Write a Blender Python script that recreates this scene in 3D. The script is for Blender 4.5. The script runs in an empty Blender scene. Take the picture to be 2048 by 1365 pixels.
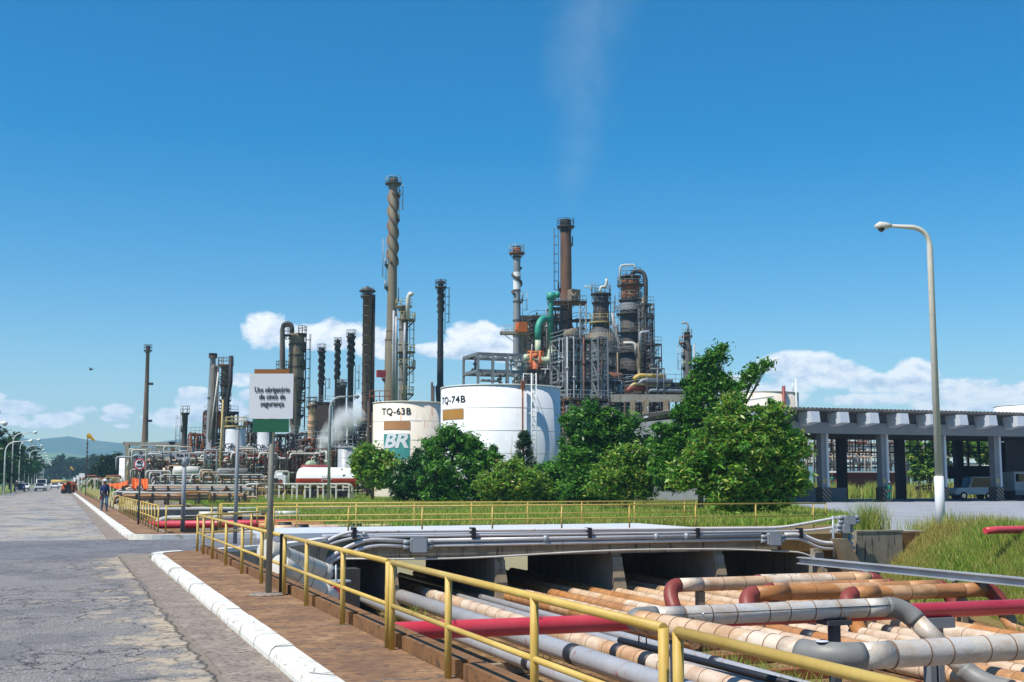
import bpy, bmesh, math, random
import numpy as np
from math import sin, cos, pi, radians, atan, atan2, sqrt, hypot, floor
from mathutils import Vector, Matrix
S = bpy.context.scene
COL = S.collection
R = random.Random(7)
# ------------------------------------------------------------------ camera model
F = 2450.0; HOR = 963.0; CH = 1.8
PIT = atan((HOR-682.5)/F); YAW = -atan((118-1024)/(F/cos(PIT)))
CY, SY = cos(YAW), sin(YAW)
def ray(px, py):
    u = (px-1024)/F; v = (682.5-py)/F
    y = cos(PIT)-v*sin(PIT)
    return (u*CY+y*SY, -u*SY+y*CY, sin(PIT)+v*cos(PIT), y)
def G(px, py, z=0.0):
    r = ray(px, py); t = (z-CH)/r[2]
    return Vector((r[0]*t, r[1]*t, z))
def D(px, py, d):
    r = ray(px, py); t = d/r[3]
    return Vector((r[0]*t, r[1]*t, CH+r[2]*t))
def XY(px, Y, py=963):
    r = ray(px, py); return r[0]/r[1]*Y
RT = Vector((CY, -SY, 0)); FW = Vector((SY, CY, 0))
# ------------------------------------------------------------------ materials
def lin(c):
    if isinstance(c, str):
        c = tuple(int(c[i:i+2], 16)/255 for i in (0, 2, 4))
        return tuple(x/12.92 if x <= .04045 else ((x+.055)/1.055)**2.4 for x in c)
    return c
MATS = {}
def nodes(name):
    m = bpy.data.materials.new(name); m.use_nodes = True
    nt = m.node_tree; b = nt.nodes['Principled BSDF']
    return m, nt, b
def N(nt, t, **k):
    n = nt.nodes.new(t)
    for a, v in k.items():
        if a.startswith('i_'):
            key = a[2:].replace('_', ' ')
            n.inputs[key if key in n.inputs else int(a[2:])].default_value = v
        else: setattr(n, a, v)
    return n
def ramp(nt, fac, stops, interp='LINEAR'):
    r = nt.nodes.new('ShaderNodeValToRGB'); r.color_ramp.interpolation = interp
    e = r.color_ramp.elements
    while len(e) > 1: e.remove(e[0])
    e[0].position = stops[0][0]; e[0].color = (*lin(stops[0][1]), 1)
    for p, c in stops[1:]:
        x = e.new(p); x.color = (*lin(c), 1)
    nt.links.new(fac, r.inputs[0]); return r.outputs[0]
def mixc(nt, fac, a, b, mode='MIX'):
    m = nt.nodes.new('ShaderNodeMix'); m.data_type = 'RGBA'; m.blend_type = mode
    for s, v in ((0, fac), (6, a), (7, b)):
        if hasattr(v, 'is_linked') or hasattr(v, 'links'): nt.links.new(v, m.inputs[s])
        elif s == 0: m.inputs[0].default_value = v
        else: m.inputs[s].default_value = (*lin(v), 1)
    return m.outputs[2]
def mth(nt, op, a, b=0.0, c=None, clamp=False):
    m = nt.nodes.new('ShaderNodeMath'); m.operation = op; m.use_clamp = clamp
    for i, v in enumerate((a, b) if c is None else (a, b, c)):
        if hasattr(v, 'links'): nt.links.new(v, m.inputs[i])
        else: m.inputs[i].default_value = v
    return m.outputs[0]
def pos(nt, scale=(1, 1, 1)):
    g = nt.nodes.new('ShaderNodeNewGeometry'); m = nt.nodes.new('ShaderNodeMapping')
    m.inputs['Scale'].default_value = scale
    nt.links.new(g.outputs['Position'], m.inputs['Vector']); return m.outputs[0]
def noise(nt, vec, scale, detail=4, rough=.6, dist=0):
    n = nt.nodes.new('ShaderNodeTexNoise'); n.inputs['Scale'].default_value = scale
    n.inputs['Detail'].default_value = detail; n.inputs['Roughness'].default_value = rough
    n.inputs['Distortion'].default_value = dist
    nt.links.new(vec, n.inputs['Vector']); return n.outputs[0]
def bump(nt, b, h, strength=.3, dist=.02):
    n = nt.nodes.new('ShaderNodeBump'); n.inputs['Strength'].default_value = strength
    n.inputs['Distance'].default_value = dist
    nt.links.new(h, n.inputs['Height']); nt.links.new(n.outputs[0], b.inputs['Normal'])
def paint(name, col, col2=None, spot=None, rough=.55, metal=0, sc=1.0, thr=.6, streak=False, bmp=.1):
    """base colour varied towards col2, with rust/dirt spots; streak stretches the spots downwards"""
    m, nt, b = nodes(name); MATS[name] = m
    b.inputs['Roughness'].default_value = rough; b.inputs['Metallic'].default_value = metal
    v = pos(nt)
    n1 = noise(nt, v, .8*sc, 6, .65)
    c = mixc(nt, ramp(nt, n1, [(.35, (0, 0, 0)), (.65, (1, 1, 1))]), col, col2 or tuple(x*.7 for x in lin(col)))
    if spot:
        v2 = pos(nt, (1, 1, .12)) if streak else v
        n2 = noise(nt, v2, 2.5*sc, 8, .7)
        c = mixc(nt, ramp(nt, n2, [(thr, (0, 0, 0)), (thr+.1, (1, 1, 1))]), c, spot)
    nt.links.new(c, b.inputs['Base Color'])
    bump(nt, b, noise(nt, v, 12*sc, 5), bmp, .02)
    return m
def clad(name, cols, seg=.9, rough=.35, metal=.25, dirt='8a6238', thr=.55):
    """sheet metal cladding: each length of sheet weathered a little differently"""
    m, nt, b = nodes(name); MATS[name] = m
    b.inputs['Roughness'].default_value = rough; b.inputs['Metallic'].default_value = metal
    v = pos(nt); s = nt.nodes.new('ShaderNodeSeparateXYZ'); nt.links.new(v, s.inputs[0])
    sm = mth(nt, 'ADD', s.outputs[0], s.outputs[1])
    fl = mth(nt, 'FLOOR', mth(nt, 'DIVIDE', sm, seg))
    w = nt.nodes.new('ShaderNodeTexWhiteNoise'); w.noise_dimensions = '1D'; nt.links.new(fl, w.inputs['W'])
    c = ramp(nt, w.outputs[0], [(i/(len(cols)-1)*.999, x) for i, x in enumerate(cols)])
    n2 = noise(nt, pos(nt, (1, 1, 2.5)), 1.6, 8, .7)
    c = mixc(nt, ramp(nt, n2, [(thr-.1, (0, 0, 0)), (thr+.2, (.85, .85, .85))]), c, dirt)
    nt.links.new(c, b.inputs['Base Color'])
    bump(nt, b, mth(nt, 'ADD', noise(nt, v, 4, 3), mth(nt, 'MULTIPLY', noise(nt, v, 18, 4), .4)), .5, .03)
    return m
P_ = paint
P_('yellow', 'b99640', 'cbae5e', '7a5226', rough=.55, sc=2.2, thr=.66)
P_('yellow_far', 'a8965a', 'b9a76a', '6a5030', rough=.6)
P_('white', 'd8d8d2', 'e6e4de', 'a58a66', rough=.6, thr=.68, streak=True)
P_('white_clean', 'dcdcd8', 'e4e4e0', rough=.6)
P_('white_pipe', 'd6d2c8', 'bfb8a8', '8f6e4c', rough=.45, thr=.62)
P_('tank_white', 'dedede', 'd0d1d2', 'a88258', rough=.5, sc=.7, thr=.62, streak=True, bmp=.03)
P_('tank_rusty', 'd9cdb8', 'd8cfc4', 'b0743a', rough=.5, sc=.5, thr=.58, streak=True, bmp=.03)
P_('grey', '8b9094', '777c80', '6a4c36', rough=.5, thr=.66)
P_('grey_light', 'a9adb0', '98989a', '7a5a42', rough=.45, thr=.68)
P_('grey_dark', '4c5154', '3a3d40', '5a3a26', rough=.6, thr=.6)
P_('clad_seam', '86664a', '6e4f36', rough=.7)
P_('conduit_grey', 'cdc6c3', 'd6d0cd', '8a6a5c', rough=.45, thr=.6, sc=2)
P_('galv', '969c9e', 'a8adb0', '7f5640', rough=.4, metal=.1, thr=.66, sc=2)
P_('galv_pink', 'a9a9ab', 'b7b5b4', 'a86a5c', rough=.42, metal=.15, thr=.58, sc=1.6)
P_('black', '17181c', '222026', rough=.55)
P_('band', '1f2228', '2c2a30', rough=.5)
P_('tanker_red', 'a8321f', 'b23a26', rough=.4)
P_('elbow_grey', '75746f', '84827c', '55524c', rough=.5, sc=2, thr=.6)
P_('sign_pole', '8a877c', '7a776c', '5e5a50', rough=.6, sc=3, thr=.6)
P_('red', 'c02f3c', 'cc4c54', '96283a', rough=.38, sc=1.2, thr=.62, bmp=.04)
P_('red_far', 'b03038', '9c3434', rough=.5)
P_('maroon', '7c3428', '8a4034', rough=.5)
P_('rust', '6d4128', '8a532f', '4a2c1e', rough=.8, sc=.8, thr=.5)
P_('rust_brown', '644836', '76543c', '46352a', rough=.8, sc=.5, thr=.54, streak=True)
P_('rust_orange', '824c2a', '985a30', '50321f', rough=.7, thr=.55)
P_('orange', 'c1581c', 'cf6f28', '7c3a18', rough=.6, thr=.66)
P_('brown', '7a6656', '6a5140', '4a352a', rough=.75, sc=.4, thr=.55, streak=True)
P_('brown_dark', '3a302b', '4a3a30', '241e1c', rough=.8, sc=.5, thr=.55, streak=True)
P_('stack_black', '1d1c1f', '2a2727', '3c2c24', rough=.7, sc=.5, thr=.6)
P_('stack_olive', '776c5a', '857862', '5e4c38', rough=.7, sc=.3, thr=.58, streak=True)
P_('stack_grey', '7c8086', '8c8f92', '5e4a3e', rough=.6, sc=.5, thr=.62)
P_('vessel_grey', '6e6c66', '7c7870', '5a3a26', rough=.55, sc=.6, thr=.56, streak=True)
P_('vessel_dark', '3c3a39', '4b4742', '59341f', rough=.65, sc=.7, thr=.56, streak=True)
P_('vessel_tan', '8a7a62', '78694f', '5a3c26', rough=.6, sc=.7, thr=.56, streak=True)
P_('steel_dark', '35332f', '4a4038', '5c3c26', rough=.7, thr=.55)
P_('steel_grey', '646a6e', '74787a', '5a4030', rough=.6, thr=.62)
P_('olive_panel', '37372a', '2f3026', rough=.7)
P_('green_pipe', '2f8f78', '3a9a84', '7a7a5a', rough=.5, thr=.66)
P_('pale_green', 'b9c2a2', 'a2b498', '8a6038', rough=.5, thr=.6)
P_('sign_green', '1f5a40', '226246', rough=.4, bmp=.02)
P_('sign_white', 'd6d6da', 'dedee0', rough=.4, bmp=.02)
P_('sign_brown', '8f5c2c', '9a6634', '6a3f20', rough=.5)
P_('letter', '16161a', '1c1c20', rough=.6)
P_('teal', '3c8a86', '458f8c', '7f9a8c', rough=.5, sc=.6, thr=.66)
P_('tank_tan', 'b07a4c', 'b98458', rough=.5)
P_('tank_gold', 'ac7830', 'b48238', rough=.5)
P_('rubber', '131314', '1b1b1b', rough=.8)
P_('glass', '14191c', '1c2226', rough=.08, bmp=0)
P_('chrome', 'b8babc', 'a8aaac', rough=.2, metal=.9)
P_('tail_red', '8c1414', '9a1a1a', rough=.3)
P_('tarp', 'c8561a', 'd46a26', rough=.55)
P_('skin', '7a4f38', '6d4632', rough=.6)
P_('denim', '5c7f9c', '486a88', rough=.8)
P_('jacket', '1f3262', '172850', rough=.8)
P_('coverall', '1c7460', '228068', rough=.8)
P_('dark_cloth', '2e3034', '26282c', rough=.85)
P_('garage_white', 'c9ccd2', 'bfc3ca', '9a9488', rough=.7, thr=.7)
P_('garage_grey', '88898b', '7e7f82', '5e5e5a', rough=.8, thr=.68)
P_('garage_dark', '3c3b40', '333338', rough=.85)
P_('roof_sheet', '55524f', '63605c', '3c3936', rough=.85, thr=.55)
P_('roof_pale', 'dad8d2', 'cfccc6', 'a59c8c', rough=.7, thr=.66)
P_('brick', '7a3f2e', '6a3628', rough=.85)
P_('bay_grey', '5c5d60', '545558', rough=.85)
P_('concrete', '9c9588', '8a8376', '57503f', rough=.9, sc=1.5, thr=.56, streak=True, bmp=.25)
P_('concrete_stained', '857b6c', 'a0957f', '3c372e', rough=.92, sc=2.6, thr=.55, streak=True, bmp=.35)
P_('concrete_warm', '9c8a70', '887760', '5a4a38', rough=.92, sc=2, thr=.6, bmp=.25)
P_('ledge', '8a6238', '74502f', '463626', rough=.9, sc=3, thr=.55, bmp=.3)
P_('windsock', 'd69a1e', 'e0aa34', rough=.7)
clad('clad_orange', ['b8753c', 'c68b54', 'd4aa80', 'b06c34', 'c9965e', 'c08048'], seg=1.3, metal=.05, rough=.5, thr=.5)
clad('clad_cream', ['dac2a6', 'd2ae88', 'ddcdb8', 'd4bea4', 'd0a478', 'd8c8b4'], seg=1.9, metal=.05, rough=.5, dirt='a87a4c', thr=.52)
clad('clad_silver', ['cdc8c0', 'cfc3b2', 'c4c2be', 'd2c6b4'], seg=.9, metal=.12, rough=.42, dirt='a88458', thr=.54)
clad('clad_grey', ['96989b', 'a2a3a4', '8c8f92'], seg=2, metal=.2, dirt='8e6a58', thr=.66)
# ---- leaf / grass
def leafmat(name, cols, transl=.32, rough=.38, patch=None):
    m, nt, b = nodes(name); MATS[name] = m
    g = nt.nodes.new('ShaderNodeNewGeometry')
    c = ramp(nt, g.outputs['Random Per Island'], [(i/(len(cols)-1)*.999, x) for i, x in enumerate(cols)])
    if patch:
        c = mixc(nt, ramp(nt, noise(nt, pos(nt), .16, 5, .65), [(.45, (0, 0, 0)), (.62, (.85, .85, .85))]), c, patch)
    nt.links.new(c, b.inputs['Base Color']); b.inputs['Roughness'].default_value = rough
    b.inputs['Specular IOR Level'].default_value = .35
    t = nt.nodes.new('ShaderNodeBsdfTranslucent'); nt.links.new(c, t.inputs['Color'])
    x = nt.nodes.new('ShaderNodeMixShader'); x.inputs[0].default_value = transl
    nt.links.new(b.outputs[0], x.inputs[1]); nt.links.new(t.outputs[0], x.inputs[2])
    nt.links.new(x.outputs[0], nt.nodes['Material Output'].inputs['Surface'])
    return m
leafmat('leaf_mid', ['3c6c20', '56902c', '68a234', '33621c', '86b848'])
leafmat('leaf_dark', ['234a1e', '2f5f24', '275624', '3f7430', '1e3e1c'])
leafmat('leaf_mango', ['42722a', '649a32', '94b844', '4c8228', 'c0c45a', '34641e', '78aa3a'])
leafmat('leaf_bright', ['689c30', '8ab840', '508628', 'acc450', '467624', '9a8c44'])
leafmat('leaf_pine', ['23421e', '2c4f24', '34582a', '1e3a1a'], rough=.6)
leafmat('leaf_far', ['24381c', '2e4622', '38522a', '1f3018'], rough=.7)
leafmat('grass_blade', ['6c9a2c', '84a838', '9caf46', '5a8a26', 'b4b25a', '74a032'], rough=.6, patch='a39a4c')
leafmat('grass_tall', ['649024', '84a838', 'a8b250', 'c2b86c', '4f8020', '76a230', 'b8a656'], rough=.6, patch='b0a258')
P_('lamp_concrete', 'c6beb0', 'd0cabc', '8f8270', rough=.8, sc=1.5, thr=.62)
P_('bark', '5c4a38', '6c5a46', '3c3026', rough=.9, sc=3)
# ------------------------------------------------------------------ mesh builder
class MB:
    def __init__(s): s.v = []; s.f = []; s.m = []; s.sm = []
    def add(s, vs, fs, m=0, smooth=False):
        o = len(s.v); s.v.extend(tuple(p) for p in vs)
        for f in fs: s.f.append(tuple(i+o for i in f)); s.m.append(m); s.sm.append(smooth)
        return s
    def box(s, c, sz, rz=0.0, m=0):
        hx, hy, hz = sz[0]/2, sz[1]/2, sz[2]/2; c_, s_ = cos(rz), sin(rz); vs = []
        for x, y, z in ((-1,-1,-1),(1,-1,-1),(1,1,-1),(-1,1,-1),(-1,-1,1),(1,-1,1),(1,1,1),(-1,1,1)):
            X, Y = x*hx, y*hy; vs.append((c[0]+X*c_-Y*s_, c[1]+X*s_+Y*c_, c[2]+z*hz))
        return s.add(vs, [(0,3,2,1),(4,5,6,7),(0,1,5,4),(1,2,6,5),(2,3,7,6),(3,0,4,7)], m)
    def bb(s, x0, x1, y0, y1, z0, z1, m=0):
        return s.box(((x0+x1)/2, (y0+y1)/2, (z0+z1)/2), (abs(x1-x0), abs(y1-y0), abs(z1-z0)), 0, m)
    def beam(s, a, b, w, h=None, m=0):
        a = Vector(a); b = Vector(b); h = h or w; d = (b-a).normalized()
        u = d.cross(Vector((0, 0, 1)));
        if u.length < 1e-3: u = Vector(RT)
        u.normalize(); n = u.cross(d); u = u*w/2; n = n*h/2
        vs = [p+q for p in (a, b) for q in (-u-n, u-n, u+n, -u+n)]
        return s.add(vs, [(0,3,2,1),(4,5,6,7),(0,1,5,4),(1,2,6,5),(2,3,7,6),(3,0,4,7)], m)
    def tube(s, pts, r, seg=10, cap=True, m=0, closed=False, ribm=None):
        pts = [Vector(p) for p in pts]; n = len(pts)
        rs = r if isinstance(r, (list, tuple)) else [r]*n
        vs = []; prev = None
        for i, p in enumerate(pts):
            a = pts[(i-1) % n] if (i > 0 or closed) else pts[0]; b = pts[(i+1) % n] if (i < n-1 or closed) else pts[-1]
            t = (b-a)
            t = t.normalized() if t.length > 1e-9 else Vector((0, 0, 1))
            if prev is None:
                u = t.cross(Vector((0, 0, 1)))
                if u.length < .05: u = t.cross(Vector((1, 0, 0)))
            else: u = prev - t*prev.dot(t)
            u.normalize(); prev = u; w = t.cross(u)
            for k in range(seg):
                an = 2*pi*k/seg; vs.append(p+(u*cos(an)+w*sin(an))*rs[i])
        fs = []; L = n if closed else n-1
        for i in range(L):
            j = (i+1) % n
            for k in range(seg):
                k2 = (k+1) % seg; fs.append((i*seg+k, i*seg+k2, j*seg+k2, j*seg+k))
        o_ = len(s.f); s.add(vs, fs, m, True)
        if ribm is not None:
            for i in range(L):
                if (pts[i+1]-pts[i]).length < .05:
                    for k in range(seg): s.sm[o_+i*seg+k] = False; s.m[o_+i*seg+k] = ribm
        if cap and not closed:
            o = len(s.v)-len(vs)
            s.f.append(tuple(o+k for k in range(seg))[::-1]); s.m.append(m); s.sm.append(False)
            s.f.append(tuple(o+(n-1)*seg+k for k in range(seg))); s.m.append(m); s.sm.append(False)
        return s
    def cyl(s, a, b, r, r2=None, seg=12, cap=True, m=0):
        return s.tube([a, b], [r, r if r2 is None else r2], seg, cap, m)
    def lathe(s, x, y, prof, seg=24, m=0, cap=True, smooth=True):
        vs = []; n = len(prof)
        for r, z in prof:
            for k in range(seg):
                an = 2*pi*k/seg; vs.append((x+r*cos(an), y+r*sin(an), z))
        fs = [(i*seg+k, i*seg+(k+1) % seg, (i+1)*seg+(k+1) % seg, (i+1)*seg+k) for i in range(n-1) for k in range(seg)]
        if prof[0][1] > prof[-1][1]: fs = [f[::-1] for f in fs]
        s.add(vs, fs, m, smooth)
        if cap:
            o = len(s.v)-len(vs)
            s.f.append(tuple(o+k for k in range(seg))[::-1]); s.m.append(m); s.sm.append(False)
            s.f.append(tuple(o+(n-1)*seg+k for k in range(seg))); s.m.append(m); s.sm.append(False)
        return s
    def sheet(s, pts, m=0): return s.add(pts, [tuple(range(len(pts)))], m)
    def prism(s, poly, a, b, m=0):
        """poly: list of 3-vectors (planar); extruded from offset a to offset b (vectors)"""
        n = len(poly); a = Vector(a); b = Vector(b)
        vs = [Vector(p)+a for p in poly]+[Vector(p)+b for p in poly]
        fs = [tuple(range(n))[::-1], tuple(range(n, 2*n))]+[(i, (i+1) % n, n+(i+1) % n, n+i) for i in range(n)]
        return s.add(vs, fs, m)
def arc(p0, p1, p2, r, n=5):
    """round the corner at p1"""
    p0, p1, p2 = Vector(p0), Vector(p1), Vector(p2)
    a = (p0-p1); b = (p2-p1); r = min(r, a.length*.49, b.length*.49)
    a = p1+a.normalized()*r; b = p1+b.normalized()*r
    return [a.lerp(p1, t).lerp(p1.lerp(b, t), t) for t in [i/n for i in range(n+1)]]
def elbow(a, b, c, n=10):
    a, b, c = Vector(a), Vector(b), Vector(c)
    return [a.lerp(b, t).lerp(b.lerp(c, t), t) for t in [i/n for i in range(n+1)]]
def bend(pts, r, n=5):
    o = [Vector(pts[0])]
    for i in range(1, len(pts)-1): o += arc(pts[i-1], pts[i], pts[i+1], r, n)
    return o+[Vector(pts[-1])]
def M_(m): return MATS[m] if isinstance(m, str) else m
def link(name, mb, mats, parent=None, base=(0, 0, 0)):
    me = bpy.data.meshes.new(name); b = Vector(base)
    vs = [(p[0]-b[0], p[1]-b[1], p[2]-b[2]) for p in mb.v]
    me.from_pydata(vs, [], mb.f)
    for m in (mats if isinstance(mats, (list, tuple)) else [mats]): me.materials.append(M_(m))
    me.polygons.foreach_set('material_index', mb.m); me.polygons.foreach_set('use_smooth', mb.sm)
    me.validate(); me.update()
    o = bpy.data.objects.new(name, me); COL.objects.link(o)
    if parent: o.parent = parent
    else: o.location = b
    return o
def tag(o, label, cat, group=None, kind=None):
    if label: o['label'] = label
    if cat: o['category'] = cat
    if group: o['group'] = group
    if kind: o['kind'] = kind
    return o
class T:
    """a thing: an Empty at its base; parts share its origin"""
    def __init__(s, name, label, cat, base, group=None):
        s.o = bpy.data.objects.new(name, None); COL.objects.link(s.o); s.b = Vector(base); s.o.location = s.b
        s.o.empty_display_size = .3; tag(s.o, label, cat, group)
    def part(s, name, mb, mat, parent=None, label=None):
        o = link(name, mb, mat, parent or s.o, s.b)
        if label: o['label'] = label
        return o
def solo(name, mb, mat, label, cat, base, group=None, kind=None):
    o = link(name, mb, mat, None, base); return tag(o, label, cat, group, kind)
def struct(name, mb, mat, base=(0, 0, 0)):
    o = link(name, mb, mat, None, base); o['kind'] = 'structure'; return o
def copy_thing(t, loc, label=None, rz=0):
    r = t.copy(); COL.objects.link(r); r.location = loc; r.rotation_euler[2] = rz
    if label: r['label'] = label
    for c in list(t.children):
        d = c.copy(); COL.objects.link(d); d.parent = r
        for g in c.children:
            e = g.copy(); COL.objects.link(e); e.parent = d
    return r
def textmesh(txt, size, font_bold=False, shear=0, align='CENTER', extrude=.004, offset=0, spacing=1):
    cu = bpy.data.curves.new('lettering', 'FONT'); cu.body = txt; cu.size = size; cu.align_x = align
    cu.extrude = extrude; cu.shear = shear; cu.offset = offset; cu.space_character = spacing; cu.resolution_u = 3
    o = bpy.data.objects.new('lettering', cu); COL.objects.link(o)
    bpy.context.view_layer.update()
    me = bpy.data.meshes.new_from_object(o.evaluated_get(bpy.context.evaluated_depsgraph_get()))
    bpy.data.objects.remove(o); bpy.data.curves.remove(cu)
    vs = [tuple(v.co) for v in me.vertices]; fs = [tuple(p.vertices) for p in me.polygons]
    bpy.data.meshes.remove(me); return vs, fs
def flat_text(mb, txt, size, origin, xdir, zdir, width=None, **k):
    vs, fs = textmesh(txt, size, **k)
    if width:
        w0 = max(v[0] for v in vs)-min(v[0] for v in vs); q = width/w0; vs = [(v[0]*q, v[1], v[2]) for v in vs]
    o = Vector(origin); x = Vector(xdir).normalized(); z = Vector(zdir).normalized(); n = x.cross(z)
    mb.add([o+x*v[0]+z*v[1]+n*v[2] for v in vs], fs)
# ================================================================== GROUND
FLZ = -2.1
def asphalt_mat():
    m, nt, b = nodes('asphalt'); MATS['asphalt'] = m
    v = pos(nt); s = nt.nodes.new('ShaderNodeSeparateXYZ'); nt.links.new(v, s.inputs[0]); X, Y = s.outputs[0], s.outputs[1]
    base = mixc(nt, noise(nt, v, .5, 6, .7), '716d69', '8b8680')
    # coarse stone speckle
    sp = noise(nt, v, 28, 3, .8)
    base = mixc(nt, ramp(nt, sp, [(.52, (0,0,0)), (.6, (1,1,1))]), base, 'b2aeaa')
    base = mixc(nt, ramp(nt, noise(nt, v, 45, 2, .8), [(.40, (1,1,1)), (.48, (0,0,0))]), base, '3a393b')
    # far stretch: old bleached paving
    farm = mth(nt, 'ADD', mth(nt, 'MULTIPLY', mth(nt, 'SUBTRACT', Y, 40.3), 1.2), mth(nt, 'MULTIPLY', mth(nt, 'SUBTRACT', noise(nt, v, .6, 3), .5), 3), clamp=True)
    old = mixc(nt, ramp(nt, noise(nt, pos(nt, (1, .25, 1)), .55, 6, .7), [(.35, (0,0,0)), (.62, (1,1,1))]), '8d8f92', 'a89c8a')
    base = mixc(nt, farm, base, old)
    # newer dark strip across the junction
    w1 = mth(nt, 'MULTIPLY', mth(nt, 'SUBTRACT', noise(nt, v, .5, 4), .5), 3.5)
    a = mth(nt, 'MULTIPLY', mth(nt, 'SUBTRACT', mth(nt, 'ADD', Y, w1), 30.0), .8, clamp=True)
    c = mth(nt, 'MULTIPLY', mth(nt, 'SUBTRACT', 40.1, Y), 6, clamp=True)
    base = mixc(nt, mth(nt, 'MULTIPLY', mth(nt, 'MULTIPLY', a, c), .85), base, '717074')
    # sand washed against the gutter
    d = mth(nt, 'MULTIPLY', mth(nt, 'SUBTRACT', X, .2), .8, clamp=True)
    n = noise(nt, pos(nt, (1, .6, 1)), 1.3, 8, .75)
    sand = ramp(nt, mth(nt, 'ADD', n, mth(nt, 'MULTIPLY', d, .2)), [(.60, (0,0,0)), (.70, (.75,.75,.75))])
    near = mth(nt, 'MULTIPLY', mth(nt, 'SUBTRACT', 33, Y), .5, clamp=True)
    base = mixc(nt, mth(nt, 'MULTIPLY', sand, near), base, mixc(nt, noise(nt, v, 30, 3, .8), '9a8264', 'd8c6a8'))
    # cracks
    def cracks(sc, w, dist):
        vv = nt.nodes.new('ShaderNodeTexVoronoi'); vv.feature = 'DISTANCE_TO_EDGE'; vv.inputs['Scale'].default_value = sc
        ds = nt.nodes.new('ShaderNodeVectorMath'); ds.operation = 'ADD'
        nn = nt.nodes.new('ShaderNodeTexNoise'); nn.inputs['Scale'].default_value = 2.2; nn.inputs['Detail'].default_value = 6
        nt.links.new(v, nn.inputs['Vector'])
        sc2 = nt.nodes.new('ShaderNodeVectorMath'); sc2.operation = 'SCALE'; sc2.inputs['Scale'].default_value = dist
        nt.links.new(nn.outputs['Color'], sc2.inputs[0]); nt.links.new(v, ds.inputs[0]); nt.links.new(sc2.outputs[0], ds.inputs[1])
        nt.links.new(ds.outputs[0], vv.inputs['Vector'])
        return ramp(nt, vv.outputs['Distance'], [(0, (1,1,1)), (w, (0,0,0))])
    k = mixc(nt, 1.0, cracks(1.7, .035, .6), cracks(.42, .014, 1.3), 'LIGHTEN')
    pm = ramp(nt, noise(nt, v, .35, 3), [(.36, (0,0,0)), (.5, (1,1,1))])
    k = mixc(nt, 1.0, k, pm, 'MULTIPLY')
    base = mixc(nt, k, base, '2b2a2c')
    # broken lip where the asphalt meets the gutter, and older darker patches
    wl = mth(nt, 'ADD', X, mth(nt, 'MULTIPLY', mth(nt, 'SUBTRACT', noise(nt, v, 1.4, 6, .7), .5), .34))
    lip = mth(nt, 'SUBTRACT', 1.0, mth(nt, 'MULTIPLY', mth(nt, 'ABSOLUTE', mth(nt, 'SUBTRACT', wl, 1.42)), 22), clamp=True)
    base = mixc(nt, mth(nt, 'MULTIPLY', lip, near), base, '3a332c')
    edge = mth(nt, 'MULTIPLY', mth(nt, 'SUBTRACT', wl, 1.42), 30, clamp=True)
    base = mixc(nt, mth(nt, 'MULTIPLY', edge, near), base, '85786a')
    pt = ramp(nt, noise(nt, pos(nt, (1, .5, 1)), .5, 4, .6), [(.52, (0, 0, 0)), (.56, (.45, .45, .45))])
    base = mixc(nt, pt, base, '5c5b5e')
    nt.links.new(base, b.inputs['Base Color']); b.inputs['Roughness'].default_value = .92
    h = mth(nt, 'SUBTRACT', noise(nt, v, 22, 6, .75), mth(nt, 'MULTIPLY', k, .8))
    bump(nt, b, h, .55, .02)
asphalt_mat()
def ground_mat(name, stops, sc=1.2, bs=.5, extra=None):
    m, nt, b = nodes(name); MATS[name] = m; v = pos(nt)
    c = ramp(nt, noise(nt, v, sc, 9, .72), stops)
    if extra: c = mixc(nt, ramp(nt, noise(nt, v, sc*6, 6, .7), [(.5, (0,0,0)), (.62, (1,1,1))]), c, extra)
    nt.links.new(c, b.inputs['Base Color']); b.inputs['Roughness'].default_value = .95
    bump(nt, b, noise(nt, v, sc*10, 6, .7), bs, .04)
ground_mat('meadow', [(.35, '5a7428'), (.5, '76883a'), (.6, '938a4a'), (.7, '9a8052')], .35)
ground_mat('trench_soil', [(.35, '5c4228'), (.5, '86643c'), (.65, 'a58458')], 1.4, .8, '4d3a22')
ground_mat('pavement_dirt', [(.3, '6a4f3a'), (.44, '7e5e42'), (.56, '94704c'), (.7, 'b09472')], 1.3, .35, '62493a')
ground_mat('gutter', [(.3, '75695e'), (.48, '8a7d70'), (.62, '9c8f80'), (.72, 'b3a690')], 2.2, .35, '5d5048')
ground_mat('apron', [(.3, '84868a'), (.5, '96989c'), (.7, 'a4a6aa')], .3, .2, '88898d')
ground_mat('soil', [(.35, '5a4228'), (.5, '7a6038'), (.62, '6a7034')], .3)
def kerb_mat():
    m, nt, b = nodes('kerb_paint'); MATS['kerb_paint'] = m; v = pos(nt)
    c = mixc(nt, noise(nt, v, 3, 5), 'e4e2da', 'd2cec2')
    d = ramp(nt, noise(nt, pos(nt, (1, 2.6, .7)), 3.2, 8, .75), [(.54, (0,0,0)), (.66, (1,1,1))])
    c = mixc(nt, d, c, '9a8c72')
    vv = nt.nodes.new('ShaderNodeTexVoronoi'); vv.feature = 'DISTANCE_TO_EDGE'; vv.inputs['Scale'].default_value = 2.4
    nt.links.new(v, vv.inputs['Vector'])
    k = ramp(nt, vv.outputs['Distance'], [(0, (1,1,1)), (.02, (0,0,0))])
    k = mixc(nt, 1.0, k, ramp(nt, noise(nt, v, 1.3, 4), [(.5, (0,0,0)), (.58, (1,1,1))]), 'MULTIPLY')
    c = mixc(nt, k, c, '4a4338')
    nt.links.new(c, b.inputs['Base Color']); b.inputs['Roughness'].default_value = .8
    bump(nt, b, noise(nt, v, 14, 6), .4, .02)
kerb_mat()
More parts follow.
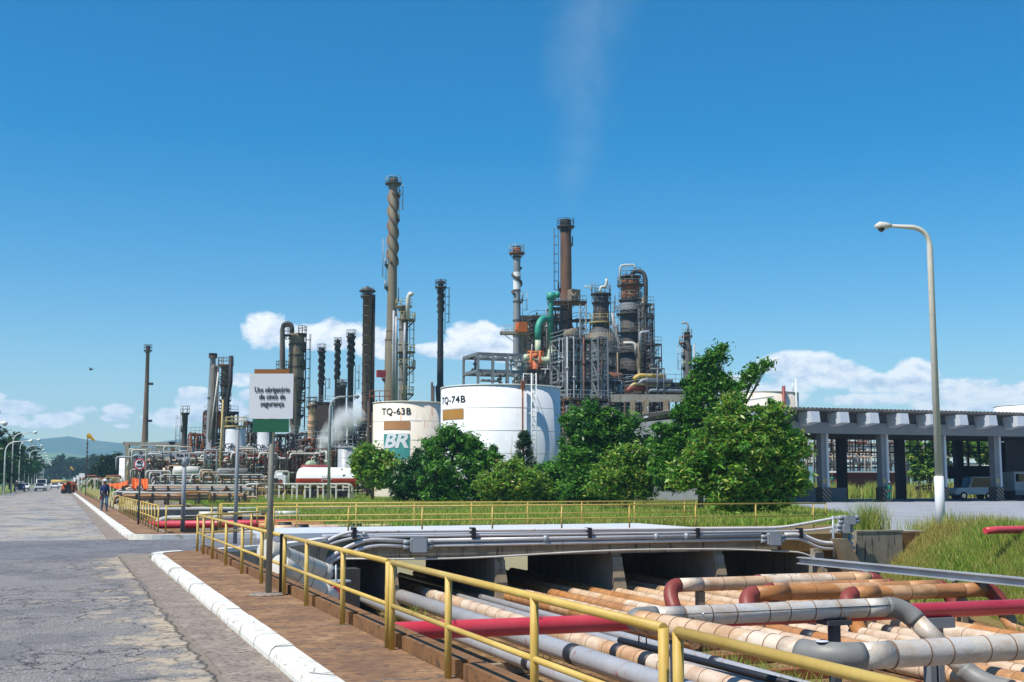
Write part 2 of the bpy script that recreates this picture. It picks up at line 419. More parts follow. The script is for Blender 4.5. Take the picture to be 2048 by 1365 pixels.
# ground as one sheet with the trenches cut in it
g = MB()
xs = [-7000, -40, 3.6, 9.5, 30, 60, 7000]; ys = [-300, -40, 31, 36.5, 44, 150, 7000]
for i in range(6):
    for j in range(6):
        x0, x1, y0, y1 = xs[i], xs[i+1], ys[j], ys[j+1]
        if i in (2, 3) and j in (1, 2, 3): continue
        if i == 2 and j == 4: continue
        if i == 1 and False: continue
        g.sheet([(x0, y0, -.02), (x1, y0, -.02), (x1, y1, -.02), (x0, y1, -.02)])
struct('ground', g, 'meadow')
def bank_at(y, t):
    toe = 23.3+max(0, y-24)*.235; f = min(t/.8, 1)
    return toe+(t*3.6 if t < .8 else 2.88+(t-.8)/.2*(30-toe-2.88))+.25*sin(y*.9)*(1-f), FLZ-.05+(.03-FLZ)*f**.85
b_ = MB()   # the grassy bank down into the trench
NX, NY = 10, 60
vs = []
for j in range(NY+1):
    y = -40+(37.0+40)*j/NY
    for i in range(NX+1):
        t = i/NX*1.02; x, z = bank_at(y, min(t, 1)) if i < NX else (30.1, -.02)
        if 0 < i < NX-1: z += .08*sin(y*1.7+i*2.1)
        vs.append((x, y, z))
b_.add(vs, [(j*(NX+1)+i, j*(NX+1)+i+1, (j+1)*(NX+1)+i+1, (j+1)*(NX+1)+i) for j in range(NY) for i in range(NX)], 0, True)
struct('bank', b_, 'soil')
f_ = MB()
f_.sheet([(3.4, -40, FLZ), (30, -40, FLZ), (30, 44, FLZ), (3.4, 44, FLZ)])
f_.sheet([(3.4, 44, FLZ+.001), (9.6, 44, FLZ+.001), (9.6, 150, FLZ+.001), (3.4, 150, FLZ+.001)])
struct('trench_floor', f_, 'trench_soil')
# street
r_ = MB(); r_.sheet([(-7.2, -60, 0), (1.5, -60, 0), (1.5, 700, 0), (-7.2, 700, 0)])
r_.sheet([(1.5, 30.9, 0), (3.3, 30.9, 0), (5.6, 33.2, 0), (7.4, 36.3, 0), (7.4, 40, 0), (1.5, 40, 0)])
struct('street', r_, 'asphalt')
r2 = MB(); r2.bb(7.4, 22.8, 36.35, 39.2, -.4, .0); struct('side_road', r2, 'asphalt')
gt = MB()
for y0, y1 in ((-60, 30.9), (40, 400)):
    gt.bb(1.505, 2.08, y0, y1, -.1, .012)
    gt.bb(1.49, 1.504, y0, y1, -.1, .004)
struct('gutter', gt, 'gutter')
ap = MB(); ap.sheet([(25.6, 37.2, .0), (34, 37.2, .0), (60, 31, .0), (200, 31, .0), (200, 150, .0), (56, 150, .0), (54, 86, .0), (42.5, 61, .0), (36, 50, .0), (30.5, 44, .0)])
struct('apron', ap, 'apron')
# pavements
pv = MB()
pv.bb(2.3, 3.27, -10, 29.8, -.1, .13)
pv.prism([(2.3, 29.8, 0), (3.27, 29.8, 0), (3.27, 30.95, 0), (3.0, 31.0, 0), (2.55, 30.75, 0)], (0, 0, -.1), (0, 0, .13))
struct('pavement', pv, 'pavement_dirt')
pv = MB(); pv.bb(2.3, 3.27, 40.6, 400, -.1, .13); pv.bb(3.27, 6, 40.3, 41.6, -.1, .131)
struct('pavement', pv, 'pavement_dirt')
# joints in the near pavement, pale mortar
jn = MB()
for y in (6.3, 8.2, 10.3, 12.4, 14.4, 16.6, 20.6, 22.9, 25.2, 27.5):
    for k in range(7):
        x = 2.36+k*.13; jn.box((x+.06, y+.05*sin(k*1.7+y), .1325), (.135, .018+.012*abs(sin(k*2.3+y)), .004), .12*sin(k*3+y))
struct('pavement_joints', jn, 'gutter')
# white painted kerbs
def kerb(y0, y1, x0=2.05, x1=2.30, L=1.0):
    k = MB(); y = y0
    while y < y1:
        l = min(L*R.uniform(.9, 1.1), y1-y); j = R.uniform(-.012, .012); h = .145+R.uniform(-.008, .008)
        a, b, c = x0+j, x1, .035
        pr = [(a, y, -.05), (b, y, -.05), (b, y, h), (a+c+.03, y, h), (a+.02, y, h-.035), (a, y, h-.09)]
        k.prism(pr, (0, .006, 0), (0, l-.008, 0)); y += l
    return k
struct('kerb', kerb(-2, 29.5), 'kerb_paint')
k = kerb(41, 230, L=1.2)
# rounded corner and run along the side road
for i in range(6):
    a0, a1 = pi+i*pi/12, pi+(i+1)*pi/12
    c = Vector((3.05, 41.0, 0))
    k.prism([c+Vector((cos(a), sin(a), 0))*rr for a, rr in ((a0, 1.0), (a1, 1.0), (a1, .75), (a0, .75))], (0, 0, -.05), (0, 0, .145))
x = 3.05
while x < 7.4:
    k.bb(x+.005, x+.995, 40.0, 40.28, -.05, .145); x += 1
struct('kerb', k, 'kerb_paint')
k = MB()
for i in range(5):
    a0, a1 = pi-i*pi/12, pi-(i+1)*pi/12; c = Vector((3.05, 29.55, 0))
    k.prism([c+Vector((cos(a), sin(a)*1.3, 0))*rr for a, rr in ((a0, 1.0), (a1, 1.0), (a1, .75), (a0, .75))], (0, 0, -.05), (0, 0, .15))
struct('kerb', k, 'kerb_paint')
# ledge blocks outside the railing
POSTS = [4.2, 6.12, 8.2, 10.24, 12.26, 14.42, 16.68, 18.55, 20.6, 22.9, 25.2, 27.5, 29.3]
lg = MB(); ys_ = [-1, 1.0]+POSTS+[31.0]
for a, b in zip(ys_[:-1], ys_[1:]):
    lg.bb(3.285, 3.40, a+.13, b-.1, .08, .255+R.uniform(-.01, .01))
lg.bb(3.28, 3.62, -3, 31, -.3, .09)
lg.bb(3.43, 3.56, -3, 31, .09, .235)
struct('ledge', lg, 'ledge')
# trench retaining wall beneath it and the flared wall of the junction
w = MB(); w.bb(3.45, 3.6, -40, 31, FLZ, -.3)
fl = [(3.5, 31.0), (5.6, 33.2), (7.4, 36.3)]
for (x0, y0), (x1, y1) in zip(fl[:-1], fl[1:]):
    w.beam((x0, y0, (FLZ+.1)/2-.03), (x1, y1, (FLZ+.1)/2-.03), .3, -FLZ+.08)
w.bb(3.25, 3.55, 41.6, 150, FLZ-.1, .06)
w.bb(9.45, 9.75, 44.1, 150, FLZ-.1, .0)
solo('retaining_wall', w, 'concrete_stained', 'stained concrete retaining wall lining the pipe trench beside the street', 'wall', (3.5, 20, FLZ))
kc = MB()
for (x0, y0), (x1, y1) in zip(fl[:-1], fl[1:]): kc.beam((x0, y0, .1), (x1, y1, .1), .34, .1)
struct('kerb_cap', kc, 'kerb_paint')
# ------------------------------------------------------------------ culvert bridge
br = T('culvert_bridge', 'stained concrete culvert bridge carrying the side road over the pipe trench', 'bridge', (15, 36.3, FLZ))
m = MB(); m.bb(7.42, 22.9, 36.3, 36.6, -.5, .17); br.part('girder', m, 'concrete_stained')
m = MB(); m.bb(7.42, 22.9, 36.6, 44.2, -.5, -.41); m.bb(6.0, 21.45, 39.2, 44.2, -.05, .16); m.bb(7.42, 22.8, 36.2, 36.62, .172, .22); br.part('deck', m, 'garage_white')
for px in (570, 787, 1003, 1020+217, 1440, 1640):
    x = XY(px, 36.2); m = MB()
    m.prism([(0, 36.7, -.5), (0, 44, -.5), (0, 44, FLZ), (0, 36.1, FLZ), (0, 36.35, -.62), (0, 36.45, -.62), (0, 36.45, -.5)], (x-.17, 0, 0), (x+.17, 0, 0))
    br.part('pier', m, 'concrete')
    m = MB(); m.prism([(x-.19, 36.34, -.9), (x+.17, 36.34, -.9), (x+.24, 36.02, FLZ), (x-.26, 36.02, FLZ)], (0, -.06, 0), (0, .06, 0))
    br.part('pier_face', m, 'concrete_warm')
m = MB(); x0, x1 = XY(1706, 36.4), XY(1797, 36.4)
m.bb(x0, x1, 36.3, 36.62, FLZ-.2, .03)
m.prism([(x0, 36.28, .03), (x1+.04, 36.28, .03), (x1+.04, 36.28, .09), (x0, 36.28, .09)], (0, 0, 0), (0, .38, 0))
solo('wing_wall', m, 'concrete_stained', 'black-streaked concrete wing wall at the right end of the bridge', 'wall', (x0, 36.3, FLZ))
m = MB(); xa = XY(1640, 36.2); m.bb(xa+.3, x0, 36.9, 37.2, FLZ-.1, -.05); m.prism([(xa+.3, 36.0, -.15), (xa+.7, 36.0, -.15), (xa+1.75, 36.0, FLZ+.2), (xa+1.0, 36.0, FLZ+.2)], (0, -.3, 0), (0, .3, 0))
solo('abutment', m, 'concrete_warm', 'pale concrete abutment with a slanting buttress under the bridge end', 'abutment', (xa+1, 36.3, FLZ))
m = MB(); m.bb(x1+.05, x1+6, 37.0, 37.2, -.6, .02)
solo('retaining_wall', m, 'concrete_warm', 'low brown retaining wall between the apron and the grassy bank', 'wall', (x1+3, 37.1, -.6))
# ------------------------------------------------------------------ railings
def railing(name, pts, posts, label, mat='yellow', h=.86, r=.027, mid=.43, group=None, double_end=False, pr=None):
    """pts: polyline of base points for the rails; posts: base points"""
    t = T(name, label, 'railing', posts[0], group); up = Vector((0, 0, h)); up2 = Vector((0, 0, mid))
    m = MB(); m.tube([Vector(p)+up for p in pts], r, 10); t.part('top_rail', m, mat)
    m = MB(); m.tube([Vector(p)+up2 for p in pts], r*.8, 10); t.part('middle_rail', m, mat)
    for p in posts:
        m = MB(); m.cyl(Vector(p)-Vector((0, 0, .02)), Vector(p)+up, pr or r*1.05, None, 10); t.part('post', m, mat)
    return t
X0 = 3.18; pz = .13
secs = [(-.5, 6.05, [1.9, 4.2, 6.05], 'nearest yellow railing panel, cut off by the bottom of the photo'),
        (6.22, 12.14, [6.22, 8.2, 10.24, 12.14], 'yellow railing panel directly in front of the loop of fat pipes'),
        (12.3, 18.42, [12.3, 14.42, 16.68, 18.42], 'rust-chipped yellow railing panel between the sign post and the red pipe'),
        (18.72, 30.6, [20.6, 22.9, 25.2, 27.5, 29.3, 30.6], 'yellow railing panel beyond the sign post, running to the pavement corner')]
for y0, y1, ps, lb in secs:
    railing('railing', [(X0, y0, pz), (X0, y1, pz)], [(X0, y, pz) for y in ps], lb, r=.0295, group='yellow railings along the pavement')
m = MB(); m.cyl((X0, 18.66, pz), (X0, 18.66, pz+.88), .035); solo('railing_post', m, 'brown_dark', 'lone dark brown post standing between two yellow railing panels', 'post', (X0, 18.66, pz))
m = MB(); e = (5.2, 33.1, pz)
railing('railing', [(3.2, 30.7, pz), e], [(4.75, 32.6, pz), e], 'short yellow railing slanting from the pavement corner to the bridge', r=.027, group='yellow railings along the pavement')
ay = 37.2
A = [XY(p, ay) for p in (549, 698, 845, 985, 1123, 1258, 1390, 1510, 1625)]
rt = railing('railing', [(XY(516, ay), ay, .17), (XY(1650, ay), ay, .17)], [(x, ay, .17) for x in A], 'long yellow railing on the near edge of the bridge, above the conduits', r=.026, group='yellow railings of the bridge')
m = MB(); xr, xl = XY(1650, ay), XY(516, ay); m.cyl((xr, ay, .58), (xr, ay, 1.03), .026); m.cyl((xl, ay, .58), (xl, ay, 1.03), .026); rt.part('end_rail', m, 'yellow')
by = 44.0
B = [XY(p, by) for p in (445, 595, 713, 829, 943, 1055, 1163, 1268, 1368)]
rt = railing('railing', [(XY(442, by), by, .16), (XY(1391, by), by, .16)], [(x, by, .16) for x in B], 'long yellow railing on the far edge of the bridge, in front of the lawn', r=.025, group='yellow railings of the bridge')
m = MB(); xr, xl = XY(1391, by), XY(442, by); m.cyl((xr, by, .58), (xr, by, 1.02), .025); m.cyl((xl, by, .2), (xl, by, 1.02), .025); rt.part('end_rail', m, 'yellow')
# far pavement railing along the street and its side arm
ps = [42.3+i*1.55 for i in range(19)]
railing('railing', [(3.12, 42.3, pz), (3.12, 72, pz)], [(3.12, y, pz) for y in ps], 'close-posted yellow railing of the far pavement, passing the walking man', 'yellow', r=.027)
railing('railing', [(3.12, 78, pz), (3.12, 160, pz)], [(3.12, 78+i*4.5, pz) for i in range(19)], 'most distant yellow railing beyond the walking man towards the orange tarpaulin', 'yellow_far', r=.035)
railing('railing', [(3.35, 42.1, pz), (XY(438, 43.2), 43.2, pz)], [(3.35, 42.1, pz), (XY(425, 43.1), 43.1, pz), (XY(438, 43.2), 43.2, pz)], 'short yellow railing closing the trench behind the white kerb', 'yellow', r=.027)
# two further short ones by the lawn
p0, p1 = G(455, 1001, 0), G(618, 1001, 0); p1 = Vector((p1.x, p0.y, 0))
railing('railing', [p0, p1], [p0.lerp(p1, i/4) for i in range(5)], 'pale yellow railing with open end at the left edge of the lawn', 'yellow', h=.95, r=.04, group=None)
# ------------------------------------------------------------------ mandatory belt sign
sp = Vector((2.98, 18.58, pz)); t = T('safety_sign', 'white square sign with green lower board on a grey pole by the pavement', 'sign', sp)
m = MB(); m.cyl(sp, sp+Vector((0, 0, 3.2)), .047, .043, 16); t.part('pole', m, 'sign_pole')
m = MB(); m.lathe(sp.x, sp.y, [(.3, pz+.002), (.27, pz+.02), (.07, pz+.03)], 14); t.part('footing', m, 'gutter')
ds = sp.dot(FW)-.09; s_ = ds/F
def panel(px0, px1, y0, y1, th, off=0):
    a, b = D(px0, y0, ds), D(px1, y1, ds); cc = (a+b)/2-FW*(off-.06)
    mm = MB(); mm.box((cc.x, cc.y, cc.z), ((px1-px0)*s_, th, abs(a.z-b.z)), -YAW); return mm
t.part('board', panel(499, 587, 748, 838, .012, .075), 'sign_white')
t.part('lower_board', panel(506, 578, 838.5, 865, .012, .07), 'sign_green')
t.part('upper_batten', panel(509, 579, 739, 749, .03, .06), 'sign_brown')
m = MB()
for i, (tx, pxc, py) in enumerate((('Uso obrigatório', 545, 785), ('de cinto de', 545, 799), ('segurança', 545, 813))):
    o = D(pxc, py, ds)-FW*.028
    flat_text(m, tx, .12, o, RT, (0, 0, 1), width=(70, 52, 47)[i]*s_, offset=.0010, extrude=.002)
t.part('lettering', m, 'letter')
# plain grey poles and the small plate sign
def gpole(px, ybase, ytop, z0, r, label, cat='pole', mat='galv', name='pole'):
    b = G(px, ybase, z0); d = b.dot(FW); tp = D(px+1, ytop, d); m = MB(); m.cyl(b, (b.x, b.y, tp.z), r, r*.9, 12)
    return b, d, m
b, d, m = gpole(470, 1088, 860, .13, .055, ''); m.cyl((b.x, b.y, D(470, 860, d).z), (b.x, b.y, D(470, 856, d).z), .05, .05); solo('steel_pole', m, 'grey', 'bare grey steel pole rising from the road edge left of the belt sign', 'pole', b)
b, d, m = gpole(365, 1064, 918, .13, .075, '')
t = T('plate_sign', 'small grey plate with black marks on a flared grey pole', 'sign', b); m.cyl((b.x, b.y, D(365, 935, d).z), (b.x, b.y, D(365, 917, d).z), .07, .14); t.part('pole', m, 'grey')
m = MB(); a = D(365, 911, d); m.box((a.x, a.y, a.z), (30*d/F, .03, 10*d/F), -YAW); m.box((a.x, a.y, a.z-.11), (24*d/F, .25, .05), -YAW); t.part('plate', m, 'grey_light')
m = MB(); flat_text(m, 'Rua N', .15, a-FW*.02-Vector((0, 0, .05)), RT, (0, 0, 1), offset=.006); t.part('marks', m, 'letter')
# speed sign 40
b = G(250, 1050, .13); b.x = 2.95; d = Vector(b).dot(FW)
t = T('speed_sign', 'round red-rimmed 40 km/h speed limit sign on a thin pole', 'sign', b)
m = MB(); a = D(255, 929, d); m.cyl(b, (b.x, b.y, a.z), .04); t.part('pole', m, 'grey_dark')
b2 = Vector((b.x, b.y, a.z)); r = 11.5*d/F
m = MB(); m.cyl(b2-FW*.05, b2-FW*.075, r, seg=28); t.part('rim', m, 'red')
m = MB(); m.cyl(b2-FW*.07, b2-FW*.083, r*.8, seg=28); t.part('disc', m, 'sign_white')
m = MB(); flat_text(m, '40', r*1.0, b2-FW*.09-Vector((0, 0, -.0)), RT, (0, 0, 1), offset=.008); flat_text(m, 'km/h', r*.55, b2-FW*.09-Vector((0, 0, r*.52)), RT, (0, 0, 1), offset=.004); t.part('lettering', m, 'letter')
# ================================================================== TRENCH PIPES
def ribbed(m, a, b, r, step, seg=20, w=.007, h=.006):
    a, b = Vector(a), Vector(b); L = (b-a).length; d = (b-a).normalized(); P = [a]; Q = [r]; n = max(1, int(L/step))
    for i in range(1, n):
        c = a+d*(L*i/n+R.uniform(-.16, .16)*step)
        for o_, q in ((-w*1.2, r), (-w, r+h), (w, r+h), (w*1.2, r)): P.append(c+d*o_); Q.append(q)
    P.append(b); Q.append(r); i = 0
    while i < len(P)-1:
        if (P[i+1]-P[i]).length < .05:
            m.tube(P[i:i+4], Q[i:i+4], seg, cap=False, m=1); i += 3
        else: m.tube(P[i:i+2], Q[i:i+2], seg, cap=(i == 0 or i == len(P)-2)); i += 1
def rings(m, a, b, r, step, w=.012, mi=0, jit=0):
    a, b = Vector(a), Vector(b); L = (b-a).length; d = (b-a).normalized(); n = int(L/step)
    for i in range(1, n):
        c = a+d*(i*step+R.uniform(-jit, jit)); m.cyl(c-d*w, c+d*w, r+.006, seg=20, m=mi)
PG = 'pipes running along the trench floor'
def floorpipe(x, r, z, y0, y1, mat, label, bands=(), ring=None, cols='band', flare=False, elevs=None):
    t = T('pipeline', label, 'pipe', (x, (y0+y1)/2, z), PG)
    m = MB(); ribbed(m, (x, y0, z), (x, y1, z), r, (ring or 100)*1.9, 20); t.part('pipe', m, [mat, 'clad_seam'])
    for y, w in bands:
        m = MB(); m.cyl((x, y-w/2, z), (x, y+w/2, z), r+.008, seg=20); t.part('painted_band', m, cols)
    return t
fp = [
 (5.0, .17, -1.72, 'clad_grey', [], None, 'grey pipe hugging the street side wall of the trench'),
 (6.3, .14, -1.75, 'clad_grey', [], None, 'grey pipe, second out from the street side wall'),
 (7.7, .125, -1.72, 'galv_pink', [(23.2, .28), (13, .3)], None, 'thin grey pink-flaked pipe with a dark band, third from the wall'),
 (8.65, .145, -1.68, 'galv_pink', [(22.5, .3)], None, 'grey pipe with reddish flakes and one dark band, fourth from the wall'),
 (9.75, .2, -1.62, 'galv_pink', [(22.9, .36)], None, 'thick grey pipe with pink flaking and one dark band under the red pipe'),
 (10.75, .185, -1.64, 'clad_cream', [(22.9, .3), (21.6, .32)], .42, 'cream and orange clad pipe with two black bands beside the thick grey pipe'),
 (11.6, .12, -1.72, 'galv_pink', [(23.6, .3)], None, 'slim grey banded pipe right of the cream clad pipe'),
 (12.35, .1, -1.75, 'galv_pink', [(23.4, .25), (21.9, .25)], None, 'slim grey pipe with two dark bands on sleepers'),
 (15.4, .17, -1.72, 'clad_cream', [(22.6, .32), (20.6, .3)], .42, 'cream clad pipe with black bands below the white loop'),
 (16.1, .17, -1.72, 'clad_orange', [(24.2, .45), (21.9, .4)], .9, 'orange clad pipe with black band below the white loop'),
 (16.9, .16, -1.74, 'clad_cream', [(21.7, .4)], .42, 'cream clad pipe right of the orange one below the loop'),
 (17.7, .16, -1.74, 'clad_cream', [(24.7, .3)], .5, 'cream clad pipe fourth right under the white loop'),
 (18.5, .17, -1.74, 'clad_cream', [(24.5, .35)], .5, 'pale clad pipe beside the grey support stand'),
 (19.5, .19, -1.7, 'clad_cream', [(24.0, .4)], .5, 'thick cream pipe with a brown band nearest the bank'),
 (20.4, .17, -1.72, 'clad_orange', [], .9, 'orange clad pipe at the foot of the grassy bank'),
]
for x, r, z, mat, bands, ring, lb in fp: floorpipe(x, r, z, -12, 52 if x < 9.4 else 46, mat, lb, bands, ring)
# small bits lying between pipes: black tube with handle
t = T('valve_lance', 'long black tube with a small handle lying on the grey pipes', 'tube', (11.6, 21, -1.55))
m = MB(); m.cyl((11.2, 23.9, -1.52), (11.55, 15.5, -1.52), .07); t.part('tube', m, 'black')
m = MB(); m.tube(bend([(11.2, 23.0, -1.46), (11.2, 23.0, -1.3), (11.22, 22.7, -1.3), (11.22, 22.7, -1.46)], .06), .015, 6); t.part('handle', m, 'black')
for i, (x, y) in enumerate(((14.2, 23.6), (14.0, 21.4), (13.6, 19.4), (13.8, 25.8), (6.5, 18), (6.5, 24))):
    m = MB(); m.box((x, y, FLZ+.12), (3.2 if i < 4 else 5.8, .22, .2), .0)
    solo('sleeper', m, 'rust_orange' if i < 4 else 'concrete_warm', 'rusty sleeper beam lying across the trench floor under the pipes', 'beam', (x, y, FLZ), 'sleeper beams on the trench floor')
# pipe supports in the trench
# red pipe across
ry = 18.15; rz = -.43
t = T('red_pipe', 'glossy red fire main crossing the trench behind the silver loop', 'pipe', (8, ry, rz))
xe = XY(776, ry); m = MB(); m.tube([(xe-.05, ry, rz-1.2), (xe-.03, ry, rz-.35)]+arc((xe-.03, ry, rz-.35), (xe, ry, rz), (xe+.4, ry, rz), 9, 6)+[(30, ry-.1, rz-.08)], .137, 28); t.part('pipe', m, 'red')
for x in (5.6, 7.0): m = MB(); m.cyl((x, ry, rz-.002), (x+.14, ry, rz-.002), .1395, seg=24); t.part('wrap_seam', m, 'red')
for x in (21.3,):
    m = MB(); m.bb(x-.06, x+.06, ry-.2, ry-.08, FLZ, rz-.12); m.bb(x-.1, x+.1, ry-.3, ry+.25, rz-.2, rz-.12); solo('pipe_stand', m, 'grey_dark', 'dark steel stand holding up the red pipe next to the bank', 'support', (x, ry, FLZ))
gp = Vector((XY(1853, 18.15), 18.15, 0))
m = MB(); m.bb(gp.x-.34, gp.x+.34, 17.95, 18.35, -.76, -.58); m.bb(gp.x-.14, gp.x-.02, 18.05, 18.25, FLZ, -.76); m.bb(gp.x+.04, gp.x+.16, 18.05, 18.25, FLZ, -.76)
solo('pipe_stand', m, 'grey', 'grey T-shaped concrete stand under the red pipe right of the sloping elbow', 'support', (gp.x, 18.1, FLZ))
# the big silver expansion loop
lr = .165; lz = -.3
t = T('expansion_loop', 'fat silver clad pipe loop with dark grey elbows in the foreground', 'pipe', (10, 15, lz))
cA, cB, cC = Vector((8.72, 12.75, lz)), Vector((8.3, 17.45, lz)), Vector((13.45, 17.5, lz))
def seg(t, a, b, r, mat, step=.45, smat=None):
    m = MB(); ribbed(m, a, b, r, step, 28); t.part('pipe', m, [mat, 'clad_seam'])
seg(t, cA+Vector((.42, 0, 0)), Vector((24, 12.9, lz)), lr, 'clad_silver')
seg(t, cA+Vector((-.02, .45, 0)), cB-Vector((-.02, .4, 0)), lr, 'clad_cream', .35)
seg(t, cB+Vector((.45, 0, 0)), cC-Vector((.3, 0, 0)), lr*.95, 'clad_silver')
dn = Vector((.42, -.62, -.72)).normalized()
cD = cC+dn*1.45
seg(t, cC+dn*.28, cD, lr*.95, 'clad_silver', .5)
for a, b, c in ((cA+Vector((.46, 0, 0)), cA, cA+Vector((-.03, .5, 0))), (cB-Vector((-.03, .45, 0)), cB, cB+Vector((.48, 0, 0))), (cC-Vector((.34, 0, 0)), cC, cC+dn*.34)):
    m = MB(); m.tube(elbow(a, b, c), lr*1.04, 24); t.part('elbow', m, 'elbow_grey')
m = MB(); m.tube(elbow(cD-dn*.1, cD+dn*.25, cD+dn*.25+Vector((.1, -.6, 0))), lr*1.02, 20); t.part('elbow', m, 'elbow_grey')
m = MB(); o = cA+Vector((.02, .16, lr*1.03)); m.cyl(o, o+Vector((-.0, 0, .012)), .075, seg=20); t.part('inspection_cap', m, 'sign_white')
m = MB(); a0 = cB+Vector((.5, -.03, lr*.28)); m.cyl(a0+Vector((0, -lr*.93, 0)), cC+Vector((-.35, -lr*.92, lr*.28)), .007, seg=6); t.part('drain_line', m, 'black')
m = MB(); a0 = cB+Vector((1.15, -lr, -.02)); m.cyl(a0, a0+Vector((0, -.1, 0)), .03); m.box(a0+Vector((-.05, -.12, 0)), (.16, .05, .05)); m.box(a0+Vector((-.13, -.12, -.03)), (.05, .06, .1)); m.cyl(a0+Vector((.02, -.12, 0)), a0+Vector((.02, -.12, .1)), .01); t.part('drain_valve', m, 'chrome')
m = MB(); m.bb(8.36, 8.5, 16.0, 16.16, FLZ, lz-.17); solo('pipe_stand', m, 'grey_dark', 'square dark post under the back corner of the silver loop', 'support', (8.4, 16, FLZ))
m = MB(); m.bb(12.0, 12.14, 17.4, 17.56, FLZ, lz-.17); m.bb(11.85, 12.3, 17.3, 17.66, lz-.24, lz-.16); solo('pipe_stand', m, 'grey_dark', 'dark post under the white back run of the silver loop', 'support', (12, 17.5, FLZ))
# cross loops in front of the bridge: rise out of the floor runs, cross, drop again
def crossloop(x0, x1, y, z, r, mat, label, ring=.55, down0=True, down1=True, dropy=-2.2):
    t = T('expansion_loop', label, 'pipe', ((x0+x1)/2, y, z))
    seg(t, (x0+.3, y, z), (x1-.3, y, z), r, mat, ring)
    for x, s, dn_ in ((x0, 1, down0), (x1, -1, down1)):
        if not dn_: continue
        m = MB(); q = Vector((x, y-.55*(1 if s > 0 else .6), z-.62))
        m.tube(elbow((x+s*.38, y, z), (x-s*.05, y, z), q), r*1.05, 20); t.part('elbow', m, 'maroon')
        q2 = q+Vector((0, -.9, -.42)); m = MB(); m.tube([q, (q.x, q.y-.25, q.z-.28), q2], [r, r, r], 16); t.part('pipe', m, mat)
    for i in range(2):
        x = x0+(x1-x0)*(.15+.62*i); m = MB(); m.bb(x-.09, x+.09, y-.1, y+.1, FLZ, z-r); t.part('support', m, 'concrete_warm')
    return t
crossloop(14.5, 21.0, 28.2, -.82, .175, 'clad_cream', 'cream pipe loop crossing right in front of the bridge piers', ring=.6)
crossloop(17.2, 21.1, 28.75, -.78, .12, 'clad_cream', 'thinner cream loop behind, nearest the bridge', ring=.5)
crossloop(16.6, 20.8, 27.2, -.86, .12, 'clad_orange', 'slim orange loop with a maroon left elbow', ring=.6)
crossloop(15.5, 21.6, 26.2, -.9, .19, 'clad_orange', 'fat orange pipe loop with maroon elbow, middle of the group', ring=.8)
crossloop(17.7, 22.3, 25.3, -.9, .18, 'clad_orange', 'fat orange pipe loop with maroon elbows ending by the bank', ring=.8)
m = MB()
for i in range(3): m.tube([(13.2+i*.9, 30.5, -1.75), (13.5+i*.9, 25.2, -1.7)], .16, 16)
for i, (x0, y0, x1, y1, lb) in enumerate(((13.0, 46, 13.3, 24.5, 'orange clad pipe coming out of the dark bridge opening'), (13.8, 46, 13.9, 25.5, 'cream clad pipe second out of the bridge opening'), (14.7, 46, 14.7, 25, 'pale orange clad pipe third out of the opening'))):
    t = T('pipeline', lb, 'pipe', (x1, 30, -1.7), PG); seg(t, (x0, y0, -1.72), (x1, y1, -1.72), .16, ('clad_orange', 'clad_cream', 'clad_orange')[i], .5)
# steel channel tray on posts
t = T('cable_tray', 'grey steel channel on thin posts slanting past the grassy bank', 'cable tray', (21.6, 28, -.6))
a, b = Vector((21.35, 32.6, -.6)), Vector((22.05, 18, -.6))
m = MB()
for dz, w_, h_ in ((.09, .24, .03), (-.09, .24, .03), (0, .04, .17)): m.beam(a+Vector((0, 0, dz)), b+Vector((0, 0, dz)), w_, h_)
t.part('channel', m, 'grey_light')
for f in (.22, .45, .7):
    p = a.lerp(b, f); m = MB(); m.bb(p.x-.05, p.x+.05, p.y-.05, p.y+.05, FLZ, -.72); m.bb(p.x-.13, p.x+.13, p.y-.13, p.y+.13, -.74, -.71); t.part('post', m, 'galv')
# ------------------------------------------------------------------ conduits on the bridge face
def conduit(pts, r, label, mat='conduit_grey', rad=.5, couplings=()):
    t = T('conduit', label, 'conduit', pts[0], 'steel conduits strapped along the bridge edge')
    pp = bend(pts, rad, 6); m = MB(); m.tube(pp, r, 12); t.part('tube', m, mat)
    for c in couplings: m = MB(); m.cyl(Vector(c)-Vector((.07, 0, 0)), Vector(c)+Vector((.07, 0, 0)), r*1.5); t.part('coupling', m, 'galv')
    return t
cy = 36.12
def CP(px, py, yy=cy):
    r_ = ray(px, py); q = yy/r_[1]; return Vector((r_[0]*q, yy, CH+r_[2]*q))
rc = .06
def xs_at(z, y, pxs): return [(XY(p, y), y, z) for p in pxs]
conduit([CP(585, 1140), CP(640, 1090), CP(690, 1064, cy), (XY(1560, cy), cy, CP(1120, 1063).z+.0), CP(1625, 1045), CP(1690, 1033)], .05, 'topmost conduit on the bridge edge, ending at the upper grey box', rad=1.2, couplings=[(XY(730, cy), cy, CP(1120, 1063).z)])
conduit([CP(580, 1136), CP(655, 1088), CP(715, 1074), (XY(1620, cy), cy, CP(1120, 1070).z), CP(1690, 1052)], .045, 'second conduit on the bridge edge, ending at the lower grey box', rad=1.2)
conduit([CP(620, 1142), CP(690, 1096), CP(735, 1078), (XY(815, cy), cy, CP(815, 1083).z)], .065, 'upper arched conduit dropping left of the square junction box', rad=1.0)
conduit([CP(610, 1150), CP(700, 1104), CP(750, 1090), (XY(815, cy), cy, CP(815, 1093).z)], .055, 'lower arched conduit dropping left of the square junction box', rad=1.0)
z1, z2 = CP(1200, 1076).z, CP(1200, 1085).z
conduit([(XY(855, cy), cy, z1), (XY(1520, cy), cy, z1)], .075, 'thick brownish conduit between the two square boxes', mat='galv_pink', couplings=[(XY(1090, cy), cy, z1), (XY(1310, cy), cy, z1), (XY(1370, cy), cy, z1)])
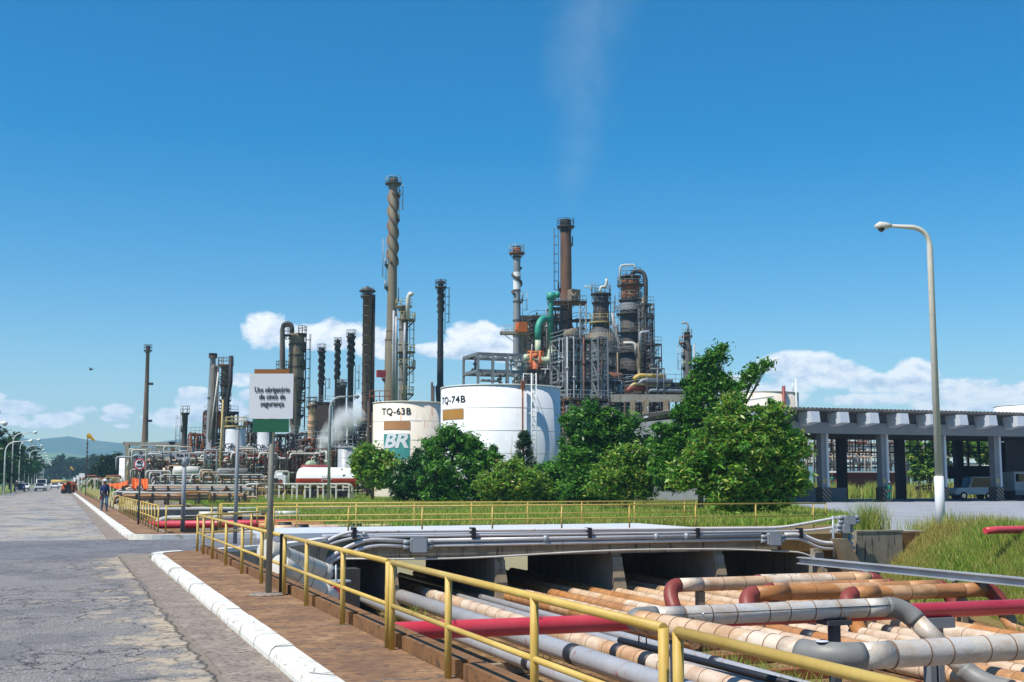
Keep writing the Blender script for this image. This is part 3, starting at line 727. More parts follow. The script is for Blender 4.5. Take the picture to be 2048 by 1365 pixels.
conduit([(XY(855, cy), cy, z2), (XY(1520, cy), cy, z2)], .055, 'thin pale conduit directly below the thick one', couplings=[(XY(1095, cy), cy, z2)])
conduit([(XY(1565, cy), cy, z1), (XY(1600, cy), cy, z1), CP(1640, 1087), (XY(1700, cy), cy, CP(1700, 1088).z)], .075, 'thick conduit curving down right of the second box', rad=.8)
conduit([(XY(1565, cy), cy, z2), (XY(1600, cy), cy, z2), CP(1640, 1098), (XY(1705, cy), cy, CP(1700, 1096).z)], .055, 'thin conduit curving down right of the second box', rad=.8)
yy = 36.0
m = MB(); m.tube(bend([CP(690, 1118, yy), CP(900, 1119, yy), CP(1090, 1108, yy), CP(1240, 1100, yy), CP(1450, 1098, yy), CP(1605, 1105, yy), CP(1640, 1122, yy), CP(1650, 1150, yy)], 1.5, 4), .028, 8)
solo('hanging_cable', m, 'white_pipe', 'thin white pipe sagging along the underside of the bridge girder', 'cable', CP(1000, 1110, yy))
def jbox(px, py, w, h, label, y=36.08, dep=.2):
    p = CP(px, py, y); t = T('junction_box', label, 'junction box', p, 'grey junction boxes on the bridge'); m = MB(); c = .06
    W, H = w/2, h/2
    m.prism([(p.x+a, p.y, p.z+b) for a, b in ((-W+c, -H), (W-c, -H), (W, -H+c), (W, H-c), (W-c, H), (-W+c, H), (-W, H-c), (-W, -H+c))], (0, -dep, 0), (0, .1, 0)); t.part('housing', m, 'grey')
    m = MB(); m.bb(p.x-W*.8, p.x+W*.8, p.y-dep-.02, p.y-dep, p.z-H*.85, p.z+H*.85); t.part('lid', m, 'grey_light')
    for s in (-1, 1):
        for dz in (.09, -.05): m = MB(); m.cyl((p.x+s*W, p.y, p.z+dz), (p.x+s*(W+.2), p.y, p.z+dz), .07); t.part('gland', m, 'galv')
    return t
jbox(836, 1091, .52, .46, 'square grey junction box on the left half of the bridge girder')
jbox(1545, 1079, .50, .44, 'square grey junction box near the right end of the girder')
jbox(1697, 1041, .44, .32, 'upper of two grey boxes on the post at the bridge end', 36.0, .15)
jbox(1689, 1058, .26, .34, 'lower of two grey boxes on the post at the bridge end', 36.0, .15)
t = T('conduit_post', 'steel post with vertical conduits and a pink gauge at the bridge end', 'post', CP(1700, 1160, 36.1))
for px_, r_ in ((1668, .045), (1692, .04), (1701, .05)):
    m = MB(); a, b = CP(px_, 1165 if px_ > 1670 else 1115, 36.1), CP(px_, 1032 if px_ == 1668 else 1060, 36.1); m.cyl((a.x, a.y, a.z), (a.x, a.y, b.z), r_); t.part('upright', m, 'galv')
m = MB(); p = CP(1704, 1074, 35.95); m.cyl(p, p+Vector((0, -.08, 0)), .075, seg=16); t.part('gauge', m, 'galv_pink')
# conduit clamps (dark)
for i, px_ in enumerate((708, 946, 1178, 1394, 1600)):
    p = CP(px_, 1066, 36.1); m = MB(); m.bb(p.x-.06, p.x+.06, 36.0, 36.3, p.z-.17, p.z+.16)
    solo('conduit_clamp', m, 'black', 'black clamp block gripping the upper conduits on the bridge edge', 'clamp', p, 'black clamps along the bridge conduits')
# things in the corner under the junction wall
t = T('gate_valve', 'red yoke gate valve with a flat handwheel beside the street wall', 'valve', D(672, 1215, 29.3))
v0 = D(672, 1213, 29.3); d = 29.3; k_ = d/F
def VP(px, py): return D(px, py, d)
m = MB(); m.tube(bend([VP(660, 1208), VP(661, 1180), VP(671, 1172), VP(680, 1180), VP(681, 1208)], .2, 4), .045, 8); t.part('yoke', m, 'red')
m = MB(); m.cyl((VP(672, 1212)), VP(672, 1130), .022); t.part('stem', m, 'galv')
m = MB(); c = VP(673, 1163); m.tube([c+Vector((cos(a)*.33, sin(a)*.33, 0)) for a in [2*pi*i/20 for i in range(20)]], .02, 6, closed=True)
for a in (0, 2.1, 4.2): m.cyl(c, c+Vector((cos(a)*.33, sin(a)*.33, 0)), .014, seg=6)
t.part('handwheel', m, 'galv')
m = MB(); c = VP(672, 1218); m.cyl(c-Vector((0, 0, .35)), c+Vector((0, 0, .05)), .15); m.cyl(c+Vector((0, .5, -.3)), c-Vector((0, .5, .3)), .2); t.part('body', m, 'maroon')
for p0, p1, r, mt, lb in (((640, 1112), (640, 1160), .3, 'clad_silver', ''),):
    pass
def Wp(px, py, z): return G(px, py, z)
for pa, pb, rr_, lb in (((562, 1112, 28.6), (662, 1152, 30.4), .24, 'thick white pipe dipping out from under the pavement, upper of two'), ((585, 1146, 27.6), (662, 1196, 29.2), .22, 'thick white pipe dipping out from under the pavement, lower of two')):
    A0, B0 = D(*pa), D(*pb); t = T('pipeline', lb, 'pipe', B0); m = MB(); dv = (B0-A0).normalized(); ribbed(m, A0-dv*.6, B0, rr_, .5, 20); t.part('pipe', m, ['white_pipe', 'clad_seam'])
p = D(674, 1160, 30.2); m = MB(); m.bb(p.x-.16, p.x+.55, p.y-.1, p.y+.5, FLZ, -.32); solo('dark_block', m, 'steel_dark', 'block coloured black to stand for shade behind the gate valve where the two white pipes end', 'pier', (p.x, p.y, FLZ))  # dark block added for the shaded corner; its shade is put into the colour
t = T('pipeline', 'white lagged pipe bending out of the bridge corner beneath the railing', 'pipe', G(640, 1190, -1.5), None)
q0 = (6.2, 44, -1.1); q1 = (6.2, 34.6, -1.1)
m = MB(); m.tube(bend([q0, (6.2, 35.2, -1.1), (6.2, 34.3, -1.72), (6.2, 30, -1.72)], .6, 6), .26, 20); t.part('pipe', m, 'clad_silver')
t = T('pipeline', 'second lagged pipe beside the gate valve, pale cream', 'pipe', (7.2, 35, -1.3), None)
m = MB(); m.tube(bend([(7.15, 44, -1.0), (7.15, 34, -1.0), (7.15, 33.6, -1.75), (7.15, 28, -1.75)], .5, 6), .2, 20); t.part('pipe', m, 'clad_cream')
m = MB(); m.box(tuple(G(600, 1150, -.9)), (1.3, .5, .25), .2); m.box(tuple(G(590, 1165, -1.2)), (1.2, .4, .3), .1); m.bb(4.4, 5.4, 29, 31.5, -1.55, -1.45)
solo('equipment_box', m, 'steel_grey', 'dark grey metal housings tucked under the railing beside the lagged pipes', 'equipment', G(600, 1150, -1.2))
# ------------------------------------------------------------------ trench beyond the bridge
GP = 'pipes in the trench beyond the side road'
t = T('red_pipe', 'distant red pipe crossing the trench beyond the side road', 'pipe', (6, 56.5, -.1), GP)
m = MB(); m.cyl((3.4, 56.5, -.1), (16, 56.5, -.1), .17); t.part('pipe', m, 'red')
for i, (y, z, r, mt, x1, lb) in enumerate(((53.5, -.55, .17, 'white_pipe', 12.0, 'long white pipe below the distant red pipe'), (49.8, -1.0, .2, 'clad_cream', 11.6, 'cream pipe with black end lagging beyond the white kerb'),
      (47.2, -.62, .14, 'clad_orange', 11.2, 'thin orange pipe close behind the white kerb'), (45.6, -.9, .2, 'clad_cream', 11, 'fat peach coloured pipe with a bent left end'), (60.5, .05, .14, 'white_pipe', 12.2, 'white pipe just above the distant red pipe'))):
    t = T('pipeline', lb, 'pipe', (6, y, z), GP); m = MB(); m.tube(bend([(3.9, y-1.2, z-.6), (4.6, y, z), (x1, y, z)], .5), r, 14); t.part('pipe', m, mt)
    for bx in (5.9+i*.5, 7.7+i*.4, 9.2): m = MB(); m.cyl((bx, y, z), (bx+.45, y, z), r+.01); t.part('black_lagging', m, 'black')
for i in range(4):
    x = 4.4+i*1.2; m = MB(); m.cyl((x, 46.5, -1.6), (x, 80, -1.6), .17); solo('pipeline', m, ('clad_cream', 'clad_orange', 'clad_grey', 'clad_cream')[i], ('cream', 'orange', 'grey', 'pale cream')[i]+' pipe running away along the trench beyond the side road', 'pipe', (x, 60, -1.6), GP)
for i, x in enumerate((5.6, 8.6)):
    m = MB(); m.bb(x-.3, x+.3, 57, 57.6, FLZ, .25); solo('dark_block', m, 'steel_dark', 'black pier block standing behind the distant red pipe on the %s' % ('left' if i == 0 else 'right'), 'pier', (x, 57.3, FLZ))
for i, (px0, px1, y_, z_, r_, mt, lb) in enumerate(((548, 790, 46.6, -.0, .17, 'clad_cream', 'cream lagged pipe lying on the grass edge just behind the far bridge railing'), (520, 735, 49.5, .02, .15, 'clad_orange', 'orange lagged pipe on the grass behind the cream one'), (400, 600, 63, .15, .16, 'white_pipe', 'white pipe crossing the lawn corner behind the orange one'))):
    t = T('pipeline', lb, 'pipe', (XY(px0, y_), y_, z_)); m = MB(); ribbed(m, (XY(px0, y_), y_, z_), (XY(px1, y_), y_, z_), r_, .9, 14); t.part('pipe', m, [mt, 'clad_seam'])
    for q in (.18, .62): m = MB(); xx = XY(px0+(px1-px0)*q, y_); m.cyl((xx, y_, z_), (xx+.5, y_, z_), r_+.02); t.part('black_lagging', m, 'black')
# second culvert beam further along
t = T('culvert_beam', 'second long concrete culvert beam crossing the far trench', 'bridge', (12, 76, FLZ))
m = MB(); m.bb(3.6, 40, 76, 76.5, -.35, .12); t.part('beam', m, 'concrete'); m = MB(); m.bb(3.6, 24, 75.9, 78, .121, .2); t.part('coping', m, 'roof_pale')
for x in (4.5, 9.4): m = MB(); m.bb(x-.3, x+.3, 76, 78, FLZ, -.35); t.part('pier', m, 'concrete_stained')
m = MB(); m.bb(22.85, 30.1, 36.65, 44.1, -.6, -.01); struct('ground_fill', m, 'soil')
# ================================================================== TOWERS
def gp0(px, d):
    p = D(px, HOR, d); return Vector((p.x, p.y, 0))
def Z(py, d, px=1024): return D(px, py, d).z
def ringtube(m, c, r, tr, seg=20, a0=0, a1=2*pi):
    full = abs(a1-a0-2*pi) < .01; n = seg if full else seg
    pts = [c+Vector((cos(a0+(a1-a0)*i/n), sin(a0+(a1-a0)*i/n), 0))*r for i in range(n if full else n+1)]
    m.tube(pts, tr, 5, closed=full)
def platform(t, x, y, z, r, rin, mat, rail, a0=0, a1=2*pi, h=1.15, br=True, lab=None):
    m = MB(); n = 20; full = abs(a1-a0-2*pi) < .01
    pr = []
    vs = []; fs = []
    for i in range(n+1):
        a = a0+(a1-a0)*i/n; c, s = cos(a), sin(a)
        vs += [(x+rin*c, y+rin*s, z-.2), (x+r*c, y+r*s, z-.2), (x+r*c, y+r*s, z), (x+rin*c, y+rin*s, z)]
    for i in range(n):
        for k in range(4): fs.append((i*4+k, i*4+(k+1) % 4, (i+1)*4+(k+1) % 4, (i+1)*4+k))
    m.add(vs, fs)
    if br:
        for i in range(6):
            a = a0+(a1-a0)*(i+.5)/6; m.cyl((x+r*.95*cos(a), y+r*.95*sin(a), z-.2), (x+rin*cos(a), y+rin*sin(a), z-.2-(r-rin)*.9), .06, seg=5)
    dk = t.part('platform', m, mat, label=lab)
    m = MB(); c = Vector((x, y, 0))
    for zz in (z+h, z+h*.55): ringtube(m, c+Vector((0, 0, zz)), r-.05, .045, 20, a0, a1)
    k = max(6, int(r*5))
    for i in range(k+1):
        a = a0+(a1-a0)*i/k; m.cyl((x+(r-.05)*cos(a), y+(r-.05)*sin(a), z), (x+(r-.05)*cos(a), y+(r-.05)*sin(a), z+h), .045, seg=4)
    t.part('handrail', m, rail, dk)
def ladder(t, x, y, r, ang, z0, z1, mat, cage=True):
    c, s = cos(ang), sin(ang); m = MB(); ox, oy = x+(r+.3)*c, y+(r+.3)*s; tx, ty = -s*.28, c*.28
    for q in (-1, 1): m.cyl((ox+tx*q, oy+ty*q, z0), (ox+tx*q, oy+ty*q, z1), .05, seg=4)
    z = z0
    while z < z1: m.cyl((ox-tx, oy-ty, z), (ox+tx, oy+ty, z), .035, seg=4, cap=False); z += .6
    if cage:
        z = z0+2
        while z < z1:
            ringtube(m, Vector((ox+.35*c, oy+.35*s, z)), .42, .035, 8, ang-2, ang+2); z += 1.5
        for q in (-1, 0, 1):
            a = ang+q*.9; m.cyl((ox+.35*c+.42*cos(a), oy+.35*s+.42*sin(a), z0+2), (ox+.35*c+.42*cos(a), oy+.35*s+.42*sin(a), z1), .03, seg=4)
    t.part('ladder', m, mat)
RIGHT = -YAW; LEFT = pi-YAW; FRONT = -pi/2-YAW
def tower(name, cat, label, px, d, prof, mat, bands=(), plats=(), ladders=(), helix=None, cap=None, dome=None, group=None, part='shaft', pmat='steel_dark', rmat='galv', bmat='steel_dark', lean=0, rim=None, splits=None):
    """prof: [(py, r_px)] from the top down; continued to the ground"""
    s = d/F; b = gp0(px, d); t = T(name, label, cat, b, group)
    pr = [(r*s, Z(py, d, px)) for py, r in prof]
    if pr[-1][1] > .05: pr.append((pr[-1][0], 0))
    if dome:
        r, z = pr[0]; pr = [(r*cos(a), z+r*dome*sin(a)) for a in (1.5, 1.2, .8, .4)]+pr
    def rad(z):
        for (r0, z0), (r1, z1) in zip(pr[:-1], pr[1:]):
            if z1 <= z <= z0: return r0+(r1-r0)*((z0-z)/(z0-z1) if z0 > z1 else 0)
        return pr[0][0]
    m = MB(); m.lathe(b.x, b.y, pr, 28, cap=True)
    t.part(part, m, mat)
    if bands:
        for py in bands:
            m = MB(); z = Z(py, d, px); r = rad(z)+.07; m.lathe(b.x, b.y, [(r, z+.12), (r, z-.12)], 24); t.part('stiffening_ring', m, bmat)
    if helix:
        y0, y1, turns, w = helix[:4]; starts = helix[4] if len(helix) > 4 else 3; z0, z1 = Z(y0, d, px), Z(y1, d, px)
        for k in range(starts):
            n = int(turns*16); m = MB()
            ps = []
            for i in range(n+1):
                f = i/n; z = z0+(z1-z0)*f; a = 2*pi*(turns*f+k/starts); r = rad(z)+w*.35; ps.append((b.x+r*cos(a), b.y+r*sin(a), z))
            m.tube(ps, w*.5, 5); t.part('helical_strake', m, bmat)
    for p in plats:
        py, rp = p[0], p[1]; a0, a1 = (p[2], p[3]) if len(p) > 3 else (0, 2*pi); z = Z(py, d, px)
        platform(t, b.x, b.y, z, rp*s, rad(z), p[4] if len(p) > 4 else pmat, p[5] if len(p) > 5 else rmat, a0, a1)
    for an, y0, y1 in ladders:
        z0, z1 = Z(y1, d, px), Z(y0, d, px); ladder(t, b.x, b.y, rad((z0+z1)/2), an, z0, z1, rmat)
    if cap:
        z = pr[0][1]; r = cap*s; m = MB(); m.lathe(b.x, b.y, [(.05, z+r*.95), (r*.5, z+r*.62), (r, z+r*.34), (r*1.0, z+r*.28), (r*.3, z+r*.5)], 24); 
        for i in range(8):
            a = i*pi/4; m.cyl((b.x+pr[0][0]*cos(a), b.y+pr[0][0]*sin(a), z-.1), (b.x+r*.8*cos(a), b.y+r*.8*sin(a), z+r*.4), .06, seg=4)
        t.part('rain_cap', m, bmat)
    if rim:
        z = pr[0][1]; r = pr[0][0]; m = MB(); m.lathe(b.x, b.y, [(r+.12, z+.05), (r+.12, z-.7)], 24); t.part('rim', m, rim)
    return t, b, s, rad
# small cylinder tower extras
def sidepipe(t, px, d, pts, r, mat, off=0, name='pipe', rad=.6):
    """pts in photo px at distance d (towards the camera by off)"""
    m = MB(); m.tube(bend([D(a, b, d)-FW*off for a, b in pts], rad, 4), r, 8); t.part(name, m, mat)
# 1 slim stack at left
t, b, s, _ = tower('chimney', 'chimney', 'slim brown tapering chimney standing alone at the far left of the plant', 287, 260, [(693, 3.4), (760, 4), (850, 5.5), (925, 8), (950, 9)], 'brown', plats=[(701, 8)], rmat='brown_dark', rim='brown_dark')
for py in (768, 842): m = MB(); z = Z(py, 260, 287); m.box((b.x+.9, b.y, z), (.9, .5, .5)); t.part('bracket', m, 'grey_dark')
# 3 small column
tower('process_column', 'column', 'small dark column with a railed top left of the tall cluster', 366, 210, [(826, 6), (870, 5.5)], 'vessel_dark', plats=[(826, 9), (860, 8, LEFT-1.2, LEFT+1.2)], ladders=[(LEFT, 830, 930)], rmat='galv')
tower('process_column', 'column', 'short stub vent with a wide flat cap beside the concrete portal', 342, 230, [(884, 7), (888, 7), (889, 4), (925, 4)], 'vessel_dark', plats=[])
# 4 cluster at px 410-470
tower('chimney', 'chimney', 'olive grey chimney widening into a rusty base, left of the strapped column', 419, 200, [(708, 7), (714, 7), (716, 5.5), (790, 8), (800, 8), (835, 9)], 'stack_grey', bands=(716, 797), ladders=[(RIGHT, 715, 790)], rim='brown_dark')
t, b, s, rad = tower('process_column', 'column', 'grey strapped column with ring platform between chimney and black duct', 446, 198, [(732, 9), (790, 9), (796, 7), (880, 7)], 'vessel_grey', bands=(745, 760, 775, 790, 815), plats=[(730, 15), (768, 12), (800, 12), (825, 12)], pmat='rust', rmat='steel_dark')
sidepipe(t, 431, 198, [(434, 740), (431, 735), (430, 800), (425, 880)], .5, 'vessel_grey', 1)
for px_ in (429, 437): m = MB(); a = D(px_, 728, 196); m.cyl((a.x, a.y, 0), a, .18, seg=6); t.part('leg', m, 'steel_dark')
t = T('chimney', 'black bent duct rising beside the strapped column', 'chimney', gp0(458, 196)); m = MB(); m.tube([D(462, 712, 196), D(461, 765, 196), D(455, 800, 196), D(453, 960, 196)], 4.3*196/F, 12); t.part('shaft', m, 'stack_black')
t = T('cable_pipe', 'long pale pipe sloping down in front of the left cluster', 'pipe', gp0(424, 190)); m = MB(); m.tube([D(437, 745, 190), D(430, 800, 190), D(418, 885, 190)], .13, 8); t.part('tube', m, 'white_pipe')
t = T('mast', 'thin yellowish mast in front of the white silo', 'mast', gp0(442, 140)); m = MB(); m.tube([D(446, 800, 140), gp0(438, 140)], .12, 6); t.part('pole', m, 'yellow_far')
# 5 white silos
def silo(px, d, w, ytop, label, txt, mat='tank_white'):
    t, b, s, rad = tower('silo', 'tank', label, px, d, [(ytop, w*.97), (ytop+3, w)], mat, dome=.22, part='shell', plats=[(ytop-8, w+2, 0, 2*pi, 'yellow_far', 'yellow_far')])
    m = MB(); q = D(px, ytop+38, d)-FW*(w*s+.08); flat_text(m, txt, 1.0, q, RT, (0, 0, 1), offset=.02, extrude=.02); t.part('lettering', m, 'letter'); return t
silo(469, 170, 20, 860, 'white silo with a yellow railed top, left of the belt sign', 'GE-1')
silo(530, 175, 17, 862, 'second white silo, half hidden behind the belt sign pole', 'DE-2')
# 7 big column behind sign
t, b, s, rad = tower('process_column', 'column', 'tall brown banded column with a looped duct over its top, right of the belt sign', 588, 190, [(668, 15), (672, 15.5), (760, 15.5), (770, 13), (850, 11), (865, 7)], 'vessel_tan', dome=.1, bands=(690, 712, 735, 758), plats=[(668, 20, -1.6, 1.2), (700, 19, RIGHT-.8, RIGHT+.8), (735, 19, RIGHT-.8, RIGHT+.8), (775, 18, RIGHT-.8, RIGHT+.8), (800, 18, RIGHT-1.2, RIGHT+1.2), (830, 17, RIGHT-1, RIGHT+1)], ladders=[(RIGHT, 668, 860)], rmat='steel_dark')
sidepipe(t, 565, 189, [(586, 668), (586, 653), (566, 653), (565, 740), (563, 800)], .3, 'vessel_grey', 1.0, 'overhead_duct', 1.2)
sidepipe(t, 565, 189, [(590, 668), (588, 650), (570, 650), (571, 690), (572, 800)], .3, 'vessel_dark', 2.0, 'overhead_duct', 1.2)
platform(t, *gp0(566, 189).to_2d(), Z(670, 189), .9, .3, 'steel_dark', 'steel_dark'); platform(t, *gp0(560, 189).to_2d(), Z(738, 189), 1.0, .3, 'steel_dark', 'steel_dark')
# 8 striped vessel
tower('process_column', 'column', 'small cream ribbed column right of the brown banded one', 621, 170, [(810, 7), (826, 7), (828, 5.5), (835, 7.5), (895, 7)], 'clad_cream', dome=.5, bands=(828, 845, 857, 869, 881), bmat='vessel_tan', plats=[(812, 11, 0, 2*pi, 'steel_dark', 'steel_dark')])
# 9-11 twisted stacks
tower('chimney', 'chimney', 'black twisted chimney, shortest and leftmost of the twisted trio', 639, 210, [(697, 5), (800, 5)], 'stack_black', helix=(702, 770, 1.6, .27), plats=[(702, 9)], ladders=[(RIGHT, 755, 800)], rmat='grey', bmat='stack_black', rim='stack_black')
t, b, s, _ = tower('chimney', 'chimney', 'black twisted chimney with a small conical hat, middle of the twisted trio', 671, 230, [(683, 4.5), (820, 5)], 'stack_black', helix=(692, 760, 1.6, .26), plats=[(688, 8)], rmat='grey', cap=6, bmat='stack_black')
tower('chimney', 'chimney', 'squat dark chimney with a broad conical hat between the twisted ones', 681, 228, [(770, 8), (850, 8)], 'brown_dark', plats=[(772, 10)], cap=11, rmat='grey')
tower('chimney', 'chimney', 'thick black twisted chimney, tallest of the twisted trio', 698, 220, [(668, 6), (860, 6)], 'stack_black', helix=(677, 735, 1.5, .3), plats=[(673, 10)], ladders=[(RIGHT, 730, 800)], rmat='grey', bmat='stack_black', rim='stack_black')
tower('chimney', 'chimney', 'segmented brown chimney shaft with a cone hat, left half of the double stack', 730, 190, [(588, 9), (900, 8.5)], 'brown', bands=[612+i*19.5 for i in range(15)], plats=[(592, 14)], cap=17, rmat='grey')
t = T('chimney', 'dark plain shaft pressed against the segmented brown chimney', 'chimney', gp0(740, 191)); m = MB(); b = gp0(740.5, 191.2); m.cyl(b, (b.x, b.y, Z(590, 191)), 5.6*191/F, seg=20); t.part('shaft', m, 'brown_dark')
for py in (680, 760): m = MB(); m.lathe(b.x, b.y, [(5.9*191/F, Z(py, 191)), (5.9*191/F, Z(py+4, 191))], 20); t.part('stiffening_ring', m, 'brown')
ladder(t, b.x, b.y, .5, RIGHT, Z(870, 191), Z(800, 191), 'rust')
# 13 tallest
t, b, s, rad = tower('chimney', 'chimney', 'tallest olive grey chimney with spiral strakes and a railed crown', 780, 230, [(356, 8), (366, 8), (368, 9), (540, 9.5), (664, 10.5), (681, 13), (800, 14)], 'stack_olive', bands=(367, 664, 681), helix=(385, 530, 1.7, .42, 3), plats=[(367, 17), (392, 15, RIGHT-.6, RIGHT+.6), (440, 14, RIGHT-.5, RIGHT+.5), (530, 16, LEFT-.6, LEFT+.6), (575, 16, LEFT-.7, LEFT+.7), (758, 19, LEFT-1.3, LEFT+.6, 'rust_orange', 'rust_orange')], ladders=[(RIGHT, 368, 440), (LEFT, 478, 575)], rmat='galv', bmat='brown', rim='stack_black')
m = MB(); q = D(762, 748, 226); m.box(tuple(q), (1.6, 1, 1.3)); t.part('hood', m, 'red_far')
# 14 platformed column
t, b, s, rad = tower('process_column', 'column', 'grey insulated column ringed with four railed platforms beside the tallest chimney', 804, 205, [(612, 7), (638, 8), (640, 9), (800, 9)], 'vessel_grey', bands=(660, 690, 730, 760), plats=[(613, 17, pi*.5, pi*1.9), (640, 24, FRONT-.5, RIGHT+.9), (704, 24), (735, 25, FRONT-.2, RIGHT+.8), (788, 22, FRONT-.2, RIGHT+.8)], ladders=[(RIGHT, 640, 790)], pmat='vessel_tan', rmat='yellow_far', bmat='vessel_dark')
sidepipe(t, 818, 203, [(817, 640), (817, 600), (822, 589), (827, 594)], .35, 'white_pipe', 1.5, 'vent_pipe', 2)
for k_, px_ in enumerate((789, 794, 811)): sidepipe(t, px_, 203, [(px_+1, 625+k_*12), (px_, 700), (px_, 800)], .22, 'grey_light', 2, 'pipe')
sidepipe(t, 797, 203, [(797, 605), (797, 575)], .08, 'steel_dark', 0, 'mast')
# 15 dark twisted
t, b, s, _ = tower('chimney', 'chimney', 'black twisted chimney with pointed hat between the two white tanks', 879, 210, [(568, 5.5), (620, 5.5), (720, 6.2), (770, 6.5), (775, 10), (800, 8)], 'stack_black', helix=(580, 625, 1.1, .27), bands=(640, 665, 705), plats=[(574, 12)], ladders=[(RIGHT, 575, 668)], cap=9.5, rmat='steel_dark', bmat='stack_black')
for px_, y in ((864, 765), (867, 772)): m = MB(); m.tube([D(px_, y, 205), gp0(px_, 205)], .2, 6); t.part('support', m, 'steel_dark')
# 16-17 tanks
def tank(px, d, rpx, ytop, label, mat, writing=None, x=()):
    """front face at distance d; returns thing and centre"""
    s = d/F; r = rpx*s; b = gp0(px, d); c = b+FW*0; z = Z(ytop, d-r, px); t = T('storage_tank', label, 'tank', c)
    m = MB(); m.lathe(c.x, c.y, [(.01, z+r*.06), (r, z), (r, 0)], 72, cap=False); t.part('shell', m, mat)
    m = MB(); ringtube(m, c+Vector((0, 0, z)), r+.04, .06, 60); t.part('rim', m, mat)
    m = MB()
    for k in range(1, 5): m.lathe(c.x, c.y, [(r+.012, z*k/5+.03), (r+.012, z*k/5-.03)], 72, cap=False)
    t.part('plate_seam', m, 'tank_white')
    return t, c, r, z, s
def on_tank(t, c, r, part, mat, vs, fs, pxc, z0, s, eps=.035):
    """wrap flat x,z shape onto the shell at photo column pxc"""
    u = (pxc-x0_[0])*s; a0 = math.asin(max(-.99, min(.99, u/r)))
    bm = bmesh.new(); bv = [bm.verts.new((v[0], v[1], v[2])) for v in vs]
    for f in fs:
        try: bm.faces.new([bv[i] for i in f])
        except ValueError: pass
    xs_ = [v[0] for v in vs]; lo, hi = min(xs_), max(xs_); n = max(2, int((hi-lo)/.25))
    for i in range(1, n):
        X = lo+(hi-lo)*i/n; g_ = bm.verts[:]+bm.edges[:]+bm.faces[:]
        bmesh.ops.bisect_plane(bm, geom=g_, plane_co=(X, 0, 0), plane_no=(1, 0, 0))
    bm.verts.index_update(); m = MB(); out = []
    for v in bm.verts:
        a = a0+v.co.x/r; rr = r+eps+v.co.z; p = c+RT*(sin(a)*rr)-FW*(cos(a)*rr); out.append((p.x, p.y, z0+v.co.y))
    m.add(out, [tuple(v.index for v in f.verts) for f in bm.faces]); bm.free()
    t.part(part, m, mat)
x0_ = [0]
def rectv(w, h, z=0): return [(-w/2, -h/2, z), (w/2, -h/2, z), (w/2, h/2, z), (-w/2, h/2, z)], [(0, 1, 2, 3)]
# tank 63
t, c, r, z, s = tank(816, 135, 71, 803, 'rust-streaked white tank marked TQ-63B with a BR logo, left of the other tank', 'tank_rusty'); x0_[0] = 816; sf = (135-r)/F
vs, fs = textmesh('TQ-63B', 1.0, offset=.012, extrude=.005, spacing=1.05); on_tank(t, c, r, 'lettering', 'letter', vs, fs, 795, Z(829, 131), sf)
vs, fs = rectv(57*sf, 17*sf); on_tank(t, c, r, 'tan_panel', 'tank_tan', vs, fs, 797, Z(851, 131), sf)
vs, fs = rectv(56*sf, 50*sf); on_tank(t, c, r, 'teal_panel', 'teal', vs, fs, 797, Z(893, 131), sf)
vs, fs = textmesh('BR', 2.15, offset=.07, extrude=.005, shear=.25, spacing=.95); vs = [(a*1.12, b, c_) for a, b, c_ in vs]; on_tank(t, c, r, 'logo', 'sign_white', vs, fs, 795, Z(895, 131), sf, .06)
q = c+RT*(-r-.5); m = MB(); m.cyl((q.x, q.y, 0), (q.x, q.y, z+.3), .16, seg=8); m.cyl((q.x+.4, q.y, 0), (q.x+.4, q.y, z-1), .1, seg=8); t.part('riser_pipe', m, 'brown_dark')
m = MB(); q2 = c-RT*(r*.8)
for k in range(5):
    p = q2+RT*(k*.55-1.2); m.cyl((p.x, p.y, z), (p.x, p.y, z+1.4), .05, seg=5)
m.cyl(tuple(q2-RT*1.2+Vector((0, 0, z+1.4))), tuple(q2+RT*1.1+Vector((0, 0, z+1.4))), .05, seg=5); m.cyl(tuple(q2-RT*1.2+Vector((0, 0, z+.8))), tuple(q2+RT*1.1+Vector((0, 0, z+.8))), .05, seg=5)
t.part('handrail', m, 'rust')
# tank 74
t, c, r, z, s = tank(1001, 125, 119.5, 769, 'large clean white tank marked TQ-74B, in front of the rust-streaked one', 'tank_white'); x0_[0] = 1001; sf = (125-r*.4)/F
vs, fs = textmesh('TQ-74B', .95, offset=.012, extrude=.005, spacing=1.1); vs = [(a*1.25, b, c_) for a, b, c_ in vs]; on_tank(t, c, r, 'lettering', 'letter', vs, fs, 903, Z(806, 121), sf)
vs, fs = rectv(75*sf, 20*sf); on_tank(t, c, r, 'gold_panel', 'tank_gold', vs, fs, 903, Z(829, 121), sf)
vs, fs = rectv(1.6, 1.1); on_tank(t, c, r, 'teal_panel', 'teal', vs, fs, 888, Z(862, 121), sf)
def onshell(px_, zz, o=.15):
    a = math.asin((px_-1001)*sf/r); return c+RT*(sin(a)*(r+o))-FW*(cos(a)*(r+o))+Vector((0, 0, zz))
m = MB(); m.tube([onshell(1043, 0, .3), onshell(1043, z+.4, .3)], .09, 8); m.box(tuple(onshell(1043, z-.1, .35)), (.35, .3, .8)); t.part('riser_pipe', m, 'rust')
m = MB()
for px_ in (1056, 1064):
    m.cyl(onshell(px_, 0, .7), onshell(px_, z+1.1, .7), .06, seg=6)
zz = .4
while zz < z+1: m.cyl(onshell(1056, zz, .7), onshell(1064, zz, .7), .03, seg=4); zz += .45
for zz in (z*.25, z*.5, z*.75, z):
    for px_ in (1056, 1064): m.cyl(onshell(px_, zz, 0), onshell(px_, zz, .7), .04, seg=4)
t.part('ladder', m, 'white_clean')
m = MB()
for px_ in (1050, 1070): m.cyl(onshell(px_, z, -.4), onshell(px_, z+1.1, -.4), .04, seg=4)
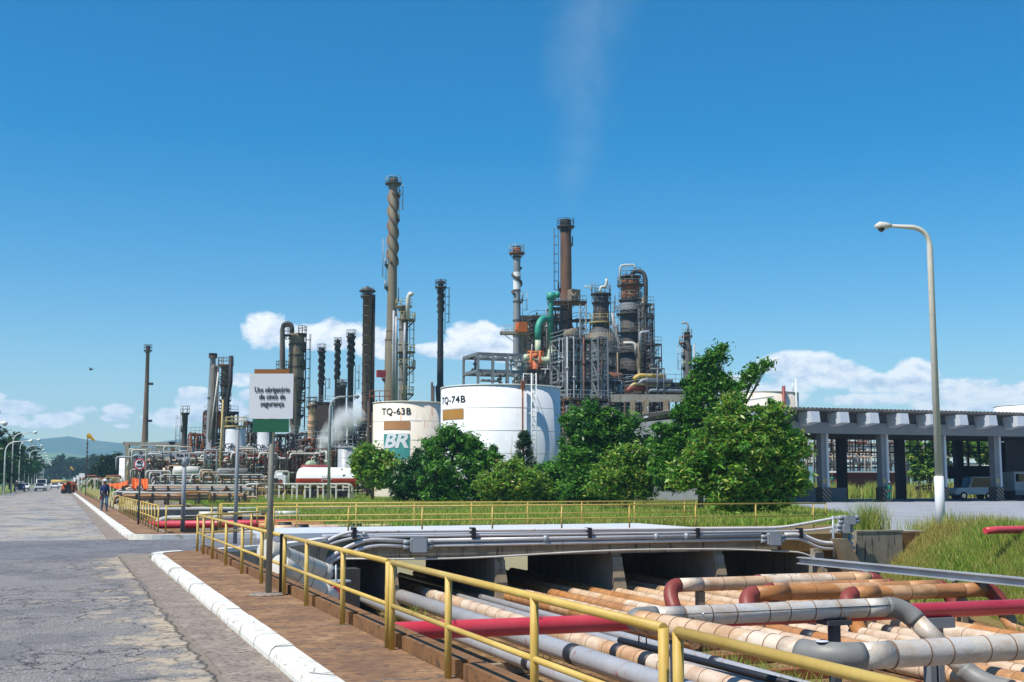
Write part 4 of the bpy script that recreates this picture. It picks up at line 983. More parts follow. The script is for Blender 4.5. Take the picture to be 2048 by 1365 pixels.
m.cyl(onshell(1050, z+1.1, -.4), onshell(1070, z+1.1, -.4), .04, seg=4); t.part('handrail', m, 'white_clean')
# right tanks over the garage
t, c, r, z, s = tank(1534, 215, 66, 783, 'pale rust-streaked tank seen above the garage roof behind the tree', 'tank_rusty')
q = c+RT*(.35*r)-FW*(r*.94+.3); m = MB(); m.cyl((q.x, q.y, z*.4), (q.x, q.y, z+.9), .3); t.part('riser_pipe', m, 'maroon')
q = q+RT*2.2+FW*.3; m = MB(); m.cyl((q.x, q.y, z*.4), (q.x, q.y, z+2.2), .12, seg=6); m.cyl((q.x-.6, q.y, z), (q.x-.6, q.y, z+1.4), .07, seg=5); t.part('mast', m, 'white_clean')
tank(2080, 230, 80, 808, 'white tank rim peeking over the garage roof at the right edge', 'tank_white')
tank(692, 128, 17, 895, 'small grey tank with a pale pink lid beside the tanker trailer', 'grey_light')
tank(252, 245, 14, 913, 'small white tank beneath the concrete portal at left', 'tank_white')
tower('process_column', 'tank', 'fat rusty red vessel on a frame beside the second silo', 528, 158, [(920, 16), (950, 17), (958, 10)], 'maroon', dome=.3, part='shell', plats=[(916, 12)])
# ------------------------------------------------------------------ centre right cluster
# 19 grey chimney
t, b, s, rad = tower('chimney', 'chimney', 'slender grey chimney with a white banded twist and a flared rusty crown', 1034, 190, [(494, 7), (503, 7.5), (511, 5.5), (513, 8), (530, 7), (600, 7), (626, 7.6), (760, 8)], 'stack_grey', bands=(515, 556, 582, 604, 642, 672, 730), helix=(535, 590, 1.6, .45, 1), plats=[(506, 16), (600, 13, RIGHT-.6, RIGHT+.6)], ladders=[(RIGHT, 585, 645)], pmat='rust', rmat='galv', bmat='steel_dark', rim='rust')
s = 190/F; m = MB(); m.lathe(b.x, b.y, [(7.6*s, Z(545, 190)), (7.6*s, Z(580, 190))], 24, cap=False); t.part('white_band', m, 'white_clean')
m = MB(); m.lathe(b.x, b.y, [(8.5*s, Z(737, 190)), (8.5*s, Z(785, 190))], 24, cap=False); t.part('white_band', m, 'white_clean')
m = MB(); q = D(1030, 667, 186); m.box(tuple(q), (4.6, 3, .25), -YAW); t.part('platform', m, 'vessel_tan')
m = MB()
for i in range(9): a = D(1004+i*6.6, 667, 184.6); m.cyl(a, a+Vector((0, 0, 1.2)), .045, seg=4)
for h in (.6, 1.2): m.cyl(D(1003, 667, 184.6)+Vector((0, 0, h)), D(1058, 667, 184.6)+Vector((0, 0, h)), .045, seg=4)
m.cyl(D(1003, 667, 184.6), D(1058, 667, 184.6), .12, seg=4); m.beam(D(1006, 668, 185), D(1028, 684, 185), .12)
t.part('handrail', m, 'galv')
m = MB(); q = D(1043, 655, 184); m.box(tuple(q), (1.4, 1.2, 1.5)); m.box(tuple(q+Vector((0, 0, -.2))), (1.7, 1.0, .5)); t.part('burner_box', m, 'orange')
# 20 olive box
m = MB(); a = gp0(1072, 214); zt = Z(634, 214); m.box((a.x, a.y, zt/2), (5.4, 4, zt), -YAW-.1); 
for i in range(14): q = D(1044+i*4.3, 633, 211.9); m.box((q.x, q.y, zt-2.5), (.08, .1, 5), -YAW)
solo('furnace_building', m, 'olive_panel', 'dark olive panelled box building behind the green pipes', 'building', a)
# 21 big brown stack
t, b, s, rad = tower('chimney', 'chimney', 'thick rust brown chimney with a dark crown, highest in the right cluster', 1134, 200, [(440, 10.5), (466, 11), (604, 12), (672, 13), (760, 13)], 'rust_brown', bands=(452, 640), plats=[(453, 18), (488, 15, RIGHT-.4, RIGHT+.4), (578, 17, LEFT-.5, LEFT+.5), (605, 22, 0, 2*pi, 'rust', 'rust_orange')], ladders=[(LEFT, 456, 604)], rmat='steel_dark', bmat='brown_dark')
m = MB(); m.lathe(b.x, b.y, [(10.9*s, Z(440.5, 200)), (11.4*s, Z(466, 200))], 24, cap=False); t.part('sooty_crown', m, 'stack_black')
m = MB(); q = D(1148, 592, 196); m.box(tuple(q), (1.7, 1.2, 2), .2); m.tube([D(1142, 586, 195.3), D(1147, 594, 195.1), D(1152, 588, 195.3)], .25, 8); t.part('hood', m, 'vessel_tan')
m = MB(); q = D(1134, 607, 197); m.box(tuple(q), (6.2, 4.4, .2), -YAW); t.part('platform', m, 'rust')
m = MB()
for i in range(11): a = D(1095+i*7.8, 607, 194.7); m.cyl(a, a+Vector((0, 0, 1.2)), .045, seg=4)
for h in (.6, 1.2): m.cyl(D(1095, 607, 194.7)+Vector((0, 0, h)), D(1173, 607, 194.7)+Vector((0, 0, h)), .05, seg=4)
for px_ in (1160, 1172): m.cyl(D(px_, 607, 195), gp0(px_, 195), .13, seg=5)
for k in range(5): m.beam(D(1160, 612+k*16, 195), D(1172, 628+k*16, 195), .09)
for k in range(5): m.beam(D(1172, 612+k*16, 195), D(1160, 628+k*16, 195), .09)
for k in range(5): m.beam(D(1158, 628+k*16, 195), D(1180, 628+k*16, 195), .09)
t.part('handrail', m, 'steel_grey')
# 22 green ducts
t = T('duct', 'green vertical duct with elbowed top beside the thick brown chimney', 'duct', gp0(1102, 188))
m = MB(); m.tube(bend([D(1120, 590, 188), D(1102, 590, 188), D(1102, 690, 188)], 1, 5), .38, 12); t.part('duct_run', m, 'green_pipe')
m = MB(); m.cyl(D(1102, 586, 188), D(1102, 600, 188), .7); m.cyl(D(1112, 590, 188), D(1118, 590, 188), .5); t.part('valve_head', m, 'green_pipe')
m = MB(); m.tube([D(1102, 690, 188), D(1103, 740, 188)], .3, 10); t.part('lower_run', m, 'pale_green')
t = T('duct', 'green goose-neck duct running down into pale peeling paint', 'duct', gp0(1076, 184))
m = MB(); m.tube(bend([D(1098, 640, 186), D(1086, 636, 185), D(1076, 650, 184), D(1076, 680, 184)], 1.2, 5), .5, 12); t.part('duct_run', m, 'green_pipe')
m = MB(); m.tube([D(1076, 680, 184), D(1076, 715, 184)], .46, 12); t.part('lower_run', m, 'pale_green')
m = MB(); m.tube(bend([D(1044, 742, 182), D(1046, 716, 182), D(1066, 716, 182), D(1082, 722, 182), D(1102, 722, 182), D(1104, 700, 182)], 1, 5), .6, 12); t.part('cross_run', m, 'pale_green')
t = T('valve_station', 'bright orange valve frame at the foot of the green ducts', 'valve', gp0(1072, 180))
m = MB()
for px_ in (1062, 1080): m.cyl(D(px_, 702, 180), D(px_, 742, 180), .2, seg=6)
for py in (704, 712, 724): m.cyl(D(1055, py, 180), D(1088, py, 180), .12, seg=6)
for k in range(6): a = D(1056+k*6, 704, 180); m.cyl(a, a+Vector((0, 0, -.9)), .07, seg=5)
t.part('frame', m, 'orange'); m = MB(); m.cyl(D(1071, 722, 179.5), D(1071, 760, 179.5), .45, seg=10); m.cyl(D(1066, 712, 179), D(1076, 712, 179), .4); t.part('valve_body', m, 'orange')
SC = []
# 24 regenerator style column
t, b, s, rad = tower('process_column', 'column', 'dark column widening over a yellow platform into a broad dome', 1205, 190, [(588, 15), (640, 16), (655, 18), (668, 27), (688, 33), (760, 33), (772, 30)], 'vessel_dark', bands=(612, 625, 688, 715), plats=[(588, 21), (605, 19), (645, 24, 0, 2*pi, 'yellow_far', 'yellow_far'), (740, 36), (765, 36)], ladders=[(RIGHT, 590, 650), (FRONT+.5, 650, 760)], rmat='steel_grey', dome=.15)
m = MB(); m.lathe(b.x, b.y, [(27.5*s, Z(668, 190)), (33.4*s, Z(686, 190))], 28, cap=False); t.part('cone_lagging', m, 'vessel_tan')
m = MB(); m.lathe(b.x, b.y, [(33.5*s, Z(700, 190)), (33.5*s, Z(736, 190))], 28, cap=False); t.part('lagging', m, 'stack_grey')
sidepipe(t, 1203, 188, [(1200, 588), (1200, 576), (1210, 576), (1212, 570), (1212, 560)], .22, 'white_pipe', 1, 'vent_pipe', .8)
for px_ in (1184, 1190, 1219): sidepipe(t, px_, 188, [(px_, 588), (px_, 565)], .07, 'steel_grey', 0, 'mast')
sidepipe(t, 1170, 188, [(1182, 580), (1180, 574), (1168, 573)], .1, 'white_pipe', 0, 'vent_pipe', .3)
for i, dx in enumerate((1.6, 2.1)): sidepipe(t, 1236, 188, [(1222, 630), (1228+i*4, 668), (1236+i*3, 690), (1236+i*3, 800)], .18, 'grey_light', 2, 'pipe')
# 25 big right column
t, b, s, rad = tower('process_column', 'column', 'tallest dark column on the right with a rusty red head and stacked platforms', 1265, 185, [(560, 18), (600, 19), (603, 21), (705, 21.5), (708, 22.5), (770, 23)], 'vessel_dark', dome=.2, bands=(600, 640, 690), plats=[(553, 22), (570, 27), (600, 24), (628, 29), (665, 28), (705, 29), (742, 32)], ladders=[(LEFT, 600, 740), (RIGHT+.4, 560, 670)], rmat='vessel_grey', pmat='steel_dark')
m = MB(); m.lathe(b.x, b.y, [(18.4*s, Z(562, 185)), (19*s, Z(596, 185))], 28, cap=False); t.part('rusty_head', m, 'rust_orange')
m = MB(); m.lathe(b.x, b.y, [(22*s, Z(608, 185)), (22*s, Z(622, 185))], 28, cap=False); t.part('lagging', m, 'stack_grey')
sidepipe(t, 1290, 185, [(1262, 556), (1264, 546), (1284, 545), (1290, 560), (1290, 745)], .34, 'vessel_dark', 1.0, 'overhead_duct', 1.2)
sidepipe(t, 1285, 185, [(1283, 600), (1282, 745)], .18, 'vessel_tan', 2.0, 'pipe')
sidepipe(t, 1240, 184, [(1238, 575), (1239, 533), (1268, 532), (1268, 540)], .14, 'white_pipe', 1, 'vent_pipe', .6)
sidepipe(t, 1246, 182, [(1244, 690), (1262, 690), (1268, 694), (1268, 712)], .22, 'white_pipe', 2.4, 'pipe', .5)
sidepipe(t, 1276, 182, [(1277, 705), (1277, 672), (1280, 669), (1296, 668)], .25, 'grey_light', 2.4, 'pipe', .5)
t2 = T('process_vessel', 'tan bottle shaped vessel hung on the side of the tallest dark column', 'vessel', gp0(1281, 179)); m = MB(); a = gp0(1281, 180)
m.lathe(a.x, a.y, [(3*180/F, Z(685, 180)), (7.5*180/F, Z(690, 180)), (7*180/F, Z(710, 180)), (4*180/F, Z(735, 180)), (2.5*180/F, Z(748, 180))], 16); t2.part('shell', m, 'vessel_tan')
for k_, (a_, b_x, y_, d__, lb_) in enumerate(((1168, 1240, 706, 182, 'dark scaffold walkways wrapped round the broad domed column'), (1284, 1308, 610, 182, 'dark scaffold stair clinging to the tallest right column'), (1098, 1136, 618, 190, 'dark scaffold bay left of the thick brown chimney'), (1296, 1322, 690, 180, 'narrow dark pipe bay right of the tallest column'))):
    SC.append((lb_, a_, b_x, y_, d__, k_))
# 27 small right column
t, b, s, rad = tower('process_column', 'column', 'small rusty topped column on its own, right of the main cluster', 1379, 230, [(665, 6), (690, 7), (692, 9), (800, 9)], 'vessel_dark', bands=(700,), plats=[(672, 11, 0, 2*pi, 'rust', 'galv'), (686, 17, LEFT-1.4, LEFT+1, 'rust', 'galv'), (712, 13, LEFT-.8, LEFT+.8), (735, 13, LEFT-.8, LEFT+.8)], ladders=[(LEFT, 690, 760)], rmat='galv')
sidepipe(t, 1370, 229, [(1376, 665), (1375, 650), (1370, 645), (1363, 648)], .22, 'grey_light', .5, 'vent_pipe', 1.5)
sidepipe(t, 1387, 229, [(1386, 690), (1387, 800)], .2, 'grey_light', 1.5, 'pipe')
# ------------------------------------------------------------------ steel frames and process clutter
def pipes_in(t, c, w, dp, z0, z1, n, mats, rr=(.07, .22), ang=0, seed=0):
    Q = random.Random(seed); ax = Vector((cos(ang), sin(ang), 0)); ay = Vector((-sin(ang), cos(ang), 0))
    for i in range(n):
        p = Vector((Q.uniform(-w/2, w/2), Q.uniform(-dp/2, dp/2), Q.uniform(z0, z1))); pts = [p.copy()]; last = -1
        for k in range(Q.randint(2, 5)):
            dd = Q.choice([x for x in (0, 1, 2, 2) if x != last]); last = dd; L = Q.uniform(.15, .7)
            if dd == 0: p.x = max(-w/2, min(w/2, p.x+Q.choice((-1, 1))*L*w))
            elif dd == 1: p.y = max(-dp/2, min(dp/2, p.y+Q.choice((-1, 1))*L*dp))
            else: p.z = max(z0, min(z1, p.z+Q.choice((-1, 1))*L*(z1-z0)))
            if (p-pts[-1]).length > .3: pts.append(p.copy())
        if len(pts) < 2: continue
        r = Q.uniform(*rr); W = [c+ax*q.x+ay*q.y+Vector((0, 0, q.z)) for q in pts]
        m = MB(); m.tube(bend(W, r*3, 3), r, 7)
        for a_, b_x in zip(W[:-1], W[1:]):
            q = a_.lerp(b_x, Q.uniform(.3, .7)); e_ = (b_x-a_).normalized()*.12; m.cyl(q-e_, q+e_, r*1.9+.03, seg=6)
        t.part('pipe', m, Q.choice(mats))
def drum(t, c, L, r, ang, mat, name='drum'):
    m = MB(); d = Vector((cos(ang), sin(ang), 0)); pts = []; rs = []
    for f, q in ((-.5, .05), (-.485, .5), (-.46, .8), (-.42, 1), (.42, 1), (.46, .8), (.485, .5), (.5, .05)): pts.append(c+d*f*L); rs.append(r*q)
    m.tube(pts, rs, 16); t.part(name, m, mat)
def frame(label, px0, px1, ytop, d, levels, mat='steel_dark', nx=3, dp=None, npipes=8, pm=('vessel_dark', 'grey_light', 'rust', 'vessel_tan'), braces=True, decks=True, drums=0, name='process_structure', cat='steel structure', ang=0, seed=1, ybot=None, col=.16, rails=True, rr=(.05, .14), rmat='galv', zb=0):
    s = d/F; W = (px1-px0)*s/1.1; dp = dp or W*.5; c = gp0((px0+px1)/2, d); t = T(name, label, cat, c); z1 = Z(ytop, d)
    if ybot: zb = Z(ybot, d)
    ax = Vector((cos(ang), sin(ang), 0)); ay = Vector((-sin(ang), cos(ang), 0))
    P = lambda u, v, z: c+ax*(u*W/2)+ay*(v*dp/2)+Vector((0, 0, z))
    us = [-1+2*i/(nx-1) for i in range(nx)]; zl = [Z(y, d) for y in levels]
    for u in us:
        for v in (-1, 1): m = MB(); m.beam(P(u, v, zb), P(u, v, z1), col*1.3, col*1.3); t.part('column', m, mat)
    m = MB()
    for z in zl:
        for v in (-1, 1): m.beam(P(-1, v, z), P(1, v, z), col, col*1.5)
        for u in us: m.beam(P(u, -1, z), P(u, 1, z), col, col*1.5)
    t.part('beams', m, mat)
    if braces and len(zl) > 1:
        m = MB(); zz = sorted(zl+([zb] if not ybot else []))
        for i in range(len(zz)-1):
            j = i % (nx-1); m.beam(P(us[j], -1, zz[i]), P(us[j+1], -1, zz[i+1]), col*.7)
            if nx > 2: j = (i+1) % (nx-1); m.beam(P(us[j+1], -1, zz[i]), P(us[j], -1, zz[i+1]), col*.7)
            m.beam(P(-1, -1, zz[i]), P(-1, 1, zz[i+1]), col*.7)
        t.part('braces', m, mat)
    if decks:
        for z in zl:
            m = MB(); cc = P(0, 0, z+.12); m.box(tuple(cc), (W*1.02, dp*1.02, .08), ang); dk = t.part('deck', m, 'steel_dark')
            if rails:
                m = MB()
                for h in (.6, 1.15):
                    m.beam(P(-1, -1, z+h), P(1, -1, z+h), .06); m.beam(P(-1, -1, z+h), P(-1, 1, z+h), .06)
                k = max(3, int(W/1.2))
                for i in range(k+1): m.beam(P(-1+2*i/k, -1, z), P(-1+2*i/k, -1, z+1.15), .05)
                t.part('handrail', m, rmat, dk)
    if npipes: pipes_in(t, c, W*1.02, dp*1.1, max(zb, .3), z1, int(npipes*1.5), pm, rr, ang, seed)
    Q = random.Random(seed+5)
    for i in range(drums):
        z = Q.choice(zl)+.9; drum(t, P(Q.uniform(-.4, .4), Q.uniform(-.5, .2), z), W*Q.uniform(.3, .55), Q.uniform(.5, .9), ang+Q.choice((0, pi/2)), Q.choice(('vessel_grey', 'rust', 'vessel_tan')))
    return t
frame('open grey two-storey steel frame rising above the large white tank', 934, 1036, 713, 160, [714, 747], 'steel_grey', 4, 6, 4, braces=False, decks=False, col=.26, seed=3, pm=('vessel_dark', 'grey'), ybot=790, rr=(.1, .2))
frame('grey lattice frame with long diagonals below the thick brown chimney', 1110, 1195, 680, 172, [682, 725, 765, 800], 'steel_grey', 3, 5.5, 34, col=.19, seed=4, drums=4)
frame('tall grey latticed pylon in front of the broad domed column', 1190, 1213, 676, 166, [678, 720, 760, 800, 840], 'steel_grey', 2, 2, 10, col=.19, seed=5)
frame('dark pipe-filled structure behind the upper edge of the large white tank', 1036, 1108, 742, 178, [744, 765, 785], 'steel_dark', 4, 5, 22, seed=6)
frame('cluttered dark structure right of the large white tank, below the lattice', 1118, 1215, 800, 150, [802, 835, 868, 900], 'steel_dark', 4, 5, 30, seed=7, drums=3)
frame('upper rusty framework around the chimney foot and green ducts', 1060, 1130, 630, 194, [640, 668, 700], 'steel_dark', 3, 4, 16, seed=8, rmat='steel_grey')
frame('dark platforms and pipework between domed column and tallest column', 1180, 1262, 765, 176, [768, 790, 812, 840], 'steel_dark', 4, 6, 26, seed=9, drums=2)
frame('square grey stair frame right of the thick brown chimney', 1146, 1178, 640, 200, [642, 672, 700], 'steel_dark', 2, 3, 6, seed=10)
frame('dark pipework block at the foot of the tallest right column', 1225, 1330, 800, 170, [802, 825, 850], 'steel_dark', 4, 6, 22, seed=11)
frame('concrete-beamed pipe deck with yellow pipes right of the tallest column', 1262, 1400, 770, 150, [772, 788], 'steel_dark', 5, 6, 8, pm=('rust', 'vessel_dark', 'grey'), seed=12, braces=False, rmat='galv')
t = T('pipe_rack', 'concrete rack with fat yellow and grey pipes below the tallest column', 'pipe rack', gp0(1310, 146))
m = MB(); a, b = D(1222, 797, 146), D(1400, 797, 146); m.beam(a, b, .5, .9); t.part('beam', m, 'concrete')
for px_ in (1265, 1292, 1331, 1380): m = MB(); m.beam(gp0(px_, 146), D(px_, 800, 146), .6, .6); t.part('column', m, 'concrete_warm')
for py0, px0_, px1_, mt, r in ((752, 1276, 1330, 'yellow', .3), (760, 1285, 1345, 'grey_light', .2), (768, 1268, 1340, 'yellow_far', .22), (776, 1262, 1300, 'maroon', .35), (781, 1300, 1390, 'grey', .2)):
    m = MB(); m.tube(bend([D(px0_-8, py0+8, 146), D(px0_, py0, 146), D(px1_, py0+2, 147)], .6), r, 10); t.part('pipe', m, mt)
m = MB()
for px_ in (1315, 1328): m.cyl(D(px_, 736, 146), D(px_, 790, 146), .1, seg=5)
m.cyl(D(1300, 738, 146), D(1328, 738, 146), .1, seg=5); t.part('gantry', m, 'steel_grey')
for lb_, a_, b_x, y_, d__, k_ in SC:
    frame(lb_, a_, b_x, y_, d__, [y_+1+q*26 for q in range(int((800-y_)/26))], 'vessel_dark', 3 if k_ != 3 else 2, 2.2, 18, pm=('vessel_dark', 'rust', 'grey_light', 'vessel_tan', 'steel_dark'), seed=90+k_, col=.1, rr=(.05, .13), rmat='vessel_grey')
# mid and left process blocks
frame('dark furnace block with railed top at the foot of the shortest twisted chimney', 622, 660, 806, 208, [808, 850], 'vessel_dark', 3, 5, 14, seed=20, drums=1)
m = MB(); a = gp0(640, 205); m.box((a.x, a.y, Z(812, 205)/2), (3.2, 3, Z(812, 205)), -YAW); solo('furnace', m, 'brown_dark', 'tall dark brown furnace box behind the cream ribbed column', 'furnace', a)
frame('dark furnace structure with slanted white pipes left of the rust-streaked tank', 684, 748, 855, 182, [857, 880, 905], 'steel_dark', 4, 6, 34, seed=21, pm=('vessel_dark', 'white_pipe', 'brown_dark', 'vessel_dark'), drums=2)
frame('lattice tower with red drum pipes beneath the brown banded column', 578, 615, 868, 176, [870, 890, 915], 'steel_grey', 2, 4, 16, seed=22, pm=('maroon', 'grey_light', 'vessel_dark'))
frame('rusty orange structure with railings right of the small dark column', 376, 402, 868, 205, [870, 890, 915], 'rust_orange', 3, 4, 16, pm=('rust_orange', 'vessel_dark', 'rust'), seed=23)
frame('dense dark framework around the strapped column, left cluster', 405, 470, 825, 205, [828, 850, 875, 900, 925], 'steel_dark', 4, 6, 34, pm=('rust', 'vessel_dark', 'rust_orange', 'vessel_tan', 'grey_light'), seed=24, drums=3)
m = MB(); a = D(431, 842, 198); m.box(tuple(a), (1.7, 1.5, 2)); solo('burner_box', m, 'orange', 'bright orange burner housing in the left cluster', 'burner', a)
frame('dark pipework between the two white silos', 488, 518, 845, 180, [848, 875, 905], 'steel_dark', 3, 4, 16, seed=25)
frame('pipework block behind the belt sign pole', 545, 582, 870, 175, [872, 900, 925], 'steel_dark', 3, 5, 22, pm=('rust', 'maroon', 'vessel_dark', 'grey_light'), seed=26)
frame('crowded valves and pipes left of the steam plume', 600, 640, 880, 165, [882, 910, 930], 'steel_dark', 3, 5, 22, pm=('maroon', 'rust', 'grey_light', 'white_pipe'), seed=27)
frame('rust red pipework low behind the tanker trailer', 640, 700, 905, 150, [907, 930], 'steel_dark', 4, 5, 22, pm=('maroon', 'white_pipe', 'rust', 'red_far'), seed=28)
# portal at left
t = T('portal_frame', 'pale concrete portal frame around the slim chimney', 'frame', gp0(310, 240))
for px_ in (255, 330): m = MB(); m.beam(gp0(px_, 240), D(px_, 888, 240), .8, .8); t.part('column', m, 'concrete')
m = MB(); m.beam(D(246, 888, 240), D(372, 889, 240), .5, .7); m.beam(D(255, 900, 240), D(330, 900, 240), .4, .8); t.part('beam', m, 'concrete')
for k_, (a_, b_x, yt_, d__, lb_) in enumerate(((300, 372, 905, 185, 'low dark pipework thicket right of the lone chimney foot'), (372, 450, 915, 170, 'low dark pipework thicket before the left cluster'), (430, 520, 900, 188, 'low dark pipework thicket behind the first silo'), (500, 600, 905, 178, 'low dark pipework thicket behind the red vessel'), (590, 700, 895, 172, 'low dark pipework thicket under the twisted chimneys'))):
    frame(lb_, a_, b_x, yt_, d__, [yt_+2, yt_+22, yt_+42], 'steel_dark', 7, 6, 34, pm=('vessel_dark', 'grey_light', 'rust', 'steel_dark', 'white_pipe', 'rust_orange'), seed=70+k_, rr=(.06, .17), drums=3)
frame('low dark manifold structure under the concrete portal', 262, 350, 925, 225, [927, 945], 'steel_dark', 5, 6, 22, pm=('white_pipe', 'vessel_dark', 'rust_orange', 'white_pipe'), seed=30)
# ------------------------------------------------------------------ long low pipe racks between plant and street
def rack(label, px0, px1, d, ytops, r, mats, nsup=6, loops=3, seed=1, sup='white_pipe', verts=0):
    Q = random.Random(seed); c = gp0((px0+px1)/2, d); t = T('pipe_rack', label, 'pipe rack', c)
    Y = c.y; xa, xb = XY(px0, Y), XY(px1, Y)
    for i, py in enumerate(ytops):
        z = D((px0+px1)/2, py, d).z; yy_ = Y+Q.uniform(-1.2, 1.2); m = MB(); u0 = xa+Q.uniform(0, .15)*(xb-xa); u1 = xb-Q.uniform(0, .15)*(xb-xa)
        pts = [(u0, yy_, max(.1, z-1.0)), (u0, yy_, z)]
        for k in range(loops):
            f = (k+Q.uniform(.3, .7))/loops; x = u0+(u1-u0)*f; h = Q.choice((-.6, .5, .8, 0))
            if h: pts += [(x, yy_, z), (x, yy_, z+h), (x+Q.uniform(.8, 2.5), yy_, z+h)]; pts += [(pts[-1][0], yy_, z)]
        pts += [(u1, yy_, z), (u1, yy_, max(.1, z-1.0))]
        m.tube(bend(pts, r*2.5, 4), r*Q.uniform(.4, .85), 8); t.part('pipe', m, mats[i % len(mats)])
    zt = D((px0+px1)/2, min(ytops), d).z
    for i in range(nsup):
        x = xa+(xb-xa)*(i+.5)/nsup; m = MB()
        for dy in (-1.3, 1.3): m.beam((x, Y+dy, 0), (x, Y+dy, zt), .16)
        for py in ytops[::2]: z = D((px0+px1)/2, py, d).z-r-.08; m.beam((x, Y-1.4, z), (x, Y+1.4, z), .14)
        t.part('support', m, sup)
    for i in range(verts):
        x = Q.uniform(xa, xb); z = Q.uniform(zt*.6, zt*1.15); m = MB(); y_ = Y+Q.uniform(-1.6, 1.6); x2 = x+Q.uniform(-2.5, 2.5); m.tube(bend([(x, y_, 0), (x, y_, z), (x2, y_, z), (x2, y_, z*Q.uniform(.1, .9))], .25), Q.uniform(.05, .13), 7); t.part('riser', m, Q.choice(mats))
    return t
WP = ('white_pipe', 'grey_light', 'clad_cream', 'white_pipe', 'rust_orange')
rack('rack of white and grey pipes at the back, under the left cluster', 250, 520, 165, [905, 911, 917, 923, 930, 937], .2, WP, 14, 4, 41, 'steel_dark', 40)
rack('rack of looped silver pipes with tall bends left of the silos', 262, 430, 145, [912, 918, 924, 930, 936, 942, 948], .19, ('grey_light', 'white_pipe', 'rust', 'white_pipe', 'vessel_dark', 'clad_cream'), 10, 3, 42, 'steel_dark', 36)
rack('rack of rusty and white pipes behind the tanker trailer', 430, 700, 150, [908, 915, 922, 930, 938, 946], .17, ('white_pipe', 'maroon', 'rust', 'grey_light', 'vessel_dark'), 13, 4, 43, 'steel_dark', 44)
rack('low rack of white pipes below the silos', 300, 560, 132, [950, 955, 960, 965], .16, ('white_pipe', 'grey_light', 'clad_cream'), 14, 1, 44, 'steel_dark', 22)
rack('long white pipe on low stands in front of the tanker trailer', 470, 705, 118, [969], .2, ('white_pipe',), 9, 0, 45, 'white_pipe')
rack('ground level white and cream pipes behind the culvert beam', 230, 520, 112, [972, 976, 980, 984], .13, ('white_pipe', 'clad_cream', 'grey_light', 'rust'), 10, 0, 46, 'steel_dark', 8)
rack('lowest bundle of pale pipes just behind the culvert beam', 225, 500, 95, [986, 989, 992, 995, 999], .12, ('white_pipe', 'clad_cream', 'clad_orange', 'white_pipe', 'grey_light'), 9, 0, 47, 'steel_dark', 4)
rack('distant jumble of pipes beside the street towards the tarpaulin', 150, 245, 230, [958, 963, 968, 973], .25, ('rust_orange', 'white_pipe', 'clad_cream', 'yellow_far'), 6, 2, 48, 'white_pipe', 12)
for i, (px_, py, L, r, mt, d, lb) in enumerate(((372, 944, 3.0, .62, 'white_pipe', 140, 'off-white horizontal drum among the silver pipes'), (345, 946, 3, .8, 'clad_cream', 150, 'peach horizontal drum left of the white one'), (464, 947, 3.6, .6, 'vessel_grey', 138, 'grey horizontal exchanger under the first silo'), (632, 945, 3.5, .8, 'maroon', 130, 'small maroon horizontal drum above the tanker trailer'), (622, 932, 1.6, .6, 'pale_green', 140, 'pale round vessel above the maroon drum'))):
    c = D(px_, py, d); t = T('drum', lb, 'drum', (c.x, c.y, 0)); drum(t, c, L, r, 0 if i != 4 else pi/2, mt, 'shell')
    for q in (-.3, .3): m = MB(); m.bb(c.x+q*L-.12, c.x+q*L+.12, c.y-.5, c.y+.5, 0, c.z-r*.7); t.part('saddle', m, 'concrete')
# cabin and tanker trailer
c = gp0(557, 122); t = T('site_cabin', 'small white site cabin with a red disc behind the sign pole', 'cabin', c)
z0 = Z(970, 122); z1 = Z(957, 122)
m = MB(); m.box((c.x, c.y, (max(z0, .3)+2.4)/2), (1.6, 1.2, 2.4-max(z0, .3)), -YAW); m.box((c.x+.1, c.y, 2.5), (.6, .6, .35), -YAW); t.part('body', m, 'white_clean')
m = MB(); q = D(551, 963, 121.2); m.box(tuple(q), (.55, .1, .6), -YAW); t.part('window', m, 'glass'); m = MB(); q = D(561, 964, 121.25); m.cyl(q, q-FW*.06, .24, seg=16); t.part('disc', m, 'maroon')
c = gp0(655, 122); t = T('tanker_trailer', 'long tanker trailer with a white top and red lower side behind the lawn', 'trailer', c)
L = 120*122/F; ax = RT; r = 1.15; zc = Z(957.5, 122)
def halfdrum(lo, hi, rr):
    m = MB(); n = 10; vs = []; sec = []
    for x, k in ((-.5, .6), (-.47, .9), (-.42, 1), (.5, 1)):
        for i in range(n+1):
            a = lo+(hi-lo)*i/n; p = c+ax*(x*L)+FW*(cos(a)*rr*k)+Vector((0, 0, zc+sin(a)*rr*.95*k)); vs.append(p)
    m.add(vs, [(j*(n+1)+i, j*(n+1)+i+1, (j+1)*(n+1)+i+1, (j+1)*(n+1)+i) for j in range(3) for i in range(n)], 0, True); return m
t.part('tank_top', halfdrum(.0, pi-.02, r), 'white_clean'); t.part('tank_side', halfdrum(pi-.02, pi+.75, r*1.003), 'tanker_red'); t.part('tank_belly', halfdrum(pi+.75, 2*pi, r*.995), 'vessel_tan')
m = MB(); vs, fs = textmesh('JCA', .6, extrude=.01, offset=.02); o = D(657, 960.5, 122)-FW*(r+.06); m.add([o+RT*v[0]+Vector((0, 0, v[1])) for v in vs], fs); t.part('lettering', m, 'sign_white')
for q in (-.3, -.22, .2, .28): 
    m = MB(); p = c+ax*(q*L)+Vector((0, 0, .45)); m.cyl(p-FW*.9, p-FW*1.15, .45, seg=16); t.part('wheel', m, 'rubber')
m = MB(); m.box((c.x, c.y, .75), (L*.9, 1.2, .3), -YAW); t.part('chassis', m, 'steel_dark')
